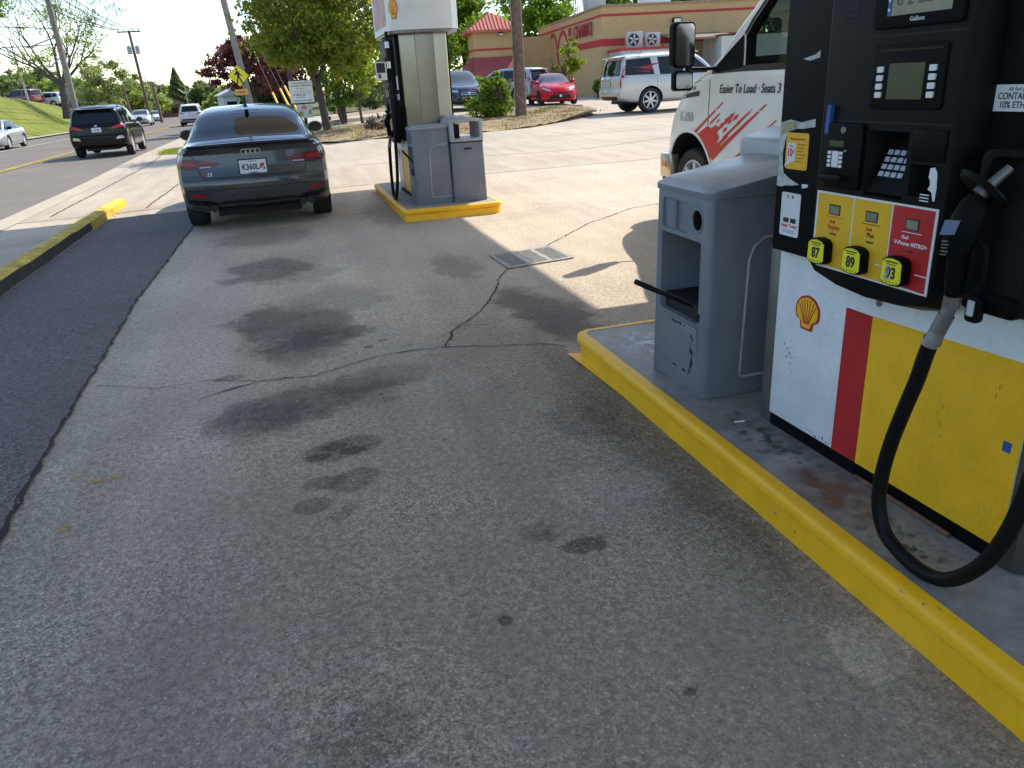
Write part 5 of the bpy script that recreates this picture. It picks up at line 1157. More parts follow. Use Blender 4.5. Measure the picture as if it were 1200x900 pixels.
# ---------------------------------------------------------------- box truck
P_truck = mat('truck_white', (.80, .79, .76), .35, var=.05, vs_=3, coat=.5)
M_orange = mat('truck_red', (.62, .028, .018), .4)
tr = empty('box_truck', (4.88, 5.35, .02), 'white rental box truck with red pixel stripes and tall mirror beside the near bins', 'truck')
CAB = dict(L=2.45, zb=[(0, .50), (1, .48), (2.2, .50), (2.45, .58)], zs=[(0, 1.47), (1.3, 1.465), (1.5, 1.43), (1.92, 1.27), (2.15, 1.15), (2.28, 1.03), (2.45, .72)],
           zt=[(0, 2.26), (.42, 2.26), (.60, 2.18), (.74, 2.06), (1.1, 1.80), (1.42, 1.535), (1.55, 1.475), (1.92, 1.33), (2.14, 1.20), (2.27, 1.08), (2.45, .76)],
           wl=[(0, 1.0), (1.9, 1.0), (2.25, .97), (2.45, .90)], ws=[(0, .99), (1.3, .985), (1.9, .975), (2.25, .94), (2.45, .86)], wt=[(0, .93), (.4, .935), (1.0, .962), (1.44, .972), (1.9, .95), (2.3, .90), (2.45, .80)],
           rear=[(0, 0), (3, 0)], front=[(.5, .0), (.7, 0), (1.0, .0)], rc=0, fc=.05)
me = loft_body(CAB, 30); me = wheel_wells(me, [P_truck, M_dark], 2.45, [1.79], .455, .55, .46); bvT = bvh_of(me)
def xprism(poly, x0, x1): return MB().mi(1).prism(poly, x0, x1, lambda a, b, d: (d, a, b)).mesh('c', [P_truck, M_dark])
M_inner = mat('cab_lining', (.05, .05, .05), .8)
me = boolean(me, xprism([(.10, .9), (1.28, .9), (1.28, 1.40), (1.22, 1.52), (.66, 2.0), (.55, 2.08), (.10, 2.08)], -.86, .86))
me = boolean(me, xprism([(.20, 1.50), (.20, 2.03), (.54, 2.03), (.79, 1.83), (.89, 1.73), (.89, 1.50)], -1.3, 1.3))
me = boolean(me, MB().mi(1).prism([(-.80, .72), (.80, .72), (.86, 1.36), (-.86, 1.36)], 1.35, 2.6, lambda a, b, d: (a, b, d)).mesh('c', [P_truck, M_dark]))
me.polygons.foreach_set('use_smooth', [True] * len(me.polygons)); me.set_sharp_from_angle(angle=R_(42))
cab = link('cab', me, tr)
mb = MB(); mb.prism([(1.02, .95), (1.27, .95), (1.27, 1.40), (1.12, 1.44), (1.0, 1.36)], -.85, .85, lambda a, b, d: (d, a, b)); mb.build('dashboard', M_inner, tr, bevel=.02)
mb = MB(); q = Matrix.Rotation(R_(-62), 3, 'X')
mb.tube([q @ Vector((.19 * math.cos(a), .19 * math.sin(a), 0)) + Vector((-.42, .86, 1.43)) for a in np.linspace(0, 2 * math.pi, 33)], .017, 8, cap=False); mb.tube([(-.42, .86, 1.43), (-.42, 1.1, 1.30)], .03, 8); mb.tube([q @ Vector((-.19, 0, 0)) + Vector((-.42, .86, 1.43)), q @ Vector((.19, 0, 0)) + Vector((-.42, .86, 1.43))], .018, 8)
mb.build('steering_wheel', M_black, tr, smooth=True)
for sx in (-.45, .45):
    mb = MB(); mb.box(sx - .25, sx + .25, .14, .30, 1.0, 1.72); mb.box(sx - .25, sx + .25, .14, .66, .92, 1.08); mb.build('seat', M_inner, tr, bevel=.04)
gaps = MB(); dec_mesh(bvT, 'L', band([(1.415, 1.44), (1.41, 1.1), (1.37, .55)], .011), .0015, None, gaps); dec_mesh(bvT, 'L', band([(.12, 2.1), (.12, .55)], .011), .0015, None, gaps); dec_mesh(bvT, 'R', band([(1.415, 1.44), (1.37, .55)], .011), .0015, None, gaps)
dec_mesh(bvT, 'T', band([(-.9, 1.52), (.9, 1.52)], .012), .0015, None, gaps); gaps.build('panel_gap', M_gap, cab)
M_tglass = bpy.data.materials.new('cab_glass'); M_tglass.use_nodes = True
nt = M_tglass.node_tree; b = nt.nodes['Principled BSDF']; b.inputs['Base Color'].default_value = (.01, .014, .013, 1); b.inputs['Roughness'].default_value = .03; b.inputs['Specular IOR Level'].default_value = .6
tb = nt.nodes.new('ShaderNodeBsdfTransparent'); tb.inputs[0].default_value = (.80, .88, .84, 1); mxs = nt.nodes.new('ShaderNodeMixShader'); mxs.inputs[0].default_value = .30
nt.links.new(tb.outputs[0], mxs.inputs[1]); nt.links.new(b.outputs[0], mxs.inputs[2]); nt.links.new(mxs.outputs[0], nt.nodes['Material Output'].inputs['Surface'])
def TD(nm, axis, poly, m, o_=.004, par=None, cell=.07): return dec_mesh(bvT, axis, poly, o_, m, cell=cell).build(nm, m, par or tr, smooth=True)
for s in 'LR':
    f = TD('window_frame', s, band([(.19, 1.475), (.90, 1.475), (1.40, 1.465)], .05), M_trimb, .003)
    TD('window_frame', s, band([(.18, 1.5), (.18, 2.045), (.55, 2.045), (.80, 1.845), (.90, 1.745)], .03), M_trimb, .003)
    mb = MB(); sx = -1 if s == 'L' else 1; mb.prism([(.19, 1.49), (.19, 2.04), (.545, 2.04), (.80, 1.835), (.90, 1.735), (.90, 1.49)], .902, .908, lambda a, b, d: (sx * d, a, b)); mb.build('side_window', M_tglass, f)
    TD('quarter_sail', s, [(.91, 1.47), (.91, 1.745), (1.12, 1.63), (1.36, 1.49), (1.36, 1.455)], M_black, .008, f)
    TD('body_crease', s, [(.14, 1.13), (1.36, 1.13), (1.36, 1.138), (.14, 1.138)], P_truck, .006)
    TD('arch_lip', s, band([(1.79 + .475 * math.cos(a), .46 + .475 * math.sin(a)) for a in np.linspace(.15, math.pi - .15, 20)], .03), P_truck, .008, None, .05)
mb = MB(); mb.add([(-.80, .70, 2.075), (.80, .70, 2.075), (.86, 1.38, 1.56), (-.86, 1.38, 1.56)], [(0, 1, 2, 3)]); mb.build('windscreen', M_tglass, tr)
TD('grille', 'F', [(-.55, .72), (.55, .72), (.52, .98), (-.52, .98)], M_trimb, .006)
for sx in (-1, 1): TD('headlight', 'F', [(sx * .58, .76), (sx * .86, .76), (sx * .84, .98), (sx * .58, .98)], M_head, .006)
mb = MB(); pl = [(-1.0, 2.14), (-1.0, 2.38), (-.86, 2.56), (.86, 2.56), (1.0, 2.38), (1.0, 2.14), (.9, 2.14), (.8, 2.44), (-.8, 2.44), (-.9, 2.14)]
mb.prism(pl, .44, .68, lambda a, b, d: (a, b, d)); bp = mb.build('front_bumper', mat('bumper_chrome', (.62, .56, .45), .25, .8), tr, bevel=.015)
mb = MB(); mb.prism([(-.98, 2.18), (-.98, 2.36), (-.84, 2.53), (.84, 2.53), (.98, 2.36), (.98, 2.18)], .34, .438, lambda a, b, d: (a, b, d)); mb.build('air_dam', M_trimb, tr)
mb = MB(); mb.box(-1.008, -.996, 2.24, 2.33, .55, .60); mb.build('marker_lamp', M_amber, bp)
# lettering and stripes on the door side
def tl(x, y, d, a0, b0):
    a = a0 - x; bb = b0 + y; h = bvT.ray_cast(Vector((-6, a, bb)), Vector((1, 0, 0)))[0]
    return Vector(((h.x if h else -1.0) - .006 - d, a, bb))
text('Easier To Load · Seats 3', .104, lambda x, y, d: tl(x, y, d, 1.235, 1.278), M_bprint, tr, align='LEFT', shear=.18, bold=.0012, sx=.92)
t = TD('fender_badge', 'L', [(1.60, 1.255), (1.98, 1.22), (1.98, 1.262), (1.60, 1.298)], M_bprint, .006, None, .05)
TD('badge_rule', 'L', [(1.58, 1.385), (1.93, 1.345), (1.93, 1.352), (1.58, 1.392)], mat('badge_green', (.15, .22, .03), .5), .006, t, .05)
text('TALK TO ENT', .048, lambda x, y, d: tl(x, y + x * .09 * 0, d, 1.94, 1.285 - 0 + .10 * x * .9), M_bprint, t, align='LEFT', bold=.001, sx=.9)
text('E-350', .12, lambda x, y, d: tl(x, y, d, 1.97, 1.02), mat('badge_grey', (.45, .45, .44), .4, .5), tr, align='LEFT', bold=.002)
dirv = Vector((-1, .575)).normalized(); nrmv = Vector((.575, 1)).normalized()
def stripe(a, b, l, w, w2=None):
    w2 = w if w2 is None else w2; p = Vector((a, b)); q = p + dirv * l
    return [tuple(p - nrmv * w / 2), tuple(q - nrmv * w2 / 2), tuple(q + nrmv * w2 / 2), tuple(p + nrmv * w / 2)]
for a, b, l, w, w2 in ((1.68, .90, .60, .035, .012), (1.36, 1.01, .19, .022, .014), (.90, 1.02, .25, .03, .012), (1.12, .89, .28, .03, .02), (1.22, .82, .20, .035, .03), (1.33, .70, .98, .055, .014), (.80, .84, .2, .03, .02), (1.10, .62, .9, .03, .01)):
    TD('red_stripe', 'L', stripe(a, b, l, w, w2), M_orange, .005, None, .05)
TD('red_flare', 'L', [(1.60, .90), (1.42, .985), (1.33, .97), (1.27, 1.0), (1.20, .985), (1.235, .925), (1.19, .90), (1.24, .84), (1.14, .80), (1.40, .665), (1.44, .76), (1.52, .84)], M_orange, .0055, None, .05)
for a, b, s in ((1.16, .985, .055), (1.08, 1.03, .06), (1.00, 1.075, .05), (1.10, .955, .04), (.93, 1.065, .045), (1.02, 1.03, .04), (1.22, 1.03, .03)):
    TD('red_square', 'L', [(a + s, b - s * .55), (a - s * .4, b), (a - s, b + s * .9), (a + s * .3, b + s * .5)], M_orange, .0058, None, .06)
# mirror
mb = MB(); f = lambda a, b, d: (-1.335 + d * .0 + a, 1.30 + d + a * .12, b)
mb.prism(rrect(-.115, .115, 1.505, 1.885, .045, 5), -.03, .075, f); mr_ = mb.build('side_mirror', M_black, tr, bevel=.018)
mb = MB(); mb.prism(rrect(-.095, .095, 1.525, 1.865, .035, 5), -.034, -.031, f); mb.build('mirror_glass', M_chrome, mr_)
mb = MB(); mb.prism(rrect(-.10, .10, 1.315, 1.485, .03, 5), -.03, .05, f); mb.build('wide_mirror', M_black, mr_, bevel=.014)
mb = MB(); mb.prism(rrect(-.083, .083, 1.335, 1.47, .025, 5), -.034, -.031, f); mb.build('mirror_glass', M_chrome, mr_)
mb = MB(); mb.tube([(-1.27, 1.36, 1.50), (-1.1, 1.40, 1.49), (-.97, 1.36, 1.49)], .016, 8); mb.build('mirror_arm', M_black, mr_, smooth=True)
# mirror of the right side, wheels, box
mb = MB(); mb.prism(rrect(-.115, .115, 1.505, 1.885, .045, 5), -.03, .075, lambda a, b, d: (1.335 + a, 1.30 + d - a * .12, b)); mb.tube([(1.3, 1.34, 1.70), (.95, 1.12, 1.60)], .018, 8); mb.build('side_mirror', M_black, tr)
for x in (-.83, .83): make_wheel(.38, .22, M_rim, 8, tr, (x, 1.79, .38), 1 if x > 0 else -1); make_wheel(.38, .40, M_rim, 8, tr, (x * .98, -1.9, .38), 1 if x > 0 else -1)
mb = MB(); mb.prism([(-.16, .78), (-.16, 2.26), (.46, 2.26), (.62, 2.42), (.62, 3.25), (-4.3, 3.25), (-4.3, .78)], -1.14, 1.14, lambda a, b, d: (d, a, b)); bx_ = mb.build('cargo_box', P_truck, tr, bevel=.02)
mb = MB(); mb.box(-.4, .4, -4.2, 1.3, .5, .75); mb.build('chassis', M_dark, tr)
for x in (-1.143, 1.143):
    mb = MB(); mb.box(x - .004, x + .004, -4.2, -.8, 1.25, 2.0); mb.build('box_band', M_orange, bx_)
# seats and wheel seen through nothing: steering wheel stands behind the door glass
# ---------------------------------------------------------------- restaurant
def at(px, py, D):
    """point of the place that is D metres deep along the view axis"""
    q = CR @ (np.array([(px - 600) / 890., (py - 450) / 890., 1.]) * D); return Vector((q[0], q[1], q[2] + EYE))
M_stucco = mat('stucco', (.55, .37, .175), .9, var=.06, vs_=1.2, fine=.06, fs=40, bump=.2, bs=50)
M_stucco2 = mat('stucco_cap', (.34, .26, .17), .9, var=.2, vs_=8)
M_bred = mat('building_red', (.46, .030, .034), .7, var=.1, vs_=4)
M_tile = mat('roof_tile', (.50, .13, .085), .7, var=.15, vs_=6)
M_awn = mat('awning_red', (.38, .07, .07), .7, var=.12, vs_=5)
M_signr = mat('sign_red', (.33, .015, .045), .5)
M_lgrey = mat('light_grey_metal', (.45, .46, .46), .5, .2, var=.08, vs_=4)
M_brown = mat('brown_roof', (.22, .155, .11), .85, var=.15, vs_=6)
A_ = R_(-6.7); BU = Vector((math.cos(A_), math.sin(A_), 0)); BV_ = Vector((-math.sin(A_), math.cos(A_), 0))
bld = empty('restaurant', (17.45, 42.0, .38), 'tan stucco restaurant with red stripes and EL CHARRO lettering', 'restaurant', None, A_)
def bb(name, u0, u1, v0, v1, z0, z1, m, par=None, **k): mb = MB(); mb.box(u0, u1, v0, v1, z0, z1); return mb.build(name, m, par or bld, **k)
H_ = 4.55
bb('wall', 0, 9.3, 0, 17, -.3, H_, M_stucco)
bb('cornice', -.08, 9.38, -.08, 17.1, H_, H_ + .10, M_stucco2)
bb('stripe', -.022, 9.32, -.022, -.002, H_ - .47, H_ - .35, M_bred); bb('stripe', -.022, -.002, -.0215, 17, H_ - .47, H_ - .35, M_bred)
bb('band', -.024, 9.32, -.024, -.002, 2.62, 2.98, M_bred); bb('band', -.024, -.002, -.0235, 6.6, 2.62, 2.98, M_bred)
for i in range(3):   # arches painted proud of the left wall
    v0 = 7.6 + i * 3.0; w = 1.42; zc = 2.55
    mb = MB(); o_ = [(v0 + 1.5 + w * math.cos(a), zc + w * .95 * math.sin(a)) for a in np.linspace(0, math.pi, 22)]
    mb.prism(band(o_, .26), -.03, -.002, lambda a, b, d: (d, a, b))
    mb.build('arch', M_bred, bld)
for i in range(4):
    v0 = 7.6 + i * 3.0; mb = MB(); mb.prism([(v0 - .05, 0), (v0 + .05, 0), (v0 + .07, 1.6), (v0 + .22, 2.62), (v0 - .22, 2.62), (v0 - .07, 1.6)], -.033, -.0025, lambda a, b, d: (d, a, b)); mb.build('arch_pillar', M_bred, bld)
for i in range(3):
    v0 = 8.2 + i * 3.0; f = bb('window', -.03, -.001, v0, v0 + 1.7, .9, 2.0, M_lgrey); bb('pane', -.034, -.0305, v0 + .08, v0 + 1.62, .98, 1.92, M_glass, f)
text('EL CHARRO', 1.02, lambda x, y, d: Vector((-.10 - d * 1, 7.15 - x, 3.28 + y)), M_signr, bld, name='sign_letters', align='LEFT', bold=.004, depth=.05, sx=.95, sp=1.10)
def wl_(u, z):
    o = bb('wall_light', u - .22, u + .22, -.30, -.002, z, z + .30, M_trimb, bevel=.02); bb('lens', u - .18, u + .18, -.304, -.301, z + .03, z + .24, M_head, o)
wl_(4.2, H_ - 1.0)
# tower with tiled roof
bb('tower', -5.6, -2.75, 11.2, 14.2, -.3, 4.35, M_stucco)
bb('tower_stripe', -5.625, -2.73, 11.175, 14.22, 3.12, 3.24, M_bred)
bb('entry_wing', -2.75, -.002, 12.6, 16.5, -.3, 3.9, M_stucco)
mb = MB(); e = .42; x0, x1, y0, y1 = -5.6 - e, -2.75 + e, 11.2 - e, 14.2 + e; cx, cy = (x0 + x1) / 2, (y0 + y1) / 2
mb.add([(x0, y0, 4.35), (x1, y0, 4.35), (x1, y1, 4.35), (x0, y1, 4.35), (cx, cy, 5.55), (x0, y0, 4.22), (x1, y0, 4.22), (x1, y1, 4.22), (x0, y1, 4.22)], [(0, 1, 4), (1, 2, 4), (2, 3, 4), (3, 0, 4), (0, 5, 6, 1), (1, 6, 7, 2), (2, 7, 8, 3), (3, 8, 5, 0), (5, 8, 7, 6)])
for q in range(4):
    a, b_ = [((x0, y0), (x1, y0)), ((x1, y0), (x1, y1)), ((x1, y1), (x0, y1)), ((x0, y1), (x0, y0))][q]
    for i in range(1, 15):
        t = i / 15; p = Vector((a[0] + (b_[0] - a[0]) * t, a[1] + (b_[1] - a[1]) * t, 4.37)); k = 1 - abs(2 * t - 1); top = p.lerp(Vector((cx, cy, 5.57)), 0)
        mid = Vector(((a[0] + b_[0]) / 2, (a[1] + b_[1]) / 2, 4.37)); d = Vector((cx, cy, 5.57)) - mid; mb.tube([p, p + d * k * .97], .045, 6)
mb.build('tower_roof', M_tile, bld)
for (u0, u1, va, vb) in ((-5.6, -2.75, 11.2, 10.35),):
    mb = MB(); mb.prism([(va, 2.75), (va, 2.7), (vb, 1.82), (vb, 1.60), (vb + .05, 1.60), (va, 2.2)], u0 - .1, u1 + .1, lambda a, b, d: (d, a, b)); mb.build('awning', M_awn, bld)
mb = MB(); mb.prism([(-5.6, 2.75), (-5.6, 2.2), (-6.4, 1.6), (-6.45, 1.6), (-6.45, 1.82)], 11.15, 14.0, lambda a, b, d: (a, d, b)); mb.build('awning', M_awn, bld)
bb('entry_frame', -4.5, -4.38, 11.12, 11.198, .0, 2.6, M_stucco2); bb('entry_glass', -4.3, -3.0, 11.17, 11.198, 0, 1.9, M_glass)
o = bb('wall_light', -3.9, -3.6, 11.0, 11.198, 4.0, 4.18, M_trimb); bb('lens', -3.88, -3.62, 10.996, 10.9995, 4.02, 4.1, M_head, o)
# yard buildings before the front wall
def thing_local(name, u, v, label, cat, group=None):
    p = bld.location + BU * u + BV_ * v; return empty(name, (p.x, p.y, zg(p.x, p.y)), label, cat, group, A_)
t = thing_local('grey_annex', 1.9, -2.2, 'low grey metal annex with red trim before the tan restaurant wall', 'annex')
mb = MB(); mb.box(-1.5, 1.5, 0, 2.15, 0, 2.28); mb.build('wall', M_lgrey, t)
mb = MB(); mb.box(-1.58, 1.58, -.06, 2.17, 2.28, 2.40); mb.build('red_trim', M_bred, t)
mb = MB()
for i in range(12): mb.box(-1.42 + i * .25, -1.40 + i * .25, -.012, -.001, .05, 2.25)
mb.build('panel_rib', M_metal, t)
def ac(u, z, lab, s):
    r = thing_local('air_conditioner', u, -1.7, lab, 'air conditioner', 'air conditioners on the annex'); r.location.z = t.location.z + z
    mb = MB(); mb.box(-.42 * s, .42 * s, 0, .4, .0, .78 * s); mb.build('casing', M_lgrey, r, bevel=.02)
    mb = MB(); mb.lathe([(.30 * s, -.006), (.27 * s, -.014)], (-.08 * s, 0, .40 * s), 'y', 24); mb.build('fan_grille', M_trimb, r)
    mb = MB()
    for k in range(5): q = Matrix.Rotation(k * 1.2566, 3, 'Y'); mb.add([q @ Vector(p) + Vector((-.08 * s, 0, .40 * s)) for p in ((-.02, -.018, .04), (.05, -.016, .04), (.09, -.016, .25 * s), (-.02, -.018, .25 * s))], [(0, 1, 2, 3)])
    mb.build('fan', M_lgrey, r)
ac(1.35, 2.40, 'left of two white air conditioners standing on the grey annex', 1.0); ac(2.35, 2.40, 'right of two white air conditioners standing on the grey annex', .9)
t2 = thing_local('lean_to', 4.3, -2.6, 'open lean-to with brown roof between grey annex and white container', 'lean-to')
mb = MB(); mb.prism([(-.3, 2.62), (2.58, 2.98), (2.58, 3.06), (-.3, 2.72)], -1.0, 2.3, lambda a, b, d: (d, a, b)); mb.build('roof', M_brown, t2)
for x in (-.8, .8):
    mb = MB(); mb.box(x - .05, x + .05, -.1, 0, 0, 2.62); mb.build('post', M_brown, t2)
mb = MB(); mb.box(-.85, 1.0, 2.3, 2.4, 0, 2.6); mb.build('back_panel', M_lgrey, t2)
t3 = thing_local('storage_container', 7.2, -3.3, 'pale storage container with a window unit beside the lean-to', 'container')
mb = MB(); mb.box(-1.75, 2.2, 0, 2.4, 0, 2.72); mb.build('wall', mat('container_white', (.52, .52, .50), .7, var=.1, vs_=4), t3)
mb = MB(); mb.box(-1.8, 2.25, -.04, 2.44, 2.72, 2.80); mb.build('roof', M_trimb, t3)
mb = MB(); mb.box(-1.3, -.75, -.16, -.002, 1.75, 2.2); w_ = mb.build('window_unit', M_wprint, t3, bevel=.01); mb = MB(); mb.box(-1.22, -.95, -.165, -.161, 1.82, 2.12); mb.build('unit_grille', M_metal, w_)
# roof plant
def roofbox(nm, u, v, s, m, lab, cat):
    r = thing_local(nm, u, v, lab, cat); r.location.z = .38 + H_ + .1
    mb = MB(); mb.box(-s[0] / 2, s[0] / 2, -s[1] / 2, s[1] / 2, 0, s[2]); mb.build('housing', m, r, bevel=.03); mb = MB(); mb.box(-s[0] / 2 - .05, s[0] / 2 + .05, -s[1] / 2 - .05, s[1] / 2 + .05, s[2], s[2] + .06); mb.build('cap', M_metal, r); return r
roofbox('roof_vent', .9, 4.6, (1.1, 1.1, 1.5), M_lgrey, 'tall grey roof vent above the EL CHARRO corner', 'roof vent')
roofbox('roof_unit', 4.0, 3.0, (1.6, 1.2, .55), M_wprint, 'low white rooftop unit near the middle of the front wall', 'roof unit')
r = thing_local('roof_ladder', .5, 7.2, 'pale metal ladder rails standing up at the roof edge', 'ladder'); r.location.z = .38 + H_
for y in (-1.1, -.55, 0, .55, 1.1):
    mb = MB(); mb.tube([(0, y, 0), (.1, y, 1.15)], .03, 6); mb.build('rail', M_lgrey, r)
mb = MB(); mb.tube([(.1, -1.1, 1.15), (.1, 1.1, 1.15)], .03, 6); mb.tube([(.05, -1.1, .6), (.05, 1.1, .6)], .025, 6); mb.build('crossbar', M_lgrey, r)

# far little buildings
def hut(loc, w, d, h, wm, rm, lab, rz=0, nm='brick_house'):
    r = empty(nm, loc, lab, 'house', None, rz)
    mb = MB(); mb.box(-w / 2, w / 2, -d / 2, d / 2, -.5, h); mb.build('wall', wm, r)
    mb = MB(); mb.prism([(-w / 2 - .3, h), (w / 2 + .3, h), (w / 2 + .3, h + .1), (0, h + w * .28), (-w / 2 - .3, h + .1)], -d / 2 - .3, d / 2 + .3, lambda a, b, dd: (a, dd, b)); mb.build('roof', rm, r)
    for x in (-w * .22, w * .22):
        mb = MB(); mb.box(x - .45, x + .45, -d / 2 - .03, -d / 2 - .001, h * .35, h * .75); mb.build('window', M_glass, r)
hut((at(196, 140, 118).x, at(196, 140, 118).y, -.9), 4.2, 5, 2.0, mat('brick', (.20, .10, .07), .9, var=.2, vs_=8), M_brown, 'small brown brick building at the far bend', .3)
hut((at(276, 124, 75).x, at(276, 124, 75).y, -.3), 2.6, 4, 2.0, mat('siding', (.55, .60, .66), .8), M_lgrey, 'small pale blue house behind the crossing sign pole', .2, 'clapboard_house')
hut((at(112, 120, 100).x, at(112, 120, 100).y, .2), 3.2, 4, 1.9, mat('tan_wall', (.5, .42, .33), .8), M_brown, 'small tan building behind the roof of the black SUV', .2, 'garden_building')

# ---------------------------------------------------------------- poles, wires, signs
M_wood = mat('pole_wood', (.16, .105, .075), .9, var=.3, vs_=6, fine=.25, fs=40, bump=.6, bs=30)
M_woodg = mat('pole_grey', (.27, .24, .205), .9, var=.25, vs_=6, fine=.2, fs=30, bump=.5, bs=30)
M_wire = mat('wire', (.05, .05, .055), .6)
def pole(base, top, r0, r1, m, label, arm=None, trans=0, name='utility_pole'):
    base = Vector(base); top = Vector(top); r = empty(name, base, label, 'utility pole' if 'utility' in name else 'light pole')
    a = top - base; g = random.Random(int(base.y)); n = 9
    pts = [a * (i / n) + Vector((g.uniform(-.01, .01), 0, 0)) - (Vector((0, 0, .3)) if i == 0 else Vector()) for i in range(n + 1)]
    mb = MB(); mb.tube(pts, [r0 + (r1 - r0) * i / n for i in range(n + 1)], 12); mb.build('shaft', m, r, smooth=True)
    for (f, w) in (arm or []):
        c = a * f; mb = MB(); mb.box(c.x - w / 2, c.x + w / 2, c.y - r1 - .13, c.y - r1 - .01, c.z - .07, c.z + .07); o = mb.build('crossarm', m, r)
        for q in (-.46, -.2, .2, .46):
            mb = MB(); mb.cyl((c.x + w * q, c.y - r1 - .07, c.z + .07), (c.x + w * q, c.y - r1 - .07, c.z + .25), .05, .03, 8); mb.build('insulator', M_metal, o)
    for q in range(trans):
        c = a * .80; s = -1 if q == 0 else 1; mb = MB(); mb.cyl((c.x + s * .42, c.y, c.z - .45), (c.x + s * .42, c.y, c.z + .35), .24, n=14); mb.cyl((c.x + s * .42, c.y, c.z + .35), (c.x + s * .42, c.y, c.z + .5), .05, n=8); mb.build('transformer', M_lgrey, r)
    return r
up = pole((8.22, 27.2, .2), (8.24, 27.2, 9.5), .215, .17, M_wood, 'thick brown wooden utility pole beside the round shrub')
mb = MB(); mb.tube([(-.215, -.05, .95), (-.12, -.205, .80), (.1, -.2, .58), (.21, -.08, .42)], .012, 6); mb.build('tie_rope', mat('rope', (.55, .30, .25), .8), up)
mb = MB(); mb.cyl((-.21, -.08, 0), (-.205, -.08, 6), .02, n=6); mb.build('ground_cable', M_woodg, up)
cp = pole((-1.28, 47.3, .12), (-2.35, 47.6, 12), .19, .14, M_woodg, 'leaning grey utility pole carrying the pedestrian crossing sign')
p72 = pole((-15.35, 71.5, -.4), (-15.4, 71.5, 11.6), .27, .18, M_woodg, 'grey utility pole with lamp arms on the left of the street', arm=[(.805, 3.2)])
for f, w in ((.585, 1.9), (.47, .8)):
    z = 12 * f; mb = MB(); mb.tube([(0, -.1, z), (-w * .5, -.2, z - .28), (-w, -.3, z - .62)], .05, 8); lm = mb.build('lamp_arm', M_lgrey, p72, smooth=True)
    mb = MB(); mb.lathe([(.05, -.12), (.16, -.03), (.15, .05), (.04, .08)], (-w - .12, -.3, z - .68), 'z', 12, Matrix.Diagonal((2, 1, .7))); mb.build('lamp_head', M_lgrey, lm, smooth=True)
pole((-13.6, 97.4, -.7), (-14.1, 98.5, 8.9), .20, .13, M_wood, 'brown utility pole with crossarm and two transformers in front of the sky', arm=[(.985, 2.3)], trans=2)
pole((-13.0, 101, -.7), (-13.3, 102.0, 3.6), .18, .14, M_wood, 'short grey utility pole close behind the transformer pole')
pole((-16.5, 104, -.7), (-17.0, 105, 3.4), .16, .12, M_wood, 'thin utility pole left of the transformer pole among the trees')
pole((at(197, 140, 118).x, 126, -.8), (at(194, 110, 118).x - .6, 127, 4.3), .15, .11, M_woodg, 'thin utility pole near the small brick building', arm=[(.98, 1.6)])
pole((at(207, 140, 130).x, 138, -.9), (at(207, 140, 130).x - .4, 139, 4.0), .15, .11, M_woodg, 'most distant utility pole by the curve of the street', arm=[(.98, 1.4)])
pole((-23.4, 90.3, 2.2), (-23.7, 90.6, 8.0), .11, .06, M_lgrey, 'slim white light pole on the grassy hilltop', name='light_pole')
sl_ = empty('street_lamp', (at(224, 140, 120).x, at(224, 140, 120).y, -.8), 'small double armed street lamp above the white SUV', 'street lamp')
mb = MB(); mb.cyl((0, 0, 0), (0, 0, 4.2), .08, .05, 8); mb.build('post', M_lgrey, sl_)
for s in (-1, 1):
    mb = MB(); mb.tube([(0, 0, 3.4), (s * .45, 0, 3.5), (s * .95, 0, 4.0)], .045, 6); mb.build('arm', M_wprint, sl_)
def wire(a, b, sag, lab, r=.036):
    a = Vector(a); b = Vector(b); n = 18; mb = MB()
    mb.tube([tuple(a.lerp(b, i / n) - a - Vector((0, 0, sag * 4 * (i / n) * (1 - i / n)))) for i in range(n + 1)], r, 5)
    o = mb.build('power_line', M_wire); o.location = a; tag(o, lab, 'power line', 'overhead power lines')
LW = 'thin dark overhead wire of the bundle between the left poles and the near street'
ORD = ('first', 'second', 'third', 'fourth', 'fifth')
for i, (dx, z) in enumerate(((-1.4, 9.55), (-.6, 9.55), (.7, 9.55), (1.4, 9.55))): wire((-15.4 + dx, 71.4, z), (-2.0 + dx * 1.2, 22, 10.0 + dx * .3), .7, ORD[i] + ' from the left of four wires running from the lamp pole to the near street')
wire((-15.4, 71.4, 7.4), (-7, 20, 9.2), .9, 'lowest thick wire from the lamp pole towards the near street', .03)
for i, dx in enumerate((-1.0, -.45, .5, 1.05)): wire((-14.1 + dx, 98.3, 8.95), (-15.4 + dx * 1.4, 71.4, 9.5), .5, ORD[i] + ' from the left of four wires between transformer pole and lamp pole')
for i, (dx, z) in enumerate(((1.05, 8.95), (.5, 8.9), (.1, 6.4), (.1, 5.4), (.1, 5.1))): wire((-14.1 + dx, 98.3, z), (-5 + i * .4, 175, z - 3.0), .6, ORD[i] + ' from the top of five wires leaving the transformer pole to the right', .02)
wire((-15.4, 71.4, 6.1), (-46, 66, 6.6), .5, 'thin dark overhead wire leaving the lamp pole to the left')
wire((-15.4, 71.4, 7.2), (-46, 60, 9.5), .3, 'pale overhead wire leaving the lamp pole to the upper left')
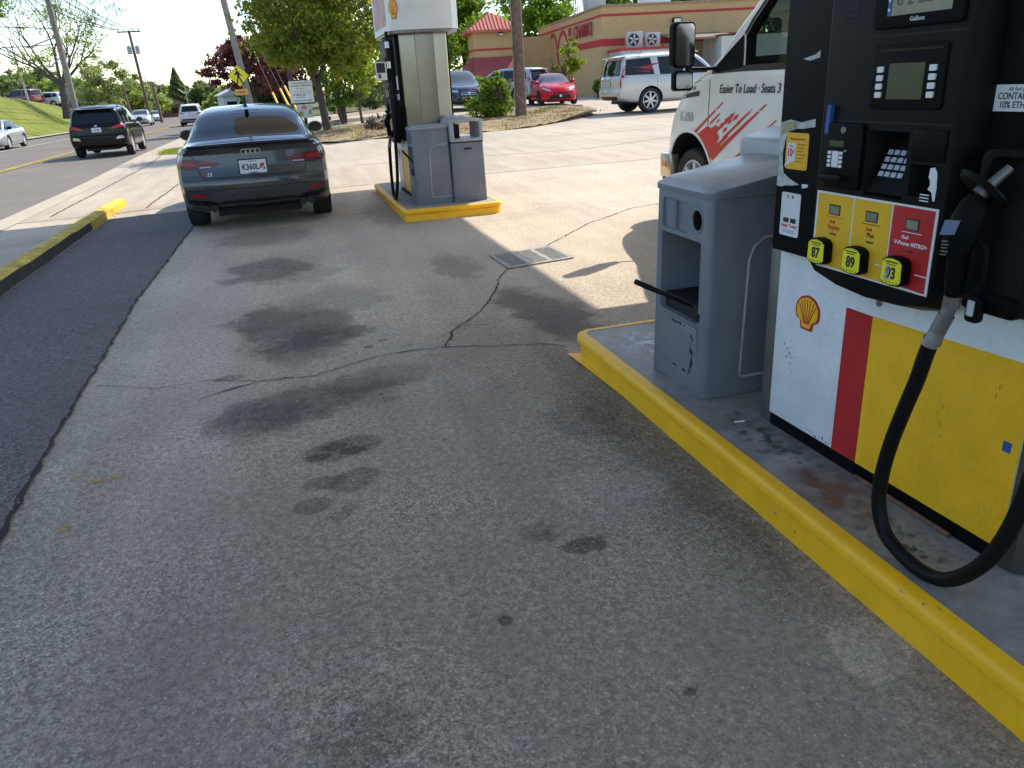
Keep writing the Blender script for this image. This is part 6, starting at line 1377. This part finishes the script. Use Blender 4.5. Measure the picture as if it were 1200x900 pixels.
# pedestrian crossing sign
ps = empty('crossing_sign', at(279.5, 89, 41.2), 'yellow diamond pedestrian crossing sign with plaque on the leaning pole', 'road sign')
M_signy = mat('sign_yellow', (.82, .70, .02), .45)
fS = lambda a, b, d: (a, -d, b)
mb = MB(); mb.prism([(0, -.54), (.54, 0), (0, .54), (-.54, 0)], 0, .012, fS); mb.build('panel', M_signy, ps)
mb = MB(); mb.prism([(-.03, -.55), (.03, -.55), (.03, -.2), (-.03, .3)], -.05, -.002, fS); mb.build('bracket', M_metal, ps)
mb = MB()
for poly in (circle(-.06, .33, .062, 14), [(-.10, .25), (.03, .25), (.07, .10), (.04, -.06), (-.08, -.06), (-.08, .08)], [(-.08, -.05), (.0, -.05), (-.09, -.40), (-.17, -.38)], [(-.03, -.05), (.05, -.05), (.20, -.36), (.12, -.40)], [(-.10, .25), (-.06, .17), (-.17, .09), (-.24, .13), (-.24, .09), (-.17, .03), (-.04, .12)], [(.03, .25), (.06, .15), (.12, .08), (.20, .04), (.18, .0), (.09, .03), (.0, .12)]):
    mb.prism(poly, .012, .015, fS)
mb.build('walking_figure', M_bprint, ps)
mb = MB(); mb.prism([(-.30, -.98), (.36, -.96), (.35, -.66), (-.31, -.68)], 0, .012, fS); pq = mb.build('plaque', mat('sign_orange', (.75, .42, .05), .5), ps)
mb = MB()
for i in range(4): mb.prism([(-.2 + i * .11, -.88), (-.13 + i * .11, -.88), (-.13 + i * .11, -.76), (-.2 + i * .11, -.76)], .012, .014, fS)
mb.build('plaque_print', M_rprint, pq)
# notice board at the bed
nb = empty('notice_board', (.86, 27.4, .2), 'white notice board over a smaller colourful board on a dark post', 'sign')
mb = MB(); mb.box(-.05, .05, -.04, .04, -.1, 1.72); mb.build('post', M_trimb, nb)
mb = MB(); mb.box(-.38, .36, -.075, -.045, 1.03, 1.70); b1 = mb.build('board', M_offw, nb); mb = MB(); mb.box(-.40, .38, -.078, -.044, .985, 1.028); mb.build('frame', M_trimb, b1)
M_inkg = mat('faded_ink', (.10, .10, .11), .6)
g = random.Random(5); mb = MB()
for z, h, x0, x1, k in ((1.615, .028, -.28, .24, 9), (1.53, .04, -.33, .31, 11), (1.455, .02, -.16, .10, 6), (1.38, .016, -.30, .30, 9), (1.32, .014, -.26, .28, 12), (1.25, .045, -.28, .12, 4), (1.18, .03, -.18, .10, 4), (1.075, .04, -.30, .31, 9)):
    for i in range(k):
        a = x0 + (x1 - x0) * i / k; w = (x1 - x0) / k * g.uniform(.5, .8); mb.prism([(a, z), (a + w, z), (a + w * .9, z + h * g.uniform(.6, 1)), (a + w * .1, z + h)], .0752, .078, fS)
mb.build('board_print', M_inkg, b1)
mb = MB(); mb.box(-.24, .26, -.075, -.045, .56, .975); b2 = mb.build('small_board', mat('pale_green', (.50, .56, .52), .6), nb)
mb = MB(); mb.prism(circle(0, .88, .085, 16, .06), .0752, .078, fS); mb.build('small_board_print', mat('pink_print', (.60, .15, .15), .6), b2)
mb = MB(); mb.prism([(-.2, .62), (-.05, .62), (-.05, .78), (-.2, .74)], .0752, .078, fS); mb.prism([(.12, .66), (.22, .66), (.22, .82), (.14, .8)], .0752, .078, fS); mb.build('small_board_print', mat('olive_ink', (.28, .28, .06), .6), b2)
# guy wires with yellow guards
for i, (ax_, ay_, zt_) in enumerate(((.75, 33.6, 8.6), (1.0, 34.0, 9.0), (.35, 33.2, 8.0))):
    a = Vector((ax_, ay_, zg(ax_, ay_) + .02)); b = Vector((-2.0, 47.45, zt_)); d = (b - a)
    gy = empty('guy_wire', a, ('middle', 'right hand', 'left hand')[i] + ' steel guy wire with yellow guard tube beside the notice board', 'guy wire', 'guy wires with yellow guards')
    mb = MB(); mb.tube([(0, 0, 0), d], .012, 5); mb.build('cable', M_wire, gy); mb = MB(); dd = d.normalized(); mb.tube([dd * .15, dd * 2.9], .045, 8); mb.build('guard', M_yel, gy)
# kerbs of the restaurant lot
def kerbline(pts, h=.13, w=.15):
    mb = MB(); p = dens(pts, 1.0); n = len(p)
    for i in range(n - 1):
        a, b = Vector(p[i]), Vector(p[i + 1]); t = (b - a).normalized(); nn = Vector((-t.y, t.x)) * w / 2
        za, zb_ = zg(*p[i]) + .02, zg(*p[i + 1]) + .02
        vs = [(q.x, q.y, z) for q, z in ((a - nn, za - .1), (a + nn, za - .1), (b + nn, zb_ - .1), (b - nn, zb_ - .1), (a - nn, za + h), (a + nn, za + h), (b + nn, zb_ + h), (b - nn, zb_ + h))]
        mb.add(vs, [(4, 5, 6, 7), (0, 4, 7, 3), (1, 2, 6, 5)])
    o = mb.build('kerb', M_walk); o['kind'] = 'structure'
kerbline([(12.3, 31.8), (11.2, 32.8), (8, 30.8), (4.1, 29.6), (3.0, 29.2)]); kerbline([(.4, 31.0), (2.6, 33.5), (4.6, 34.4), (6.2, 36.0)]); kerbline([(7, 44.5), (4.2, 40.5), (2.2, 37.0)])
# ---------------------------------------------------------------- vegetation
M_bark = mat('bark', (.075, .060, .048), .95, var=.3, vs_=8, bump=.6, bs=25)
M_barkg = mat('bark_grey', (.10, .088, .075), .95, var=.3, vs_=8, bump=.6, bs=25)
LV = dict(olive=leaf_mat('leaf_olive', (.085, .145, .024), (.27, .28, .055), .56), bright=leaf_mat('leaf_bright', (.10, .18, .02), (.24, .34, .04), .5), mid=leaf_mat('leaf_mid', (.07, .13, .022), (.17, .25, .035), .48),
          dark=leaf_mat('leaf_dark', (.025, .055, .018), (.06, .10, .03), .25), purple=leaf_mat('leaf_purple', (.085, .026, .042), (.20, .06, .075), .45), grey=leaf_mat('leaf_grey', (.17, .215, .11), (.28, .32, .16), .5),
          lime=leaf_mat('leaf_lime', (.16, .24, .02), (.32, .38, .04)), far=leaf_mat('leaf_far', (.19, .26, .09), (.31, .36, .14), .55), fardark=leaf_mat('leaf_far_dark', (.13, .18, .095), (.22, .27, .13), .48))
def leaves(blobs, n, size, seed, clump=.22, hollow=.55, flat=.0, nclump=None):
    """leaf-sized faces gathered in clumps through the crown's volume"""
    r = np.random.default_rng(seed); B = np.array(blobs, float); vol = B[:, 3] * B[:, 4] * B[:, 5]; pr = vol ** .75; pr /= pr.sum()
    nc = nclump or max(12, n // 70); k = r.choice(len(B), nc, p=pr)
    d = r.normal(size=(nc, 3)); d /= np.linalg.norm(d, axis=1)[:, None]; rad = hollow + (1 - hollow) * r.random(nc) ** .8
    cc = B[k, :3] + d * B[k, 3:] * rad[:, None]; cs = clump * (B[k, 3:].mean(1)) * (.55 + .9 * r.random(nc))
    kk = r.choice(nc, n); p = cc[kk] + r.normal(size=(n, 3)) * cs[kk][:, None] * np.array([1, 1, .62]) * .62
    nrm = r.normal(size=(n, 3)) + d[kk] * .5 + np.array([0, 0, .7 + flat]); nrm /= np.linalg.norm(nrm, axis=1)[:, None]
    t = np.cross(nrm, r.normal(size=(n, 3))); t /= np.linalg.norm(t, axis=1)[:, None]; b = np.cross(nrm, t)
    s = size * (.6 + .8 * r.random(n))[:, None]
    V = np.stack([p - t * s * .55, p + b * s * .33 - nrm * s * .08, p + t * s * .55, p - b * s * .33 - nrm * s * .08], 1).reshape(-1, 3)
    return V
def leaf_mesh(V, m, name='crown'):
    n = len(V) // 4; me = bpy.data.meshes.new(name); me.vertices.add(len(V)); me.vertices.foreach_set('co', V.astype(np.float32).ravel())
    me.loops.add(n * 4); me.loops.foreach_set('vertex_index', np.arange(n * 4, dtype=np.int32)); me.polygons.add(n)
    me.polygons.foreach_set('loop_start', np.arange(0, n * 4, 4, dtype=np.int32)); me.polygons.foreach_set('loop_total', np.full(n, 4, np.int32))
    me.update(calc_edges=True); me.materials.append(m); return me
def limbs(mb, p, d, l, r, depth, g, spread=.55, shrink=.68, up=.15, kids=(2, 3), minr=.012):
    """tapered limb that forks again and again"""
    n = 4; pts = [p]; rs = [r]; q = p.copy(); dd = d.copy()
    for i in range(n):
        dd = (dd + Vector((g.gauss(0, .10), g.gauss(0, .10), up * .25))).normalized(); q = q + dd * l / n; pts.append(q.copy()); rs.append(max(minr, r * (1 - .38 * (i + 1) / n)))
    mb.tube(pts, rs, 8 if r > .06 else 5, cap=depth == 0)
    if depth <= 0: return
    for k in range(g.randint(*kids)):
        a = Vector((g.gauss(0, 1), g.gauss(0, 1), g.gauss(0, .5) + up)); a = (a - dd * a.dot(dd)).normalized()
        nd = (dd + a * g.uniform(spread * .6, spread * 1.4)).normalized(); s = pts[-1] if k < 2 else pts[g.randint(2, n)]
        limbs(mb, s, nd, l * g.uniform(shrink * .85, shrink * 1.1), rs[-1] * .78, depth - 1, g, spread, shrink, up, kids, minr)
def tree(base, label, blobs, n, size, leaf, seed, trunk=(1.8, .12), depth=3, first=1.6, name='tree', cat='tree', lean=(0, 0), bark=None, group=None, clump=.22, hollow=.55, stems=1, spread=.55, up=.2):
    base = Vector(base); r = empty(name, base, label, cat, group); g = random.Random(seed); mb = MB()
    for s in range(stems):
        off = Vector((g.uniform(-.2, .2), g.uniform(-.2, .2), 0)) if stems > 1 else Vector()
        top = Vector((lean[0], lean[1], trunk[0])) + off * 2
        mb.tube([off - Vector((0, 0, .25)), off + Vector((0, 0, .05)), off + (top - off) * .5 + Vector((g.uniform(-.05, .05), 0, 0)), top], [trunk[1] * 1.5, trunk[1] * 1.12, trunk[1] * .95, trunk[1] * .85], 10)
        for k in range(3):
            a = 2.1 * k + g.uniform(-.5, .5); limbs(mb, top - Vector((0, 0, .1 * k)), Vector((math.cos(a) * spread, math.sin(a) * spread, 1)).normalized(), first, trunk[1] * .62, depth, g, spread, .72, up)
    mb.build('trunk', bark or M_bark, r, smooth=True, angle=80)
    if n: link('crown', leaf_mesh(leaves(blobs, n, size, seed, clump, hollow), leaf), r)
    return r

# main tree right of the grey sedan
tree((1.52, 27.3, .22), 'broad olive green street tree with forked trunk beside the notice board', [(-.1, -.2, 2.6, 1.9, 1.2, .55), (.05, 0, 3.9, 2.2, 2.2, 1.8), (1.0, .3, 3.5, 1.8, 1.8, 1.5), (-1.0, .2, 3.0, 1.3, 1.3, 1.0), (.4, 0, 5.6, 2.0, 2.1, 1.4), (1.7, 0, 4.9, 1.0, 1.3, 1.5), (.1, -.6, 2.5, 1.6, 1.1, .7)], 25000, .125, LV['olive'], 11, trunk=(1.65, .125), depth=3, first=1.5, lean=(-.12, 0), clump=.2, hollow=.35)
tree((2.6, 33.0, .3), 'small multi stemmed green tree behind the main street tree', [(0, 0, 1.6, 1.0, .9, .95), (.3, 0, 2.3, .9, .8, .8), (-.3, 0, 1.0, .8, .7, .5)], 4200, .13, LV['mid'], 12, trunk=(.7, .07), depth=2, first=.8, stems=3)
tree((3.1, 31.6, .3), 'lime green sapling between the main street tree and the grey shrub', [(0, 0, 2.4, .75, .7, .9), (.2, 0, 1.8, .6, .6, .6)], 2600, .13, LV['lime'], 13, trunk=(1.0, .05), depth=2, first=.7)
tree((5.2, 45, .42), 'grey green evergreen shrub beside the far pump', [(0, 0, 1.3, 1.1, 1, 1.2), (.1, 0, .8, 1.2, 1, .8)], 5200, .14, LV['grey'], 14, trunk=(.5, .08), depth=1, first=.6, name='shrub', cat='shrub')
tree((1.0, 50.5, .15), 'tall light green tree above the crossing sign pole', [(0, 0, 6.6, 2.4, 2.2, 2.2), (1.5, 0, 5.4, 1.8, 1.8, 1.6), (-.7, 0, 4.9, 1.2, 1.3, 1.0), (.6, 0, 8.4, 2.1, 2, 1.6)], 13000, .19, LV['bright'], 15, trunk=(3.0, .16), depth=3, first=2.0, hollow=.4)
tree((-1.2, 53, -.05), 'dark purple leaved tree behind the crossing sign', [(-.9, 0, 3.5, 1.7, 1.6, 1.0), (1.0, 0, 3.7, 1.9, 1.8, 1.3), (-.1, 0, 4.3, 1.3, 1.3, .8), (-2.0, 0, 3.0, 1.0, 1.1, .6), (.4, -.5, 2.5, 2.0, 1.5, .8)], 10000, .17, LV['purple'], 16, trunk=(1.6, .14), depth=3, first=1.5)
# shrubs along the bed
tree((7.32, 27.8, .3), 'round bright green shrub between the far pump and the wooden pole', [(0, 0, .62, .74, .7, .62), (.1, 0, 1.1, .52, .5, .45), (-.2, 0, .35, .75, .7, .35), (.3, -.1, .5, .6, .5, .5), (-.15, 0, 1.35, .25, .3, .25), (.55, 0, .95, .3, .3, .3)], 9500, .085, LV['bright'], 17, trunk=(.25, .03), depth=2, first=.5, stems=4, name='shrub', cat='shrub', hollow=.3, clump=.26)
tree((14.35, 38.9, .36), 'slender yellow green young tree in front of the lettering wall', [(.1, 0, 2.0, .55, .55, .9), (.45, 0, 1.6, .5, .5, .6), (-.7, 0, 1.35, .6, .4, .35), (.2, 0, 2.7, .3, .3, .5)], 2300, .15, LV['lime'], 18, trunk=(.6, .05), depth=2, first=1.0, hollow=.2)
for i, (x, y) in enumerate(((17.2, 41.2), (18.0, 41.0))): tree((x, y, .4), ('low dark shrub at the restaurant corner, left one', 'low dark shrub at the restaurant corner, right one')[i], [(0, 0, .5, .6, .5, .5)], 1200, .12, LV['mid'], 19 + i, trunk=(.2, .03), depth=1, first=.3, name='shrub', cat='shrub')
# trees around and behind the restaurant
def px_tree(label, px, py_top, D, w, leaf, seed, n=9000, size=.32, zb=.4, squash=1., group=None, name='tree', trunk=.2, hollow=.4):
    p = at(px, py_top, D); q = at(px, 120, D); x, y = q.x, q.y; h = p.z - zb; rr = w / 2; g = random.Random(seed); bl = []
    for i in range(7):
        a = g.uniform(0, 6.28); k = g.uniform(.15, .6); z = h * g.uniform(.32, .82); s = g.uniform(.42, .66) * (1.15 - .5 * z / h)
        bl.append((math.cos(a) * rr * k, math.sin(a) * rr * k, z, rr * s, rr * s, min(h * .24, rr * s) * squash))
    bl.append((0, 0, h * .80, rr * .5, rr * .5, h * .2)); bl.append((0, 0, h * .45, rr * .8, rr * .7, h * .28))
    return tree((x, y, zb), label, bl, n, size, leaf, seed, trunk=(h * .3, trunk), depth=3, first=h * .26, group=group, hollow=hollow)
px_tree('tall bright green tree left of the restaurant tower', 548, -40, 66, 9, LV['bright'], 31, 15000, .30, .4, hollow=.3)
px_tree('mid green tree right behind the far pump header', 505, -30, 60, 7, LV['mid'], 32, 10000, .28)
px_tree('yellow green tree seen left of the far pump header', 425, 20, 58, 6.5, LV['lime'], 33, 9000, .26, .3)
px_tree('tall mid green tree behind the main street tree', 385, -60, 62, 9, LV['mid'], 34, 11000, .30, .3)
px_tree('green tree rising over the left roof edge of the restaurant', 640, -30, 85, 12, LV['bright'], 35, 12000, .36, .4)
px_tree('green tree rising over the middle roof edge of the restaurant', 735, -40, 90, 12, LV['mid'], 36, 10000, .38, .4)
px_tree('green tree rising over the right roof edge of the restaurant', 810, -50, 88, 12, LV['bright'], 37, 10000, .38, .4)
px_tree('green tree at the right end of the restaurant', 905, -60, 75, 11, LV['mid'], 38, 11000, .34, .4)
px_tree('low green tree beside the restaurant tower', 575, 55, 58, 5, LV['mid'], 39, 6000, .24, .4)
px_tree('green tree right of the restaurant beyond the box truck', 985, -40, 60, 11, LV['bright'], 40, 9000, .34, .4)
# left side of the street
q = at(-46, 120, 52); tree((q.x, q.y, .6), 'bright green tree cut by the upper left picture corner', [(2.4, 0, 8.6, 2.0, 2.2, 1.6), (2.7, 0, 7.0, 1.4, 1.7, 1.1), (1.0, 0, 7.4, 2.0, 2, 1.6), (2.4, 0, 10.2, 2.3, 2.2, 1.5), (.6, 0, 9.2, 2, 2, 1.6)], 12000, .2, LV['bright'], 41, trunk=(4.8, .22), depth=3, first=2.2, hollow=.3)
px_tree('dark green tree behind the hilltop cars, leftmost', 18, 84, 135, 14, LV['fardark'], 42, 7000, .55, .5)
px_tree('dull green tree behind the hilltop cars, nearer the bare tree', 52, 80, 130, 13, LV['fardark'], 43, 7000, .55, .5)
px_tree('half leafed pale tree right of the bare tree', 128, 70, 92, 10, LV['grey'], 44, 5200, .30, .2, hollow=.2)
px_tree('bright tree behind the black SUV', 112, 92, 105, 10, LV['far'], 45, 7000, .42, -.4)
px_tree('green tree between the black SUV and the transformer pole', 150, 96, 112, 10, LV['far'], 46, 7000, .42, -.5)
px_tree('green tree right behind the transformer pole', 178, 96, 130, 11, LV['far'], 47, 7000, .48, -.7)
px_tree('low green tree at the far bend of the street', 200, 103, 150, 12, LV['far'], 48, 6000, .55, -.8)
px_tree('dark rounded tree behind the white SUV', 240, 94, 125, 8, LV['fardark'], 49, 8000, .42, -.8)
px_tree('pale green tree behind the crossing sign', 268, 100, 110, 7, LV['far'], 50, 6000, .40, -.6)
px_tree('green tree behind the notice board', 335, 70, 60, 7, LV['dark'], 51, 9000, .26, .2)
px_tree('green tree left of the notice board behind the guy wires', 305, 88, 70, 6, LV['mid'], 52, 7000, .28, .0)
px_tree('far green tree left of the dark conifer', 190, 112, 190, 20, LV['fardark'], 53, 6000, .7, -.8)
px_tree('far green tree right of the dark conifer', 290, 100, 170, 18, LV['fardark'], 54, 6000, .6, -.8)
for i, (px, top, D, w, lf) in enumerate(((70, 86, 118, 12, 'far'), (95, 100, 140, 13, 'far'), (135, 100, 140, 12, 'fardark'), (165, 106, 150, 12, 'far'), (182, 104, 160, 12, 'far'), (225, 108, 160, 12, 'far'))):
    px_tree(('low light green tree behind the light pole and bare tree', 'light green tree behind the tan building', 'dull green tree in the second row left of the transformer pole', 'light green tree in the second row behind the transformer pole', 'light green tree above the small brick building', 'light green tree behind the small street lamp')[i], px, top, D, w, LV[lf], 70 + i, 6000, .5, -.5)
# conifer
def conifer(x, y, z, h, rr, label, seed):
    r = empty('conifer', (x, y, z), label, 'tree'); g = np.random.default_rng(seed); n = 6500
    t = g.random(n) ** .8; a = g.random(n) * 6.283; rad = rr * (1 - t) * (.45 + .55 * np.sqrt(g.random(n))) * (1 + .25 * np.sin(a * 5 + t * 40)); p = np.stack([np.cos(a) * rad, np.sin(a) * rad, h * (.08 + .92 * t)], 1)
    d = np.stack([np.cos(a), np.sin(a), -.5 + 0 * a], 1); d /= np.linalg.norm(d, axis=1)[:, None]; b = np.cross(d, g.normal(size=(n, 3))); b /= np.linalg.norm(b, axis=1)[:, None]; s = .42 * (.5 + g.random(n))[:, None]
    V = np.stack([p - d * s * .5, p + b * s * .25, p + d * s * .5, p - b * s * .25], 1).reshape(-1, 3)
    mb = MB(); mb.tube([(0, 0, -.3), (0, 0, h * .95)], [.2, .04], 8); mb.build('trunk', M_bark, r); link('crown', leaf_mesh(V, LV['fardark']), r)
q = at(213, 130, 122); conifer(q.x, q.y, -.8, at(213, 80, 122).z + .8, 2.4, 'dark pointed conifer above the white SUV', 61)
# nearly bare tree on the hilltop
def bare_tree():
    r = empty('tree', (-19.9, 88.8, 1.0), 'large nearly bare tree with many thin branches on the left skyline', 'tree'); g = random.Random(77); mb = MB()
    mb.tube([(0, 0, -.5), (0, 0, .3), (.15, 0, 2.6)], [.52, .40, .33], 12)
    for k, (dx, dz) in enumerate(((-1.0, .75), (-.55, 1.0), (-.15, 1.25), (.3, 1.2), (.75, 1.0), (1.1, .8), (-.85, .55))):
        limbs(mb, Vector((.12, 0, 2.4 + .1 * (k % 3))), Vector((dx, g.uniform(-.5, .5), dz)).normalized(), 3.0, .16, 7, g, .46, .77, .20, (2, 2), .011) if k % 2 else limbs(mb, Vector((.12, 0, 2.5)), Vector((dx, g.uniform(-.5, .5), dz)).normalized(), 3.2, .17, 6, g, .50, .77, .20, (2, 3), .011)
    mb.build('trunk', M_barkg, r)
    link('crown', leaf_mesh(leaves([(-1, 0, 5.0, 3.2, 2.5, 1.8), (2.4, 0, 6.3, 2.6, 2.2, 1.7), (3.0, 0, 4.6, 1.8, 1.8, 1.2), (-3, 0, 4.2, 2, 2, 1.2), (1, 0, 8.5, 4, 3, 2)], 4200, .20, 78, .34, .1), LV['far']), r)
bare_tree()
# weeds and grass tufts in the beds, grass verge (uncountable)
def tufts(name, label, cat, pts, n, h, m, seed, hf):
    r = np.random.default_rng(seed); P_ = np.array(pts); k = r.integers(0, len(P_), n); x = P_[k, 0] + r.normal(size=n) * P_[k, 2]; y = P_[k, 1] + r.normal(size=n) * P_[k, 2]
    z = np.array([hf(a, b) for a, b in zip(x, y)]); a = r.random(n) * 6.283; hh = h * (.4 + .9 * r.random(n)); w = hh * .14
    b0 = np.stack([x, y, z], 1); dx = np.stack([np.cos(a), np.sin(a), 0 * a], 1); ln = np.stack([np.cos(a * 3) * hh * .4, np.sin(a * 3) * hh * .4, hh], 1)
    V = np.stack([b0 - dx * w[:, None], b0 + dx * w[:, None], b0 + ln + dx * w[:, None] * .2, b0 + ln - dx * w[:, None] * .2], 1).reshape(-1, 3)
    o = link(name, leaf_mesh(V, m, name)); tag(o, label, cat, kind='stuff')
rr_ = random.Random(4); M_straw = leaf_mat('straw', (.22, .145, .075), (.40, .28, .15), .0)
pts = [(rr_.uniform(1.2, 11), 0, .5) for _ in range(170)]; pts = [(x, float(np.interp(x, [p[0] for p in MULCH_FRONT], [p[1] for p in MULCH_FRONT])) + rr_.uniform(.3, 5.0), .35) for x, _, _ in pts]
tufts('dry_grass', 'dry straw and weeds over the planting bed beside the far pump', 'dry grass', pts, 15000, .055, M_straw, 5, lambda a, b: bed_h(a, b) - .02)
tufts('weeds', 'green weeds scattered over the planting bed', 'weeds', [p for p in pts if rr_.random() < .12], 260, .12, LV['mid'], 6, lambda a, b: bed_h(a, b) - .02)
tufts('verge_grass', 'short bright grass patch beside the street gutter', 'grass', [(-3.75, 30 + i * .3, .22) for i in range(8)], 3000, .06, LV['lime'], 7, lambda a, b: zg(a, b) + .02)
g = random.Random(9)
for i, (x, y, s) in enumerate(((2.9, 25.6, .42), (3.3, 26.4, .3), (3.9, 26.9, .35))):
    tree((x, y, bed_h(x, y)), ('largest of three brown brush clumps on the bed left of the far pump', 'smallest of three brown brush clumps on the bed left of the far pump', 'rear one of three brown brush clumps on the bed left of the far pump')[i], [(0, 0, s * .35, s, s * .7, s * .4)], 700, .09, M_straw, 90 + i, trunk=(.1, .02), depth=1, first=.2, name='brush_clump', cat='shrub', stems=3)
